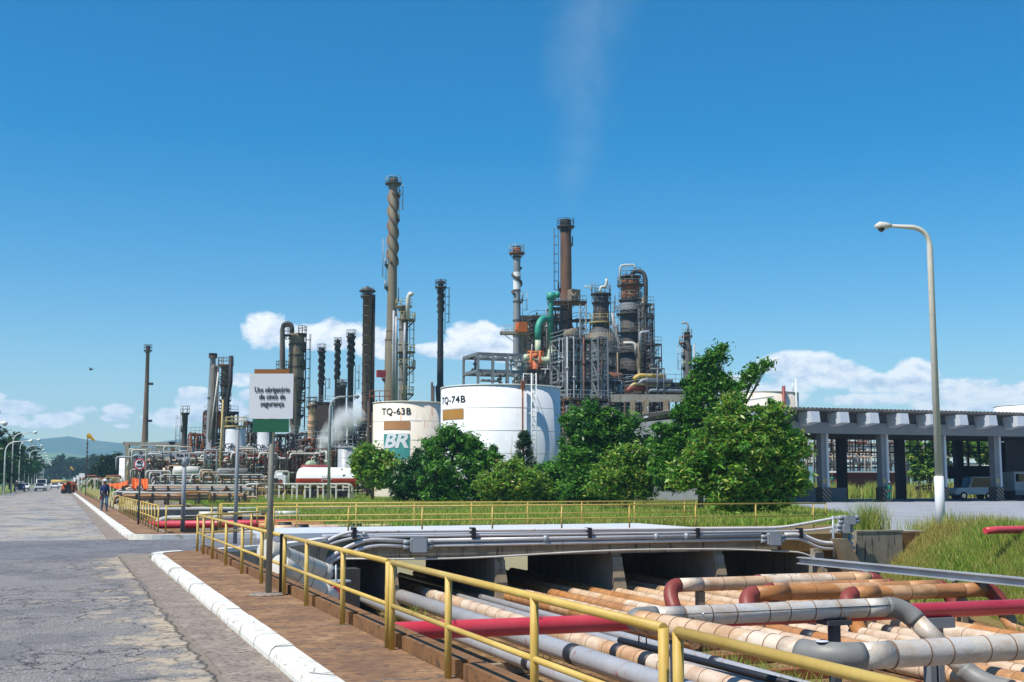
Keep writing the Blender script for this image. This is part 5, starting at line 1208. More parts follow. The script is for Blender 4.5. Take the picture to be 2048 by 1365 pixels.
# lamp in front of the tanker
def lamp(px, d, ybase, ytop, arm, label, name='street_lamp', r=.09, drop=0, head=.3, zarm=.6, white=True, group='grey lamp posts along the street', base=None, z=0, azimuth=None, mat='grey_light', hdepth=None):
    b = base or gp0(px, d); dd = b.dot(FW); s = dd/F; zt = D(px, ytop, dd).z; t = T(name, label, 'street lamp', b, group)
    ad = azimuth or RT*(1 if arm > 0 else -1); L = abs(arm)
    pts = [(b.x, b.y, 0), (b.x, b.y, zt-L*.55)]; e = Vector((b.x, b.y, zt))+ad*L
    pts = [Vector(p) for p in pts]; k = Vector((b.x, b.y, zt-L*.12)); n = 8; A_ = pts[-1]; rr_ = []
    curve = [A_.lerp(k, t_).lerp(k.lerp(k+ad*L*.4+Vector((0, 0, L*.08)), t_), t_) for t_ in [i/n for i in range(1, n+1)]]
    al = pts+curve+[e]; m = MB(); rs = [r*1.1, r*.85]+[r*.7]*n+[r*.45]; m.tube(al, rs, 12); t.part('pole', m, mat)
    m = MB(); m.tube([e-ad*.1, e+ad*.12, e+ad*.35, e+ad*.55+Vector((0, 0, -.03))], [r*.5, head*.42, head*.5, head*.15], 12); hd = t.part('lamp_head', m, mat)
    m = MB(); q = e+ad*.3; m.lathe(q.x, q.y, [(head*.42, q.z-.04), (head*.38, q.z-.16), (head*.1, q.z-.24)], 14); t.part('lamp_glass', m, 'brown_dark', hd)
    return t, b
G1 = G(657, 1003, 0)
lamp(657, 0, 0, 792, 2.2, 'slim pale lamp post standing on the lawn edge by the tanker trailer', base=G1, r=.14, group=None, azimuth=(RT*.9+Vector((0, .3, 0))).normalized())
# big near lamp
b = G(1882, 1062, 0); t, b = lamp(1882, 0, 0, 452, -1.5, 'tall concrete lamp post with white painted foot in front of the garage', base=b, r=.13, group=None, head=.32, mat='lamp_concrete')
m = MB(); m.cyl((b.x, b.y, 0), (b.x, b.y, D(1880, 953, b.dot(FW)).z), .178, .17, 20); t.part('white_base', m, 'sign_white')
zt = D(1860, 452, b.dot(FW)).z
# street lamps receding on the left
L0 = None; ys_l = [205, 242, 280, 318, 356, 394, 432, 470, 508, 546, 584, 622]
for i, Y in enumerate([178]+ys_l):
    base = Vector((-6.9, Y, 0)); dd = base.dot(FW); lb = ('nearest left-hand street lamp, white pole before the dark trees' if i == 0 else 'left-hand street lamp number %s in the row receding down the street' % ('two three four five six seven eight nine ten eleven twelve thirteen'.split()[i-1]))
    t, _ = lamp(0, dd, 0, 882 if i == 0 else HOR-(7.6)*F/dd, 2.9, lb, base=base, r=.1, azimuth=Vector((1, -.1, 0)).normalized(), mat='white_clean', group='street lamps along the left side of the street', head=.5)
for Y, x, lb in ((120, -8.1, 'lamp arm reaching in over the left edge, lower one'), (105, -8.1, 'lamp arm reaching in over the left edge, upper one')):
    lamp(0, Y, 0, 846 if Y == 120 else 822, 3.0, lb, base=Vector((x, Y, 0)), r=.12, azimuth=Vector((1, 0, 0)), mat='white_clean', group='street lamps along the left side of the street', head=.45)
# windsock
for px_, d_, y0_, lb in ((172, 150, 873, 'large yellow windsock on a dark striped mast above the hills'), (140, 420, 936, 'small far yellow windsock over the street end')):
    s = d_/F; b = gp0(px_, d_); zt = Z(y0_, d_); t = T('windsock', lb, 'windsock', b)
    m = MB(); m.cyl(b, (b.x, b.y, zt+.2), .07 if d_ < 300 else .12, seg=6)
    for k in range(7): q = (zt*.45+k*.5 if d_ < 300 else .5); m.cyl((b.x, b.y, q), (b.x, b.y, q+.2), .12, seg=6)
    t.part('mast', m, 'steel_dark')
    m = MB(); o = Vector((b.x, b.y, zt+.2)); dr = (RT*.75+Vector((0, 0, -.66))).normalized(); L_ = 19*s; s *= 1 if d_ < 300 else .5; L_ = 19*s; m.tube([o, o+dr*L_*.3, o+dr*L_*.6, o+dr*L_], [4.5*s, 4.2*s, 2.6*s, 1.6*s], 12, cap=False); t.part('sock', m, 'windsock')
# signboards by the far street
for i, (px_, w_, py, h_) in enumerate(((164, 11, 951, 8), (156, 6, 955, 8), (149, 6, 959, 7))):
    d_ = 200; c = D(px_, py, d_); m = MB(); m.box(tuple(c), (w_*d_/F, .1, h_*d_/F), -YAW); m.cyl((c.x, c.y, 0), c, .06, seg=5)
    solo('notice_board', m, 'sign_white', ('widest and highest', 'middle', 'lowest, leftmost')[i]+' of three white boards beside the far street', 'notice board', (c.x, c.y, 0), 'white boards at the roadside')
m = MB(); a, b = D(103, 963.5, 400), D(134, 964, 400); m.tube([a, b], .6, 8); solo('overhead_pipe', m, 'yellow', 'yellow pipe bridge crossing high over the far end of the street', 'pipe bridge', gp0(118, 400))
# orange tarpaulins
def tarp(label, pts, th=.05, mat='tarp', seed=0):
    """pts grid rows of world points, draped"""
    m = MB(); n = len(pts[0]); vs = [p for row in pts for p in row]; mm = len(pts)
    fs = [(j*n+i, j*n+i+1, (j+1)*n+i+1, (j+1)*n+i) for j in range(mm-1) for i in range(n-1)]
    m.add(vs, fs, 0, True); o = solo('tarpaulin', m, mat, label, 'tarpaulin', pts[0][0]); md = o.modifiers.new('s', 'SOLIDIFY'); md.thickness = th; return o
def drape(px0, px1, ytl, ytr, yb, d, sag=3, n=14, rows=7, seed=1):
    Q = random.Random(seed); out = []
    for j in range(rows):
        f = j/(rows-1); row = []
        for i in range(n):
            g = i/(n-1); py = (ytl*(1-g)+ytr*g)+sag*4*g*(1-g)+(yb-(ytl*(1-g)+ytr*g))*f*(.75+.25*cos(g*9+seed)); row.append(D(px0+(px1-px0)*g+f*1.5*sin(i*1.3+seed), py, d-1.6*f+.35*sin(i*1.9+seed)))
        out.append(row)
    return out
tarp('orange tarpaulin draped in folds over the pipes left of the speed sign', drape(218, 258, 968, 961, 979, 112, 2.5, seed=2))
tarp('larger orange tarpaulin hanging over pipes right of the speed sign', drape(264, 296, 956, 958, 980, 108, 2, seed=5))
def covered():
    c = G(137, 988, 0); t = T('covered_machine', 'orange tarpaulin covered machine parked by the far right kerb', 'machine', c)
    s = c.dot(FW)/F; m = MB(); rows = []
    H = 25*s; W = 22*s; B = MB()
    pr = [(-.5, 0), (-.48, .55), (-.35, .8), (-.1, .72), (.05, 1), (.25, .93), (.45, .7), (.5, .25)]
    for j, (k, y) in enumerate(((1.0, -.8), (1.02, 0), (.95, 1.2))): rows.append([c+RT*(u*W*k+.05*j)+FW*y+Vector((0, 0, max(.02, v*H*k+.08*sin(j*3+u*9)))) for u, v in pr])
    n = len(pr); B.add([p for r_ in rows for p in r_], [(j*n+i, j*n+i+1, (j+1)*n+i+1, (j+1)*n+i) for j in range(2) for i in range(n-1)]); B.add(rows[0][:3]+[rows[0][3]-Vector((0, 0, H*.45)), rows[0][1]-Vector((0, 0, H*.5))], [(0, 1, 2, 3, 4)])
    o = t.part('tarpaulin', B, 'tarp'); md = o.modifiers.new('s', 'SOLIDIFY'); md.thickness = .05
    m = MB(); m.box((c.x+.2, c.y, .7), (W*.8, 1.3, 1.1)); t.part('machine_body', m, 'black')
    for q in (-.4, .4): m = MB(); p = c+RT*q*W*.7-FW*.7+Vector((0, 0, .35)); m.cyl(p, p-FW*.2, .35); t.part('wheel', m, 'rubber')
covered()
# ================================================================== GARAGE
gY = 88.5                         # bracket fronts
x0 = XY(1440, gY); x1 = 110.0
def gz(py, px=1700, Y=gY): r_ = ray(px, py); return CH+r_[2]*(Y/r_[1])
zr = gz(822, 1700); zb1 = gz(846, 1700, gY+1.6); zb0 = gz(868, 1700, gY+1.6)
t = T('garage', 'long open-fronted garage with white roof brackets and striped pillar feet', 'building', (x0, gY, 0))
# corrugated roof sheet
m = MB(); n = int((x1-x0+1)/.2); vs = []; Yb = gY+16
for i in range(n+1):
    x = x0-.6+i*.2; z = zr+.05+.07*cos(pi*i) 
    vs += [(x, gY+.45, z), (x, Yb, z-.5), (x, Yb, z-.62), (x, gY+.45, z-.12)]
m.add(vs, [(i*4+k, i*4+(k+1) % 4, (i+1)*4+(k+1) % 4, (i+1)*4+k) for i in range(n) for k in range(4)])
# thick scalloped tile ends along the edge
for i in range(int((x1-x0)/.42)):
    x = x0-.4+i*.42; m.tube([(x, gY+.3, zr+.1), (x, gY+.9, zr+.06)], .16, 8)
t.part('roof', m, 'roof_sheet')
m = MB(); m.bb(x0, x1, gY+1.75, gY+2.1, zb1-.05, zr-.15); t.part('upper_wall', m, 'bay_grey')
m = MB(); m.bb(x0, x1, gY+1.5, gY+2.2, zb0, zb1); t.part('main_beam', m, 'garage_grey')
bpx = [1508, 1571, 1632, 1691, 1751, 1811, 1871, 1930, 1989, 2046]
bx = [XY(p, gY) for p in bpx]; bx += [bx[-1]+(bx[-1]-bx[-2])*k for k in (1, 2, 3)]; bx = [bx[0]-(bx[2]-bx[1])]+bx
for x in bx:
    m = MB(); w = .44; zt_ = zr-.12; zl = gz(846, 1700)
    m.add([(x-w, gY-.1, zt_), (x+w, gY-.1, zt_), (x+w, gY-.25, zl), (x-w*.98, gY-.25, zl), (x-w, gY+1.8, zt_), (x+w, gY+1.8, zt_), (x+w, gY+1.8, zl-.3), (x-w, gY+1.8, zl-.3)],
          [(0, 3, 2, 1), (4, 5, 6, 7), (0, 1, 5, 4), (3, 7, 6, 2), (0, 4, 7, 3), (1, 2, 6, 5)])
    t.part('roof_bracket', m, 'garage_white')
cY = gY+2.6
cx = [XY(p, cY) for p in (1530, 1647, 1767, 1883, 1993)]; cx.append(cx[-1]+cx[-1]-cx[-2])
zped = gz(975, 1700, cY)
def stripes_mat():
    m_, nt, b_ = nodes('hazard_stripes'); MATS['hazard_stripes'] = m_; v = pos(nt); s = nt.nodes.new('ShaderNodeSeparateXYZ'); nt.links.new(v, s.inputs[0])
    q = mth(nt, 'FRACT', mth(nt, 'MULTIPLY', mth(nt, 'ADD', mth(nt, 'ADD', s.outputs[0], s.outputs[1]), s.outputs[2]), 2.6))
    c = mixc(nt, mth(nt, 'GREATER_THAN', q, .62), '221f1d', '8a7f70'); nt.links.new(c, b_.inputs['Base Color'])
stripes_mat()
for x in cx:
    m = MB(); m.bb(x-.3, x+.3, cY-.25, cY+.5, zped, zb0); c_ = t.part('pillar', m, 'garage_grey')
    m = MB(); m.bb(x+.16, x+.36, cY-.38, cY-.25, zped, zb0); t.part('downpipe', m, 'garage_white', c_)
    m = MB(); m.bb(x-.42, x+.42, cY-.45, cY+.6, 0, zped); t.part('pillar_foot', m, 'hazard_stripes')
    m = MB(); m.bb(x-.22, x+.1, cY-.27, cY-.245, zped+.35, zped+.75); t.part('number_plate', m, 'yellow_far', c_)
# interior: ceiling, rear frame, partitions
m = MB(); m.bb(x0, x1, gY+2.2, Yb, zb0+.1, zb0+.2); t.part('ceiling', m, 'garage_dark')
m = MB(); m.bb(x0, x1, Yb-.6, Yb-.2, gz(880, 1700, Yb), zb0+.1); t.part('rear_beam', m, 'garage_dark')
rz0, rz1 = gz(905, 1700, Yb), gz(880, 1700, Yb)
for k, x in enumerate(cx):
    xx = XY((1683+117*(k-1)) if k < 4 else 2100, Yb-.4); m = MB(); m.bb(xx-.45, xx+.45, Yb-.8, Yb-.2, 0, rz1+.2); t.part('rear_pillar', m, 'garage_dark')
fr = MB(); xa_, xb_ = XY(1480, Yb-.4), XY(1984, Yb-.4)
for i in range(int((xb_-xa_)/.95)): fr.bb(xa_+i*.95, xa_+i*.95+.09, Yb-.45, Yb-.35, rz0, rz1)
for z in (rz0, (rz0+rz1)/2): fr.bb(xa_, xb_, Yb-.45, Yb-.35, z-.05, z+.05)
t.part('window_frame', fr, 'steel_dark')
m = MB(); xw0, xw1 = XY(1893, Yb-.4), XY(1984, Yb-.4)
z_lo, z_m = gz(932, 1940, Yb), gz(905, 1940, Yb)
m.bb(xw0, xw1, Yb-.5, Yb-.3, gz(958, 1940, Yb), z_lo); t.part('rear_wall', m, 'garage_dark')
m = MB()
for i in range(5): x = xw0+(xw1-xw0)*i/4; m.bb(x-.08, x+.08, Yb-.46, Yb-.34, z_lo, rz1)
t.part('window_frame', m, 'steel_dark')
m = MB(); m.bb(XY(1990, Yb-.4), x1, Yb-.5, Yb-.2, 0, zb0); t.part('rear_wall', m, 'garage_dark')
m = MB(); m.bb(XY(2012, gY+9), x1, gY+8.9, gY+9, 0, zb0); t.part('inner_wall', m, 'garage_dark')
m = MB(); m.bb(cx[1]+.3, XY(1690, cY+6), cY+5.8, cY+6, 0, zped*.95); t.part('low_wall', m, 'garage_grey')
fl_ = MB(); fl_.bb(x0, x1, gY+1.2, Yb+3, -.1, .03); struct('garage_floor', fl_, 'garage_grey')
# left flank and lean-to with pale roof
t = T('annex', 'grey lean-to with pale roof and dark fascia at the left end of the garage', 'building', (x0-3, gY+10, 0))
P1, P2 = D(1362, 818, 112), D(1243, 834, 132)
d_ = (P2-P1); nrm = Vector((d_.y, -d_.x, 0)).normalized()
if nrm.dot(FW) < 0: nrm = -nrm
m = MB(); ridge = .55
m.add([P1, P2, P2+nrm*9+Vector((0, 0, 1.3)), P1+nrm*9+Vector((0, 0, 1.3)), P1-Vector((0, 0, .15)), P2-Vector((0, 0, .15)), P2+nrm*9+Vector((0, 0, 1.15)), P1+nrm*9+Vector((0, 0, 1.15))],
      [(0, 1, 2, 3), (7, 6, 5, 4), (0, 4, 5, 1), (1, 5, 6, 2), (2, 6, 7, 3), (3, 7, 4, 0)]); t.part('roof', m, 'roof_pale')
m = MB(); o_ = -nrm*.05; m.add([P1+o_, P2+o_, P2+o_-Vector((0, 0, .55)), P1+o_-Vector((0, 0, .55))], [(0, 1, 2, 3)]); m.prism([P1, P2, P2-Vector((0, 0, .5)), P1-Vector((0, 0, .5))], nrm*.02, nrm*.3); t.part('fascia', m, 'steel_dark')
m = MB(); q = nrm*.9; Q1, Q2 = P1+q, P2+q; m.prism([(Q1.x, Q1.y, 0), (Q2.x, Q2.y, 0), (Q2.x, Q2.y, P2.z-.1), (Q1.x, Q1.y, P1.z-.1)], (0, 0, 0), nrm*.3); t.part('wall', m, 'garage_grey')
for px_, py, mt in ((1292, 845, 'sign_white'), (1285, 872, 'brick')):
    c = D(px_, py, 121.5); m = MB(); m.box(tuple(c), (1.2 if mt != 'brick' else 2.2, .12, 1.2), atan2(d_.y, d_.x)); t.part('window' if mt != 'brick' else 'shutter', m, mt)
m = MB(); m.bb(x0-.5, x0-.2, gY+1.5, Yb, 0, zr-.6); t.part('flank_wall', m, 'garage_grey')
# behind the garage
rack('rusty multi-level pipe rack seen through the garage', 1560, 1860, 165, [885, 895, 905, 915, 925, 935], .22, ('rust', 'white_pipe', 'rust_orange', 'clad_cream', 'grey_light'), 8, 4, 61, 'steel_dark', 30)
rack('pale pipes above the brick store behind the garage', 1600, 2040, 175, [878, 890, 900, 912, 928], .24, ('white_pipe', 'rust', 'grey_light', 'clad_cream'), 9, 4, 62, 'steel_dark', 24)
c = gp0(1725, 158); t = T('store_shed', 'low brick store with a pale roof edge seen through the garage', 'building', c)
m = MB(); zz_ = Z(946, 158); m.box((c.x, c.y, zz_/2), (8, 4, zz_), 0); t.part('wall', m, 'brick'); m = MB(); m.box((c.x, c.y, zz_+.1), (9, 5, .2), 0); t.part('roof', m, 'roof_pale')
c = G(1725, 1001, 0); 
t = T('red_pipe', 'red fire main lying on the grass behind the garage', 'pipe', (c.x, 112, .4)); m = MB(); a = XY(1590, 116); b2 = XY(1960, 116); m.cyl((a, 116, .35), (b2, 116, .35), .22, seg=14); t.part('pipe', m, 'red')
a = G(2048, 1070, .3); m = MB(); m.tube([(XY(1966, 30), 30, .32), (XY(1990, 30.05), 30.05, .34), (40, 30.3, .34)], [.1, .115, .115], 16)
solo('red_pipe', m, 'red', 'faded red pipe end lying in the tall grass at the right edge', 'pipe', (28, 30, .3))
# ================================================================== FOLIAGE
def leaves(mb_v, mb_f, P, size, up=.5, aspect=2.2, rng=None):
    """P: (n,3) leaf centres; folded diamond leaves with random direction"""
    n = len(P); rng = rng or np.random.default_rng(1)
    d = rng.normal(size=(n, 3)); d[:, 2] = d[:, 2]*.6-.25; d /= np.linalg.norm(d, axis=1)[:, None]
    nn = rng.normal(size=(n, 3)); nn[:, 2] += up*2; w = np.cross(d, nn); w /= (np.linalg.norm(w, axis=1)[:, None]+1e-9); nn = np.cross(w, d)
    L = size*rng.uniform(.6, 1.3, size=(n, 1)); W = L/aspect
    a = P-d*L*.5; b = P+d*L*.5; c1 = P+w*W*.5+nn*W*.18; c2 = P-w*W*.5+nn*W*.18
    V = np.stack([a, c1, b, c2], 1).reshape(-1, 3); I = np.arange(n)[:, None]*4
    Fc = np.concatenate([I+[0, 1, 2, 3]], 0)
    return V, Fc
def raw(name, V, Fc, mat, parent=None, base=(0, 0, 0)):
    me = bpy.data.meshes.new(name); V = V-np.array(base, dtype=float); k = Fc.shape[1]
    me.vertices.add(len(V)); me.vertices.foreach_set('co', V.astype(np.float32).ravel())
    me.loops.add(Fc.size); me.loops.foreach_set('vertex_index', Fc.astype(np.int32).ravel())
    me.polygons.add(len(Fc)); me.polygons.foreach_set('loop_start', np.arange(0, Fc.size, k, dtype=np.int32)); me.polygons.foreach_set('loop_total', np.full(len(Fc), k, np.int32))
    me.materials.append(M_(mat)); me.update(calc_edges=True); me.validate()
    o = bpy.data.objects.new(name, me); COL.objects.link(o)
    if parent: o.parent = parent
    else: o.location = base
    return o
def crown_points(blobs, n, clump, rng, K=1.0):
    """blobs: (centre, radii); clumps sit on the shell of each blob, leaves round each clump"""
    out = []; vol = np.array([abs(b[1][0]*b[1][1]*b[1][2])**(2/3) for b in blobs]); vol = vol/vol.sum()
    for (c, r), f in zip(blobs, vol):
        nb = int(n*f); k = max(6, int(nb/80*K)); u = rng.normal(size=(k, 3)); u /= np.linalg.norm(u, axis=1)[:, None]
        u *= rng.uniform(.45, 1.12, size=(k, 1)); u[:, 2] = np.where(u[:, 2] < -.5, u[:, 2]*.75, u[:, 2])
        cc = np.array(c)+u*np.array(r); idx = rng.integers(0, k, nb); sc = clump*rng.uniform(.45, 1.15, size=(k, 1))
        out.append(cc[idx]+rng.normal(size=(nb, 3))*sc[idx]*np.array([1, 1, .7]))
        ns = max(3, int(k*.5)); u = rng.normal(size=(ns, 3)); u[:, 2] = np.abs(u[:, 2])*.8-.15; u /= np.linalg.norm(u, axis=1)[:, None]   # ragged shoots
        for q in range(ns):
            L = rng.uniform(1.0, 1.38); tt = rng.uniform(.75, L, 26)[:, None]; out.append(np.array(c)+u[q]*np.array(r)*tt+rng.normal(size=(26, 3))*clump*.28)
    return np.concatenate(out)
def tree(name, label, d, base_px, base_py, blobs, n, leafsize, mat, trunk, clump=.35, trunkr=.12, cat='tree', group=None, mat2=None, aspect=2.2, seed=1, up=.5, limbs=True, dup=1.0):
    """blobs in photo px: (px, py, rx, ry[, depth offset]) at distance d"""
    rng = np.random.default_rng(seed); b = gp0(base_px, d); s = d/F; t = T(name, label, cat, b, group); bl = []
    for q in blobs:
        c = D(q[0], q[1], d)+FW*(q[4] if len(q) > 4 else 0); bl.append(((c.x, c.y, c.z), (q[2]*s, min(q[2], q[3]*1.6)*s*.8*dup, q[3]*s)))
    Pn = crown_points(bl, n, clump, rng); Pn[:, 2] = np.maximum(Pn[:, 2], .1)
    V, Fc = leaves(None, None, Pn, leafsize, up, aspect, rng); raw('crown', V, Fc, mat, t.o, t.b)
    if mat2:
        Pn = crown_points(bl, n//4, clump*.8, rng); V, Fc = leaves(None, None, Pn, leafsize, up, aspect, rng); raw('crown_shoots', V, Fc, mat2, t.o, t.b)
    m = MB(); top = sorted(bl, key=lambda q: -q[1][2]*q[1][0])
    zt = min(q[0][2] for q in bl); m.tube([(b.x, b.y, -.1), (b.x+.05, b.y, zt*.5), (b.x+.1, b.y+.1, zt)], [trunkr*1.2, trunkr, trunkr*.8], 8)
    for c, r in bl:
        st = Vector((b.x+.1, b.y+.1, zt*R.uniform(.5, 1))); e = Vector(c); mid = st.lerp(e, .5)+Vector((R.uniform(-.3, .3), R.uniform(-.3, .3), .2))
        m.tube([st, mid, e], [trunkr*.6, trunkr*.45, trunkr*.2], 6)
        if limbs:
            for k in range(4):
                q = e+Vector((R.uniform(-1, 1)*r[0], R.uniform(-1, 1)*r[1], R.uniform(-.5, 1)*r[2]))*.85; m.tube([mid.lerp(e, R.random()), q], [trunkr*.25, trunkr*.08], 5)
    t.part('trunk', m, 'bark'); return t
tree('tree', 'small round-leaved tree with a short bent trunk, leftmost on the lawn', 112, 745, 998, [(745, 935, 34, 34), (725, 925, 22, 26), (768, 930, 22, 28), (732, 905, 16, 16), (750, 965, 28, 14), (716, 950, 14, 22)], 6500, .42, 'leaf_bright', None, .38, .13, seed=2, aspect=1.7)
tree('tree', 'dark feathery-leaved shrub tree between the round-leaved tree and the tall bush', 103, 815, 1000, [(822, 965, 34, 32), (842, 938, 26, 28), (856, 908, 22, 22), (864, 888, 14, 12), (850, 970, 30, 24), (798, 972, 26, 24), (808, 940, 18, 14), (812, 990, 30, 16), (850, 992, 30, 16)], 9000, .42, 'leaf_dark', None, .33, .1, seed=3, aspect=3.6)
tree('bush', 'broad dense bush hiding the lower part of both tanks', 98, 905, 1000, [(905, 925, 50, 48), (880, 890, 28, 26), (925, 890, 32, 26), (905, 868, 24, 14), (950, 930, 36, 34), (870, 960, 34, 30), (975, 955, 28, 36), (915, 975, 50, 22), (985, 915, 16, 22), (880, 992, 34, 16), (935, 992, 38, 16), (980, 985, 26, 18)], 14000, .42, 'leaf_mid', None, .36, .12, seed=4, aspect=3, mat2='leaf_dark', cat='bush')
tree('bush', 'low bright bush in front of the pine, right of the broad bush', 90, 1010, 1000, [(1000, 965, 36, 30), (1040, 965, 36, 32), (1070, 975, 30, 26), (975, 975, 26, 24), (1020, 940, 22, 18), (1000, 995, 36, 14), (1050, 995, 32, 14)], 9000, .34, 'leaf_bright', None, .3, .08, seed=5, aspect=2.4, cat='bush')
tree('bush', 'low mid green bush between the pine and the tall forked tree', 92, 1105, 1000, [(1100, 960, 34, 30), (1125, 970, 28, 30), (1085, 980, 28, 20), (1115, 935, 20, 16), (1105, 995, 34, 12)], 6500, .34, 'leaf_mid', None, .3, .08, seed=6, aspect=2.4, cat='bush')
# pine
d = 100; b = gp0(1048, d); s = d/F; t = T('pine_tree', 'young dark pine standing in front of the large white tank', 'pine tree', b); rng = np.random.default_rng(9); m = MB(); zt = Z(866, d)
m.tube([b, (b.x, b.y, zt)], [.12, .03], 8); pts = []
for i in range(80):
    z = zt*rng.uniform(.12, .97); f = 1-z/zt; L = (38*s*.9)*(f**.7)+.15; a = rng.uniform(0, 2*pi); e = Vector((b.x+cos(a)*L, b.y+sin(a)*L, z+L*.55)); m.tube([(b.x, b.y, z), e], [.04, .015], 4)
    for k in range(60): q = Vector((b.x, b.y, z)).lerp(e, rng.uniform(.3, 1)); pts.append((q.x+rng.normal()*.09, q.y+rng.normal()*.09, q.z+rng.normal()*.14))
V, Fc = leaves(None, None, np.array(pts), .34, .5, 5, rng); raw('crown', V, Fc, 'leaf_pine', t.o, t.b); t.part('trunk', m, 'bark')
tree('tree', 'dark green tree right of the large white tank with a ragged forked top', 85, 1185, 1005, [(1185, 870, 46, 34), (1160, 845, 26, 24), (1210, 850, 30, 26), (1183, 818, 12, 18), (1218, 830, 16, 14), (1140, 905, 22, 40), (1180, 930, 50, 46), (1235, 880, 34, 30), (1265, 850, 24, 12), (1160, 975, 36, 24), (1225, 960, 44, 32), (1130, 840, 8, 6), (1290, 895, 24, 24), (1150, 995, 34, 14), (1200, 998, 36, 14)], 17000, .36, 'leaf_mid', None, .33, .16, seed=11, aspect=2.6, mat2='leaf_dark')
tree('bush', 'yellowish bush in front of the forked-top tree', 78, 1250, 1005, [(1235, 945, 42, 40), (1265, 915, 30, 28), (1290, 955, 36, 36), (1220, 975, 36, 24), (1275, 985, 36, 18)], 11000, .32, 'leaf_mango', None, .3, .1, seed=12, aspect=2.8, cat='bush')
tree('tree', 'tallest garden tree with one straight leader and one branch arching right', 76, 1400, 1015, [(1410, 740, 24, 26), (1432, 715, 16, 12), (1445, 698, 11, 7), (1395, 775, 30, 28), (1430, 765, 26, 22), (1410, 815, 40, 34), (1375, 830, 28, 24), (1460, 790, 16, 13), (1478, 772, 16, 12), (1496, 752, 16, 10), (1515, 738, 14, 8), (1534, 730, 10, 5), (1380, 880, 40, 38), (1340, 900, 28, 34), (1330, 860, 22, 16), (1350, 950, 44, 40), (1400, 940, 40, 40)], 26000, .3, 'leaf_mid', None, .27, .17, seed=13, aspect=2.6, mat2='leaf_dark')
tree('tree', 'broad mango tree with yellow-tipped drooping leaves in front of the garage', 64, 1500, 1032, [(1500, 900, 70, 48), (1460, 850, 40, 34), (1530, 850, 44, 34), (1470, 815, 26, 22), (1548, 822, 20, 20), (1575, 890, 38, 36), (1420, 910, 44, 44), (1560, 945, 46, 38), (1500, 960, 60, 42), (1430, 970, 44, 34), (1370, 950, 30, 34), (1585, 970, 24, 28), (1460, 1005, 50, 18), (1545, 1005, 44, 18)], 27000, .33, 'leaf_mango', None, .27, .17, seed=14, aspect=3, mat2='leaf_mid')
tree('tree', 'round tree with reddish new leaves seen through the garage', 140, 1860, 985, [(1860, 925, 34, 34), (1840, 945, 24, 26), (1880, 900, 30, 26), (1835, 905, 22, 22), (1920, 895, 36, 22), (1960, 905, 30, 26)], 8000, .5, 'leaf_bright', None, .4, .15, seed=15, mat2='leaf_dark')
# avenue of trees on the left of the street
for i, (Y, x, h, w, mt) in enumerate(((188, -12.6, 8.8, 4.2, 'leaf_dark'), (206, -12.0, 9.2, 4.4, 'leaf_dark'), (228, -11.6, 9.8, 4.4, 'leaf_far'), (250, -11, 10, 4.6, 'leaf_dark'), (275, -10.8, 10.6, 4.8, 'leaf_far'), (305, -10.6, 10.6, 4.8, 'leaf_dark'), (345, -10.4, 11, 4.8, 'leaf_far'), (400, -10.2, 11.3, 5, 'leaf_dark'), (470, -10, 11.6, 5, 'leaf_far'))):
    b = Vector((x, Y, 0)); nm = 'nearest second third fourth fifth sixth seventh eighth farthest'.split()[i]
    t = T('avenue_tree', '%s dark avenue tree on the left of the street' % nm, 'tree', b, 'avenue trees left of the street'); rng = np.random.default_rng(30+i)
    bl = [((x+rng.uniform(-.3, .4)*w, Y+rng.uniform(-.5, .5)*w, h*f), (w*g, w*g, h*.26)) for f, g in ((.3, .85), (.5, 1.0), (.65, .9), (.82, .6), (.45, .9))]
    V, Fc = leaves(None, None, crown_points(bl, 5200, .5, rng), .6, .5, 2, rng); raw('crown', V, Fc, mt, t.o, t.b)
    m = MB(); m.tube([b, (x+.2, Y, h*.5)], [.25, .15], 8)
    for c, r in bl: m.tube([(x+.1, Y, h*.25), c], [.12, .05], 6)
    t.part('trunk', m, 'bark')
b = Vector((-9.6, 168, 0)); t = T('avenue_tree', 'small bright green sapling behind the nearest left-hand lamp', 'tree', b); rng = np.random.default_rng(50)
V, Fc = leaves(None, None, crown_points([((-9.5, 168, 3.2), (1.8, 1.6, 1.2)), ((-8.6, 168, 4.6), (1, 1, .9)), ((-11, 168, 2.4), (1.6, 1.5, 1))], 2600, .35, rng), .45, .5, 2, rng); raw('crown', V, Fc, 'leaf_mid', t.o, t.b); m = MB(); m.cyl(b, b+Vector((0, 0, 3)), .07); t.part('trunk', m, 'bark')
for i, (px, d, py, rx) in enumerate(((215, 260, 925, 16), (198, 300, 938, 12), (232, 290, 920, 12))):
    tree('tree', ('tall dark tree rising behind the speed sign', 'darker low tree left of the tall one behind the speed sign', 'dark tree half hidden by the small white tank')[i], d, px, 965, [(px, py+22, rx, 22), (px-5, py+6, rx*.7, 14), (px+5, py, rx*.5, 10)], 3600, .7, 'leaf_far', None, .6, .25, seed=60+i, limbs=False)
# hazy wood beyond the end of the street
rng = np.random.default_rng(77); bl = []
for i in range(70):
    px = -30+i*4.6+rng.uniform(-6, 6); d = rng.uniform(620, 900); py = 932+rng.uniform(-8, 14)-(10 if 120 < px < 190 else 0); c = D(px, py+12, d); s = d/F
    bl.append(((c.x, c.y, c.z), (11*s, 9*s, 15*s)))
V, Fc = leaves(None, None, crown_points(bl, 30000, 1.5, rng), 2.2, .5, 1.6, rng); o = raw('woodland', V, Fc, 'leaf_far', None, (bl[30][0][0], bl[30][0][1], 0)); tag(o, 'hazy belt of dark woodland beyond the end of the street', 'woodland', None, 'stuff')
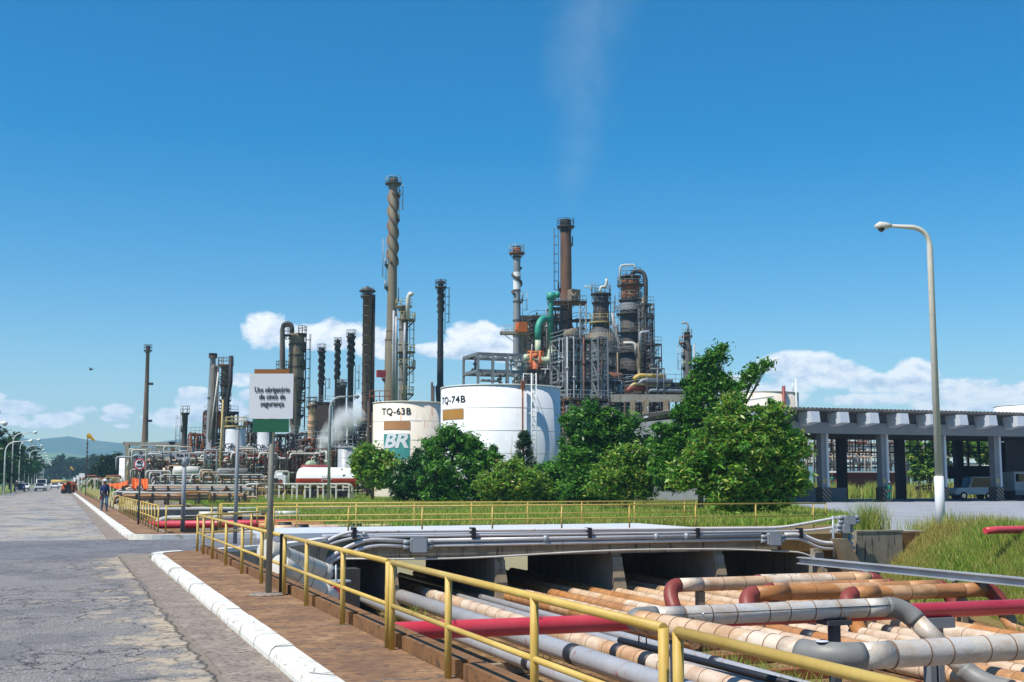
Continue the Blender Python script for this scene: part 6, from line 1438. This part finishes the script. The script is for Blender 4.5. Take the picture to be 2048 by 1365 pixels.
# grass
def blades(name, label, gen, n, h, w, mat, lean=.35, seed=1, kind='stuff', dist_scale=True):
    rng = np.random.default_rng(seed); X, Y, Zz = gen(rng, n); n = len(X); hh = h*rng.uniform(.35, 1.25, n)*(.6+.8*(np.sin(X*1.3)*np.cos(Y*.9)*.5+.5)); a = rng.uniform(0, 2*pi, n); ln = rng.normal(0, lean, (n, 2))*hh[:, None]
    ww = w*rng.uniform(.6, 1.4, n); dx, dy = np.cos(a)*ww/2, np.sin(a)*ww/2
    A = np.stack([X-dx, Y-dy, Zz-.02], 1); B = np.stack([X+dx, Y+dy, Zz-.02], 1); Cm = np.stack([X+dx*.7+ln[:, 0]*.35, Y+dy*.7+ln[:, 1]*.35, Zz+hh*.55], 1); Dm = np.stack([X-dx*.7+ln[:, 0]*.35, Y-dy*.7+ln[:, 1]*.35, Zz+hh*.55], 1)
    E_ = np.stack([X+ln[:, 0], Y+ln[:, 1], Zz+hh], 1)
    V = np.stack([A, B, Cm, Dm, E_], 1).reshape(-1, 3); I = np.arange(n)[:, None]*5
    # quad + degenerate-free tip as quad list
    Fc = np.concatenate([I+[0, 1, 2, 3]]); T3 = I+[3, 2, 4]
    me = bpy.data.meshes.new(name); base = np.array([X.mean(), Y.mean(), 0]); V = V-base
    me.vertices.add(len(V)); me.vertices.foreach_set('co', V.astype(np.float32).ravel())
    loops = np.concatenate([np.concatenate([Fc, T3], 1).ravel()]); me.loops.add(len(loops)); me.loops.foreach_set('vertex_index', loops.astype(np.int32))
    me.polygons.add(2*n); st = np.empty(2*n, np.int32); st[0::2] = np.arange(n)*7; st[1::2] = np.arange(n)*7+4; tt = np.empty(2*n, np.int32); tt[0::2] = 4; tt[1::2] = 3
    me.polygons.foreach_set('loop_start', st); me.polygons.foreach_set('loop_total', tt); me.materials.append(M_(mat)); me.update(calc_edges=True); me.validate()
    o = bpy.data.objects.new(name, me); COL.objects.link(o); o.location = base; tag(o, label, 'grass', None, kind)
def gen_lawn(rng, n):
    # denser nearer the camera
    Y = 44.5+(rng.uniform(0, 1, n)**1.5)*105; X = rng.uniform(9.9, 62, n)
    lim = np.interp(Y, [44, 50, 61, 86, 150], [30.3, 35.8, 42.3, 54, 56]); k = (X < lim) & (X < Y*tanr); return X[k], Y[k], np.zeros(k.sum())
tanr = math.tan(YAW+atan(1100/F))
blades('grass', 'long green lawn between the bridge railings and the bushes', gen_lawn, 170000, .27, .04, 'grass_blade', seed=3)
def gen_bank(rng, n):
    y = rng.uniform(12, 36.2, n); t_ = rng.uniform(.05, .82, n); f = np.minimum(t_/.8, 1); x = 23.3+np.maximum(0, y-24)*.235+t_*3.6+.25*np.sin(y*.9)*(1-f); z = FLZ-.05+(.03-FLZ)*f**.85; return x, y, z
blades('grass', 'tall wild grass covering the bank down to the pipes', gen_bank, 60000, .36, .022, 'grass_tall', .3, 4)
def gen_crest(rng, n):
    y = rng.uniform(14, 36.2, n); x = 23.3+np.maximum(0, y-24)*.235+2.9+rng.uniform(0, 1, n)**1.2*9; k = (y < 36.5-(x-26)*.12); return x[k], y[k], np.zeros(k.sum())
blades('grass', 'tall wild grass along the crest of the bank at the right edge', gen_crest, 60000, .5, .022, 'grass_tall', .28, 5)
def gen_behind(rng, n):
    X = rng.uniform(60, 125, n); Y = rng.uniform(106, 150, n); return X, Y, np.zeros(n)
blades('grass', 'rough yellowish grass behind the garage', gen_behind, 40000, 1.3, .1, 'grass_tall', .25, 6)
def gen_tr(rng, n):
    c = [(12.4, 19), (12.8, 22.5), (9.0, 33), (21.5, 24), (13.2, 21.5), (22, 20), (21.6, 27), (11, 26), (20.5, 31)]; k = rng.integers(0, len(c), n); c = np.array(c); return c[k, 0]+rng.normal(0, .3, n), c[k, 1]+rng.normal(0, .4, n), np.full(n, FLZ)
blades('grass', 'scattered weed tufts between the pipes on the trench floor', gen_tr, 3500, .45, .02, 'grass_tall', .4, 7)
def gen_w(rng, n):
    c = np.array([(XY(p, 38.0), 38.0) for p in (1715, 1728, 1740, 1752, 1830, 1870, 1890)]); k = rng.integers(0, len(c), n); return c[k, 0]+rng.normal(0, .22, n), c[k, 1]+rng.normal(0, .3, n), np.zeros(n)
blades('grass', 'thin seeding weeds growing at the edge of the apron by the lamp', gen_w, 1400, .75, .018, 'grass_tall', .3, 8)
# ================================================================== HILLS
def hills(name, d, prof, depth, mat, zoff=-5, seed=3):
    """prof: [(px, py)] skyline; the hill rises to it over `depth` metres"""
    rng = random.Random(seed); m = MB(); n = 90; k = 12; xs = [p[0] for p in prof]; vs = []
    for j in range(k+1):
        f = j/k
        for i in range(n+1):
            px = xs[0]+(xs[-1]-xs[0])*i/n; py = np.interp(px, xs, [p[1] for p in prof]); p = D(px, py+ (1.0*sin(px*.35+seed)+.7*sin(px*.9)), d)
            h = p.z*(sin(f*pi/2)**1.3)*(1+.05*sin(px*.12+f*5)*(1-f))+zoff*(1-f); g = gp0(px, d-depth*(1-f)); vs.append((g.x, g.y, h))
    m.add(vs, [(j*(n+1)+i, j*(n+1)+i+1, (j+1)*(n+1)+i+1, (j+1)*(n+1)+i) for j in range(k) for i in range(n)], 0, True); struct(name, m, mat)
ground_mat('hill_forest', [(.35, '1f3a1c'), (.5, '2c4a24'), (.62, '4a5a30'), (.7, '6a5a3c')], .012, .2)
ground_mat('hill_field', [(.35, '3a5a28'), (.5, '5f7a40'), (.62, '8a8f5a'), (.7, '4a6a34')], .01, .2)
hills('hills', 4200, [(-700, 900), (-300, 885), (-60, 878), (0, 872), (20, 874), (60, 880), (90, 876), (130, 873), (160, 880), (200, 884), (260, 888), (330, 884), (352, 877), (400, 880), (600, 900), (900, 915), (1500, 930), (2300, 940)], 900, 'hill_forest')
hills('hills', 3000, [(-700, 940), (-100, 925), (0, 912), (60, 905), (100, 905), (150, 910), (200, 921), (260, 932), (400, 945), (900, 955), (2300, 958)], 700, 'hill_field')
# ================================================================== PEOPLE
def skin(name, verts, edges, radii, mat, parent, base, sub=1, loc=None):
    me = bpy.data.meshes.new(name); me.from_pydata([tuple(Vector(v)-Vector(base)) for v in verts], edges, []); o = bpy.data.objects.new(name, me); COL.objects.link(o)
    md = o.modifiers.new('k', 'SKIN'); 
    for i, sv in enumerate(me.skin_vertices[0].data): sv.radius = (radii[i], radii[i]); sv.use_root = (i == 0)
    md.use_smooth_shade = True; s2 = o.modifiers.new('s', 'SUBSURF'); s2.levels = sub; s2.render_levels = sub
    bpy.context.view_layer.update(); nm = bpy.data.meshes.new_from_object(o.evaluated_get(bpy.context.evaluated_depsgraph_get())); o.modifiers.clear(); o.data = nm; bpy.data.meshes.remove(me)
    nm.materials.clear(); nm.materials.append(M_(mat)); nm.name = name
    for p in nm.polygons: p.use_smooth = True
    o.parent = parent; return o
def person(pos, heading, label, top, legs, hat=None, group=None, phase=.25, H=1.72, hold=None, glove=None):
    k = H/1.75; t = T('person', label, 'person', pos, group); f = Vector((sin(heading), cos(heading), 0)); r = Vector((cos(heading), -sin(heading), 0)); P = lambda a, b_, z: Vector(pos)+r*a*k+f*b_*k+Vector((0, 0, z*k))
    st = phase
    J = dict(pel=P(0, 0, .95), wst=P(0, 0, 1.08), ch=P(0, .01, 1.28), nk=P(0, 0, 1.46), hb=P(0, .02, 1.56), hd=P(0, .03, 1.66))
    vs = []; es = []; rs = []
    def V_(p, rr, par=None):
        vs.append(p); rs.append(rr*k); 
        if par is not None: es.append((par, len(vs)-1))
        return len(vs)-1
    pel = V_(J['pel'], .125); w = V_(J['wst'], .115, pel); ch = V_(J['ch'], .14, w); nk = V_(J['nk'], .055, ch); hb = V_(J['hb'], .08, nk); V_(J['hd'], .085, hb)
    arms = []; lg = []
    for s in (-1, 1):
        sh = V_(P(s*.17, 0, 1.4), .062, ch); el = V_(P(s*.24, -.02+s*st*.25, 1.13), .045, sh); wr = V_(P(s*.23, .08+s*st*.5, .90), .03, el); hn = V_(P(s*.23, .1+s*st*.55, .83), .034, wr)
        arms.append((len(vs)-4, len(vs)-3, len(vs)-2, len(vs)-1))
        hp = V_(P(s*.09, 0, .88), .09, pel); kn = V_(P(s*.10, .04-s*st*.45, .5), .062, hp); an = V_(P(s*.10, -.03-s*st*.9, .1), .04, kn); to = V_(P(s*.11, .13-s*st*.9, .04), .038, an); lg.append((hp, kn, an, to))
    skin('body', vs, es, rs, 'skin', t.o, pos)
    m = MB()   # fingers and thumb on both hands, and face
    for s, (sh, el, wr, hn) in zip((-1, 1), arms):
        h = vs[hn]
        for i, L in enumerate((.07, .085, .078, .06)): q = h+f*(.03-.02*i)*k+Vector((0, 0, -.02)); m.tube([q, q+Vector((0, 0, -L*.5))*k, q+(Vector((0, 0, -L))-r*s*.02)*k], .009, 5)
        m.tube([h+f*.03*k, h+(f*.055+Vector((0, 0, -.03)))*k, h+(f*.06+Vector((0, 0, -.06)))*k], .01, 5)
    t.part('fingers', m, 'skin')
    m = MB(); hd = J['hd']; m.tube([hd+f*.085*k+Vector((0, 0, .0)), hd+f*.115*k+Vector((0, 0, -.035*k))], .012, 5)
    for s in (-1, 1): m.tube([hd+r*s*.095*k+Vector((0, 0, .01)), hd+r*s*.1*k-Vector((0, 0, .04*k))], .014, 5)
    t.part('face', m, 'skin'); m = MB()
    for s in (-1, 1): m.box(tuple(hd+f*.09*k+r*s*.032*k), (.02, .02, .012), -heading)
    m.box(tuple(hd+f*.09*k+Vector((0, 0, -.07*k))), (.045, .02, .01), -heading); t.part('features', m, 'dark_cloth')
    m = MB(); m.lathe(hd.x, hd.y, [(.098*k, hd.z), (.1*k, hd.z+.05*k), (.07*k, hd.z+.105*k), (.01, hd.z+.12*k)], 14); t.part('hair', m, 'black')
    # clothes over the body
    tv = [J['pel']+Vector((0, 0, .0)), J['wst'], J['ch'], P(0, 0, 1.42)]; te = [(0, 1), (1, 2), (2, 3)]; tr = [.15, .145, .165, .09]; tr = [q*k for q in tr]
    for s, (sh, el, wr, hn) in zip((-1, 1), arms):
        i = len(tv); tv += [vs[sh], vs[el], vs[wr]]; te += [(2, i), (i, i+1), (i+1, i+2)]; tr += [.08*k, .06*k, .045*k]
    skin('shirt', tv, te, tr, top, t.o, pos)
    tv = [J['pel']+Vector((0, 0, .03))]; te = []; tr = [.142*k]
    for hp, kn, an, to in lg: i = len(tv); tv += [vs[hp], vs[kn], vs[an]+Vector((0, 0, .02))]; te += [(0, i), (i, i+1), (i+1, i+2)]; tr += [.105*k, .078*k, .06*k]
    skin('trousers', tv, te, tr, legs, t.o, pos)
    m = MB()
    for hp, kn, an, to in lg: m.tube([vs[an]-f*.05*k+Vector((0, 0, -.04)), vs[an]+f*.05*k+Vector((0, 0, -.045)), vs[to]+f*.04*k], [.045, .05, .035], 8)
    t.part('shoes', m, 'black')
    if hat:
        m = MB(); m.lathe(hd.x, hd.y, [(.125*k, hd.z+.02*k), (.122*k, hd.z+.06*k), (.105*k, hd.z+.12*k), (.05*k, hd.z+.16*k), (.01, hd.z+.165*k)], 18); m.box(tuple(hd+f*.14*k+Vector((0, 0, .03*k))), (.15*k, .12*k, .015), -heading); t.part('helmet', m, hat)
    if hold:
        m = MB(); h = vs[arms[1][3]]; m.box(tuple(h+Vector((0, 0, -.1))), (.12, .16, .2), -heading); t.part('bag', m, hold)
    return t, P
HD = pi-.15
person(G(208, 1023, .135), HD, 'man in white cap, blue jacket and jeans walking on the far pavement', 'jacket', 'denim', 'sign_white', hold='maroon', phase=.22, H=1.74)
p_ = G(10, 988, 0); p_.x = -7.7
person(Vector((-7.75, 200, 0)), pi, 'worker in green coveralls and white helmet left of the nearest street lamp', 'coverall', 'coverall', 'sign_white', H=1.8)
person(Vector((-5.9, 198, 0)), 0, 'person in grey and black with white helmet just right of the nearest street lamp', 'dark_cloth', 'stack_grey', 'sign_white', H=1.8)
q = D(1665, 968, 150); person(Vector((q.x, q.y, .9)), pi+.6, 'worker in green coveralls walking in the grass seen through the first garage bay', 'coverall', 'coverall', 'brown', H=1.75)
m = MB(); m.box((q.x, q.y, .44), (7, 3, .88)); solo('embankment', m, 'soil', 'low earth mound behind the garage under the walking worker', 'mound', (q.x, q.y, 0))
q = D(1779, 1001, 108); person(Vector((q.x, q.y, .03)), pi+.4, 'worker in turquoise coveralls standing beside the second garage pillar', 'coverall', 'coverall', 'sign_white', H=1.75, phase=.05)
Qp = random.Random(4)
for i in range(7):
    x = -6.5-Qp.random()*1.8; Y = 232+i*11; person(Vector((x, Y, 0)), pi*(i % 2), 'person in %s standing %s in the crowd under the avenue trees' % (('dark clothes', 'grey clothes', 'blue overalls', 'dark overalls', 'pale clothes', 'black clothes', 'green coveralls')[i], ('nearest', 'second', 'third', 'fourth', 'fifth', 'sixth', 'farthest')[i]), ('dark_cloth', 'stack_grey', 'jacket', 'dark_cloth', 'grey_light', 'black', 'coverall')[i], 'dark_cloth', 'sign_white' if i % 2 else None, 'people under the avenue trees')
# ================================================================== VEHICLES
def car(pos, heading, label, body, kind='sedan', L=4.3, W=1.7, H=1.42, name='parked_car', cat='car', group=None):
    t = T(name, label, cat, pos, group); f = Vector((sin(heading), cos(heading), 0)); r = Vector((cos(heading), -sin(heading), 0)); P = lambda a, b_, z: Vector(pos)+r*a+f*b_+Vector((0, 0, z))
    if kind == 'sedan': pr = [(-.5, .35), (-.5, .82), (-.36, .95), (-.27, .98), (-.16, H), (.12, H), (.27, .98), (.46, .86), (.5, .6), (.5, .35)]; gl = [(-.25, .99), (-.155, H-.05), (.115, H-.05), (.25, .99)]
    elif kind == 'jeep': pr = [(-.5, .5), (-.5, 1.15), (-.49, H), (.08, H), (.16, 1.2), (.46, 1.12), (.5, .95), (.5, .5)]; gl = [(-.46, 1.2), (-.455, H-.08), (.07, H-.08), (.135, 1.2)]
    else: pr = [(-.5, .4), (-.5, H), (.28, H), (.40, 1.25), (.48, 1.0), (.5, .4)]; gl = [(.02, 1.25), (.02, H-.1), (.27, H-.12), (.37, 1.25)]
    m = MB(); pl = [P(0, u*L, v) for u, v in pr]; m.prism(pl, r*(-W/2), r*(W/2)); b_ = t.part('body', m, body); md = b_.modifiers.new('b', 'BEVEL'); md.width = .06; md.segments = 2
    for s in (-1, 1): m = MB(); m.prism([P(0, u*L, v) for u, v in gl], r*s*(W/2+.004), r*s*(W/2+.02)); t.part('side_window', m, 'glass')
    fr_ = [q for q in pr if q[1] > .9]; 
    if kind == 'sedan': ws = (.28, .99, .13, H-.03); rs_ = (-.28, .99, -.17, H-.03)
    elif kind == 'jeep': ws = (.165, 1.2, .09, H-.05); rs_ = (-.502, 1.2, -.5, H-.12)
    else: ws = (.41, 1.25, .29, H-.05); rs_ = (-.502, 1.2, -.502, H-.2)
    for nm, (u0, v0, u1, v1), e in (('windscreen', ws, .03), ('rear_window', rs_, -.03)):
        m = MB(); m.add([P(-W*.42, u0*L+e, v0), P(W*.42, u0*L+e, v0), P(W*.40, u1*L+e, v1), P(-W*.40, u1*L+e, v1)], [(0, 1, 2, 3)]); t.part(nm, m, 'glass')
    for s in (-1, 1):
        for u in (-.31, .31):
            rw = .31 if kind != 'jeep' else .38; c = P(s*(W/2-.08), u*L, rw); m = MB(); m.cyl(c-r*s*.1, c+r*s*.1, rw, seg=18); w_ = t.part('wheel', m, 'rubber'); m = MB(); m.cyl(c+r*s*.09, c+r*s*.112, rw*.55, seg=12); t.part('rim', m, 'chrome', w_)
        m = MB(); c = P(s*W*.36, L*.5, .72); m.cyl(c, c+f*.03, .09, seg=12); t.part('headlight', m, 'sign_white')
        m = MB(); c = P(s*W*.4, -L*.5, .78); m.box(tuple(c-f*.015), (.16, .04, .2), -heading); t.part('tail_light', m, 'tail_red')
    m = MB(); m.box(tuple(P(0, L*.5+.02, .45)), (W*.96, .12, .18), -heading); m.box(tuple(P(0, -L*.5-.02, .45)), (W*.96, .12, .18), -heading); t.part('bumper', m, 'grey_dark'); return t
car(Vector((-3.3, 243, 0)), pi, 'silver car coming down the street, foremost of the traffic', 'grey_light')
car(Vector((-3.2, 258, 0)), pi, 'white van close behind the silver car', 'white_clean', 'van', 4.8, 1.9, 2.2, name='van', cat='van')
car(Vector((-.9, 300, 0)), 0, 'white car driving away in the right-hand lane', 'white_clean')
car(Vector((.9, 370, 0)), pi, 'white car farthest down the street near the yellow pipe bridge', 'white_clean')
car(Vector((-6.3, 228, 0)), pi, 'dark car parked at the left kerb beside the crowd', 'jacket')
car(Vector((-6.3, 262, 0)), pi, 'white car parked at the left kerb behind the dark one', 'white_clean')
p_ = G(1948, 1003, .03); xg = XY(1950, gY+8); car(Vector((xg, gY+8.5, .03)), -1.35, 'grey jeep parked in the shade inside the garage', 'tank_white', 'jeep', 4.2, 1.8, 2.2, name='jeep', cat='jeep')
xg = XY(2050, gY+5); t = T('fire_truck', 'pale truck standing in the dark right-hand bay of the garage', 'truck', (xg, gY+6, .03))
m = MB(); m.bb(xg-1.25, xg+1.25, gY+5, gY+8, .9, 2.7); b_ = t.part('cab', m, 'grey_light'); m = MB(); m.bb(xg-1.1, xg+1.1, gY+4.97, gY+5.0, 1.75, 2.5); t.part('windscreen', m, 'glass')
m = MB(); m.bb(xg-1.25, xg+1.25, gY+4.85, gY+5.02, .5, .95); t.part('bumper', m, 'grey')
for s in (-1, 1): m = MB(); m.cyl((xg+s*1.2, gY+6, .5), (xg+s*.9, gY+6, .5), .48, seg=18); t.part('wheel', m, 'rubber')
# compressor on the apron edge behind
c = G(1848, 1001, 0); c.x, c.y = XY(1846, 108), 108; t = T('hose_trolley', 'small black wheeled trolley behind the garage beside the red pipe', 'trolley', c)
m = MB(); m.box((c.x, c.y, 1.0), (1.6, .6, .25)); m.cyl((c.x-.9, c.y, 1.2), (c.x+1, c.y, 1.35), .1); 
for q in (-.5, 0, .6): m.cyl((c.x+q, c.y, 1.0), (c.x+q, c.y, 1.6), .07)
t.part('frame', m, 'black')
for s in (-.6, .6): m = MB(); m.cyl((c.x+s, c.y-.3, .45), (c.x+s, c.y-.15, .45), .42, seg=14); t.part('wheel', m, 'rubber')
# bird in the sky
c = D(181, 740, 120); t = T('bird', 'tiny dark bird flying in the open sky above the windsock', 'bird', c)
m = MB(); m.tube([c-RT*.16, c, c+RT*.2], [.02, .06, .02], 8); t.part('body', m, 'black')
for s in (-1, 1): m = MB(); m.prism([c, c+FW*s*.45+Vector((0, 0, .16)), c+FW*s*.42+RT*.15+Vector((0, 0, .16)), c+RT*.14], (0, 0, 0), (0, 0, .015)); t.part('wing', m, 'black')
# ================================================================== STEAM, HAZE
def plume(name, label, path, radii, dens, nscale, seed=1, aniso=.3, thr=.45, cat='steam'):
    m = MB(); m.tube([path[0]-(path[1]-path[0])]+list(path)+[path[-1]+(path[-1]-path[-2])*1.2], [radii[0]*1.1]+[q*1.15 for q in radii]+[radii[-1]*.8], 14); b = path[0]; o = solo(name, m, 'sign_white', label, cat, b, None, 'stuff')
    mt = bpy.data.materials.new(name); mt.use_nodes = True; nt = mt.node_tree; nt.nodes.remove(nt.nodes['Principled BSDF'])
    v = nt.nodes.new('ShaderNodeVolumePrincipled'); v.inputs['Color'].default_value = (1, 1, 1, 1); v.inputs['Anisotropy'].default_value = aniso
    # soft density: distance from the axis is approximated with noise-broken spheres along the path
    ps = pos(nt, (1, 1, .7)); n1 = noise(nt, ps, nscale, 5, .6, .4); den = ramp(nt, n1, [(thr, (0, 0, 0)), (thr+.2, (1, 1, 1))]); acc = None
    g = nt.nodes.new('ShaderNodeNewGeometry')
    for p, r in zip(path, radii):
        dv = nt.nodes.new('ShaderNodeVectorMath'); dv.operation = 'DISTANCE'; nt.links.new(g.outputs['Position'], dv.inputs[0]); dv.inputs[1].default_value = tuple(p)
        q = mth(nt, 'SUBTRACT', 1.0, mth(nt, 'DIVIDE', dv.outputs['Value'], r*1.0), clamp=True); acc = q if acc is None else mth(nt, 'MAXIMUM', acc, q)
    nt.links.new(mth(nt, 'MULTIPLY', mth(nt, 'MULTIPLY', den, mth(nt, 'POWER', acc, 1.2)), dens), v.inputs['Density'])
    nt.links.new(v.outputs[0], nt.nodes['Material Output'].inputs['Volume']); o.data.materials.clear(); o.data.materials.append(mt)
    mt.cycles.volume_sampling = 'MULTIPLE_IMPORTANCE'
dd = 160
pl = [D(x, y, dd) for x, y in ((634, 903), (642, 893), (650, 882), (660, 872), (671, 862), (682, 850), (695, 838), (708, 828))]
plume('steam_plume', 'thick white steam blowing up to the right beside the twisted chimneys', pl, [.6, .9, 1.3, 1.6, 1.9, 2.1, 2.2, 1.8], 2.6, .8, thr=.40, aniso=0)
pl = [D(x, y, 205) for x, y in ((294, 912), (296, 904), (299, 896), (304, 886))]
plume('steam_plume', 'small pale wisp of steam right of the slim lone chimney', pl, [.5, .8, 1.0, 1.1], .8, .6, thr=.38)
pl = [D(x, y, 200) for x, y in ((1134, 436), (1138, 395), (1144, 345), (1155, 290), (1165, 230), (1160, 170), (1165, 110), (1180, 50), (1190, -20), (1200, -90))]
plume('smoke_plume', 'faint smoke drifting straight up from the thick brown chimney', pl, [1.2, 3.2, 5.2, 6.4, 7.4, 8, 8.6, 9.5, 10, 10.5], .024, .13, thr=.36, cat='smoke')
hz = MB(); hz.bb(-2600, 2600, -60, 4700, -9, 260); HZ = solo('haze', hz, 'sign_white', 'thin blue-white haze hanging over the plant and hills', 'haze', (0, 0, 0), None, 'stuff')
mt = bpy.data.materials.new('haze_air'); mt.use_nodes = True; nt = mt.node_tree; nt.nodes.remove(nt.nodes['Principled BSDF']); v = nt.nodes.new('ShaderNodeVolumePrincipled')
v.inputs['Color'].default_value = (.42, .68, 1, 1); v.inputs['Density'].default_value = .0002; v.inputs['Anisotropy'].default_value = .1
nt.links.new(v.outputs[0], nt.nodes['Material Output'].inputs['Volume']); HZ.data.materials.clear(); HZ.data.materials.append(mt)
# ================================================================== SKY, SUN, CAMERA
SUN_EL = radians(58); tosun = (-RT*.80-FW*.60).normalized()
W = bpy.data.worlds.new('World'); S.world = W; W.use_nodes = True; nt = W.node_tree; bg = nt.nodes['Background']; out = nt.nodes['World Output']
sk = nt.nodes.new('ShaderNodeTexSky'); sk.sky_type = 'NISHITA'; sk.sun_disc = False; sk.sun_elevation = SUN_EL; sk.sun_rotation = atan2(tosun.x, tosun.y); sk.altitude = 600; sk.air_density = 1.0; sk.dust_density = .6; sk.ozone_density = 2.0
hs = nt.nodes.new('ShaderNodeHueSaturation'); hs.inputs['Saturation'].default_value = 1.6; hs.inputs['Value'].default_value = 1.2; hs.inputs['Hue'].default_value = .495; nt.links.new(sk.outputs[0], hs.inputs['Color'])
# clouds by direction of view from the ground
tc = nt.nodes.new('ShaderNodeTexCoord'); sx = nt.nodes.new('ShaderNodeSeparateXYZ'); nt.links.new(tc.outputs['Generated'], sx.inputs[0])
az = mth(nt, 'ARCTAN2', sx.outputs[0], sx.outputs[1]); el = mth(nt, 'ARCSINE', sx.outputs[2])
cmb = nt.nodes.new('ShaderNodeCombineXYZ'); nt.links.new(az, cmb.inputs[0]); nt.links.new(mth(nt, 'MULTIPLY', el, 1.5), cmb.inputs[1])
nz = nt.nodes.new('ShaderNodeTexNoise'); nz.inputs['Scale'].default_value = 38; nz.inputs['Detail'].default_value = 9; nz.inputs['Roughness'].default_value = .6; nt.links.new(cmb.outputs[0], nz.inputs['Vector'])
off = nt.nodes.new('ShaderNodeVectorMath'); off.operation = 'ADD'; off.inputs[1].default_value = (-.004, .010, 0); nt.links.new(cmb.outputs[0], off.inputs[0])
nz2 = nt.nodes.new('ShaderNodeTexNoise'); nz2.inputs['Scale'].default_value = 38; nz2.inputs['Detail'].default_value = 5; nz2.inputs['Roughness'].default_value = .6; nt.links.new(off.outputs[0], nz2.inputs['Vector'])
CL = [(530,660,40,32,1),(600,674,62,24,1),(680,670,60,28,1),(735,682,44,26,.9),(770,700,26,18,.5),(890,702,50,17,.95),(950,678,50,34,1),(1000,692,45,32,1),(955,708,80,14,.8),
 (350,836,58,18,.85),(400,808,46,20,.9),(445,822,60,26,.85),(390,783,26,9,.8),(485,760,28,13,.85),(500,792,22,14,.7),(120,838,42,13,.85),(90,850,40,9,.6),(35,815,50,12,.8),(15,840,34,10,.7),(240,820,28,10,.8),(228,836,26,8,.5),(247,852,16,5,.6),(170,820,24,9,.3),
 (1600,738,70,30,1),(1680,750,50,24,1),(1560,775,60,18,.7),(1530,792,70,22,.8),(1455,770,50,22,.7),(1760,768,60,18,.85),(1830,752,44,28,1),(1900,782,95,22,.9),(1990,790,60,18,.8),(1950,808,110,16,.7),(2070,780,50,20,.7),
 (715,822,26,30,.8),(1760,800,120,14,.4),(1060,760,40,12,.3),(-80,800,60,30,.8),(-200,700,90,30,.8),(2200,700,90,40,.9),(2400,780,120,40,.9)]
acc = None
for px, py, w, h, s_ in CL:
    r_ = ray(px, py); a0 = atan2(r_[0], r_[1]); e0 = atan(r_[2]/hypot(r_[0], r_[1])); ww, hh = w/F*1.25, h/F*1.25
    da = mth(nt, 'DIVIDE', mth(nt, 'SUBTRACT', az, a0), ww); de = mth(nt, 'DIVIDE', mth(nt, 'SUBTRACT', el, e0), hh)
    q = mth(nt, 'SUBTRACT', 1.0, mth(nt, 'ADD', mth(nt, 'MULTIPLY', da, da), mth(nt, 'MULTIPLY', de, de)), clamp=False)
    q = mth(nt, 'MULTIPLY', mth(nt, 'MAXIMUM', q, -.6), 1.0); q = mth(nt, 'SUBTRACT', q, (1-s_)*.55)
    acc = q if acc is None else mth(nt, 'MAXIMUM', acc, q)
def cover(nn): return mth(nt, 'ADD', acc, mth(nt, 'MULTIPLY', mth(nt, 'SUBTRACT', nn, .5), 2.5))
cv = ramp(nt, cover(nz.outputs[0]), [(-.0, (0, 0, 0)), (.35, (.8, .8, .8)), (.6, (1, 1, 1))])
sh = mth(nt, 'SUBTRACT', cover(nz2.outputs[0]), cover(nz.outputs[0]))
lit = ramp(nt, mth(nt, 'ADD', mth(nt, 'MULTIPLY', sh, -.9), .62), [(0, (.40, .50, .66)), (.45, (.74, .80, .90)), (.8, (1, 1, 1))])
cb = nt.nodes.new('ShaderNodeVectorMath'); cb.operation = 'SCALE'; cb.inputs['Scale'].default_value = 10.5; nt.links.new(lit, cb.inputs[0])
sky_col = mixc(nt, cv, hs.outputs[0], cb.outputs[0]); nt.links.new(sky_col, bg.inputs[0]); bg.inputs[1].default_value = .10
ld = bpy.data.lights.new('sun', 'SUN'); ld.energy = 5.0; ld.angle = radians(.5); ld.color = (1, .955, .88); lo = bpy.data.objects.new('sun', ld); COL.objects.link(lo)
sv = Vector((tosun.x*cos(SUN_EL), tosun.y*cos(SUN_EL), sin(SUN_EL))); lo.rotation_euler = sv.to_track_quat('Z', 'Y').to_euler()
cd = bpy.data.cameras.new('camera'); co = bpy.data.objects.new('camera', cd); COL.objects.link(co); S.camera = co
cd.sensor_width = 36; cd.lens = F/2048*36; cd.clip_end = 12000; cd.clip_start = .1; co.location = (0, 0, CH)
fwd = Vector((SY*cos(PIT), CY*cos(PIT), sin(PIT))); co.rotation_euler = fwd.to_track_quat('-Z', 'Y').to_euler()
S.view_settings.view_transform = 'Standard'; S.view_settings.look = 'None'; S.view_settings.exposure = .2; S.view_settings.gamma = 1
S.cycles.max_bounces = 6; S.cycles.diffuse_bounces = 3; S.cycles.glossy_bounces = 3; S.cycles.volume_bounces = 2; S.cycles.transparent_max_bounces = 8
S.cycles.volume_step_rate = 2; S.cycles.volume_max_steps = 128
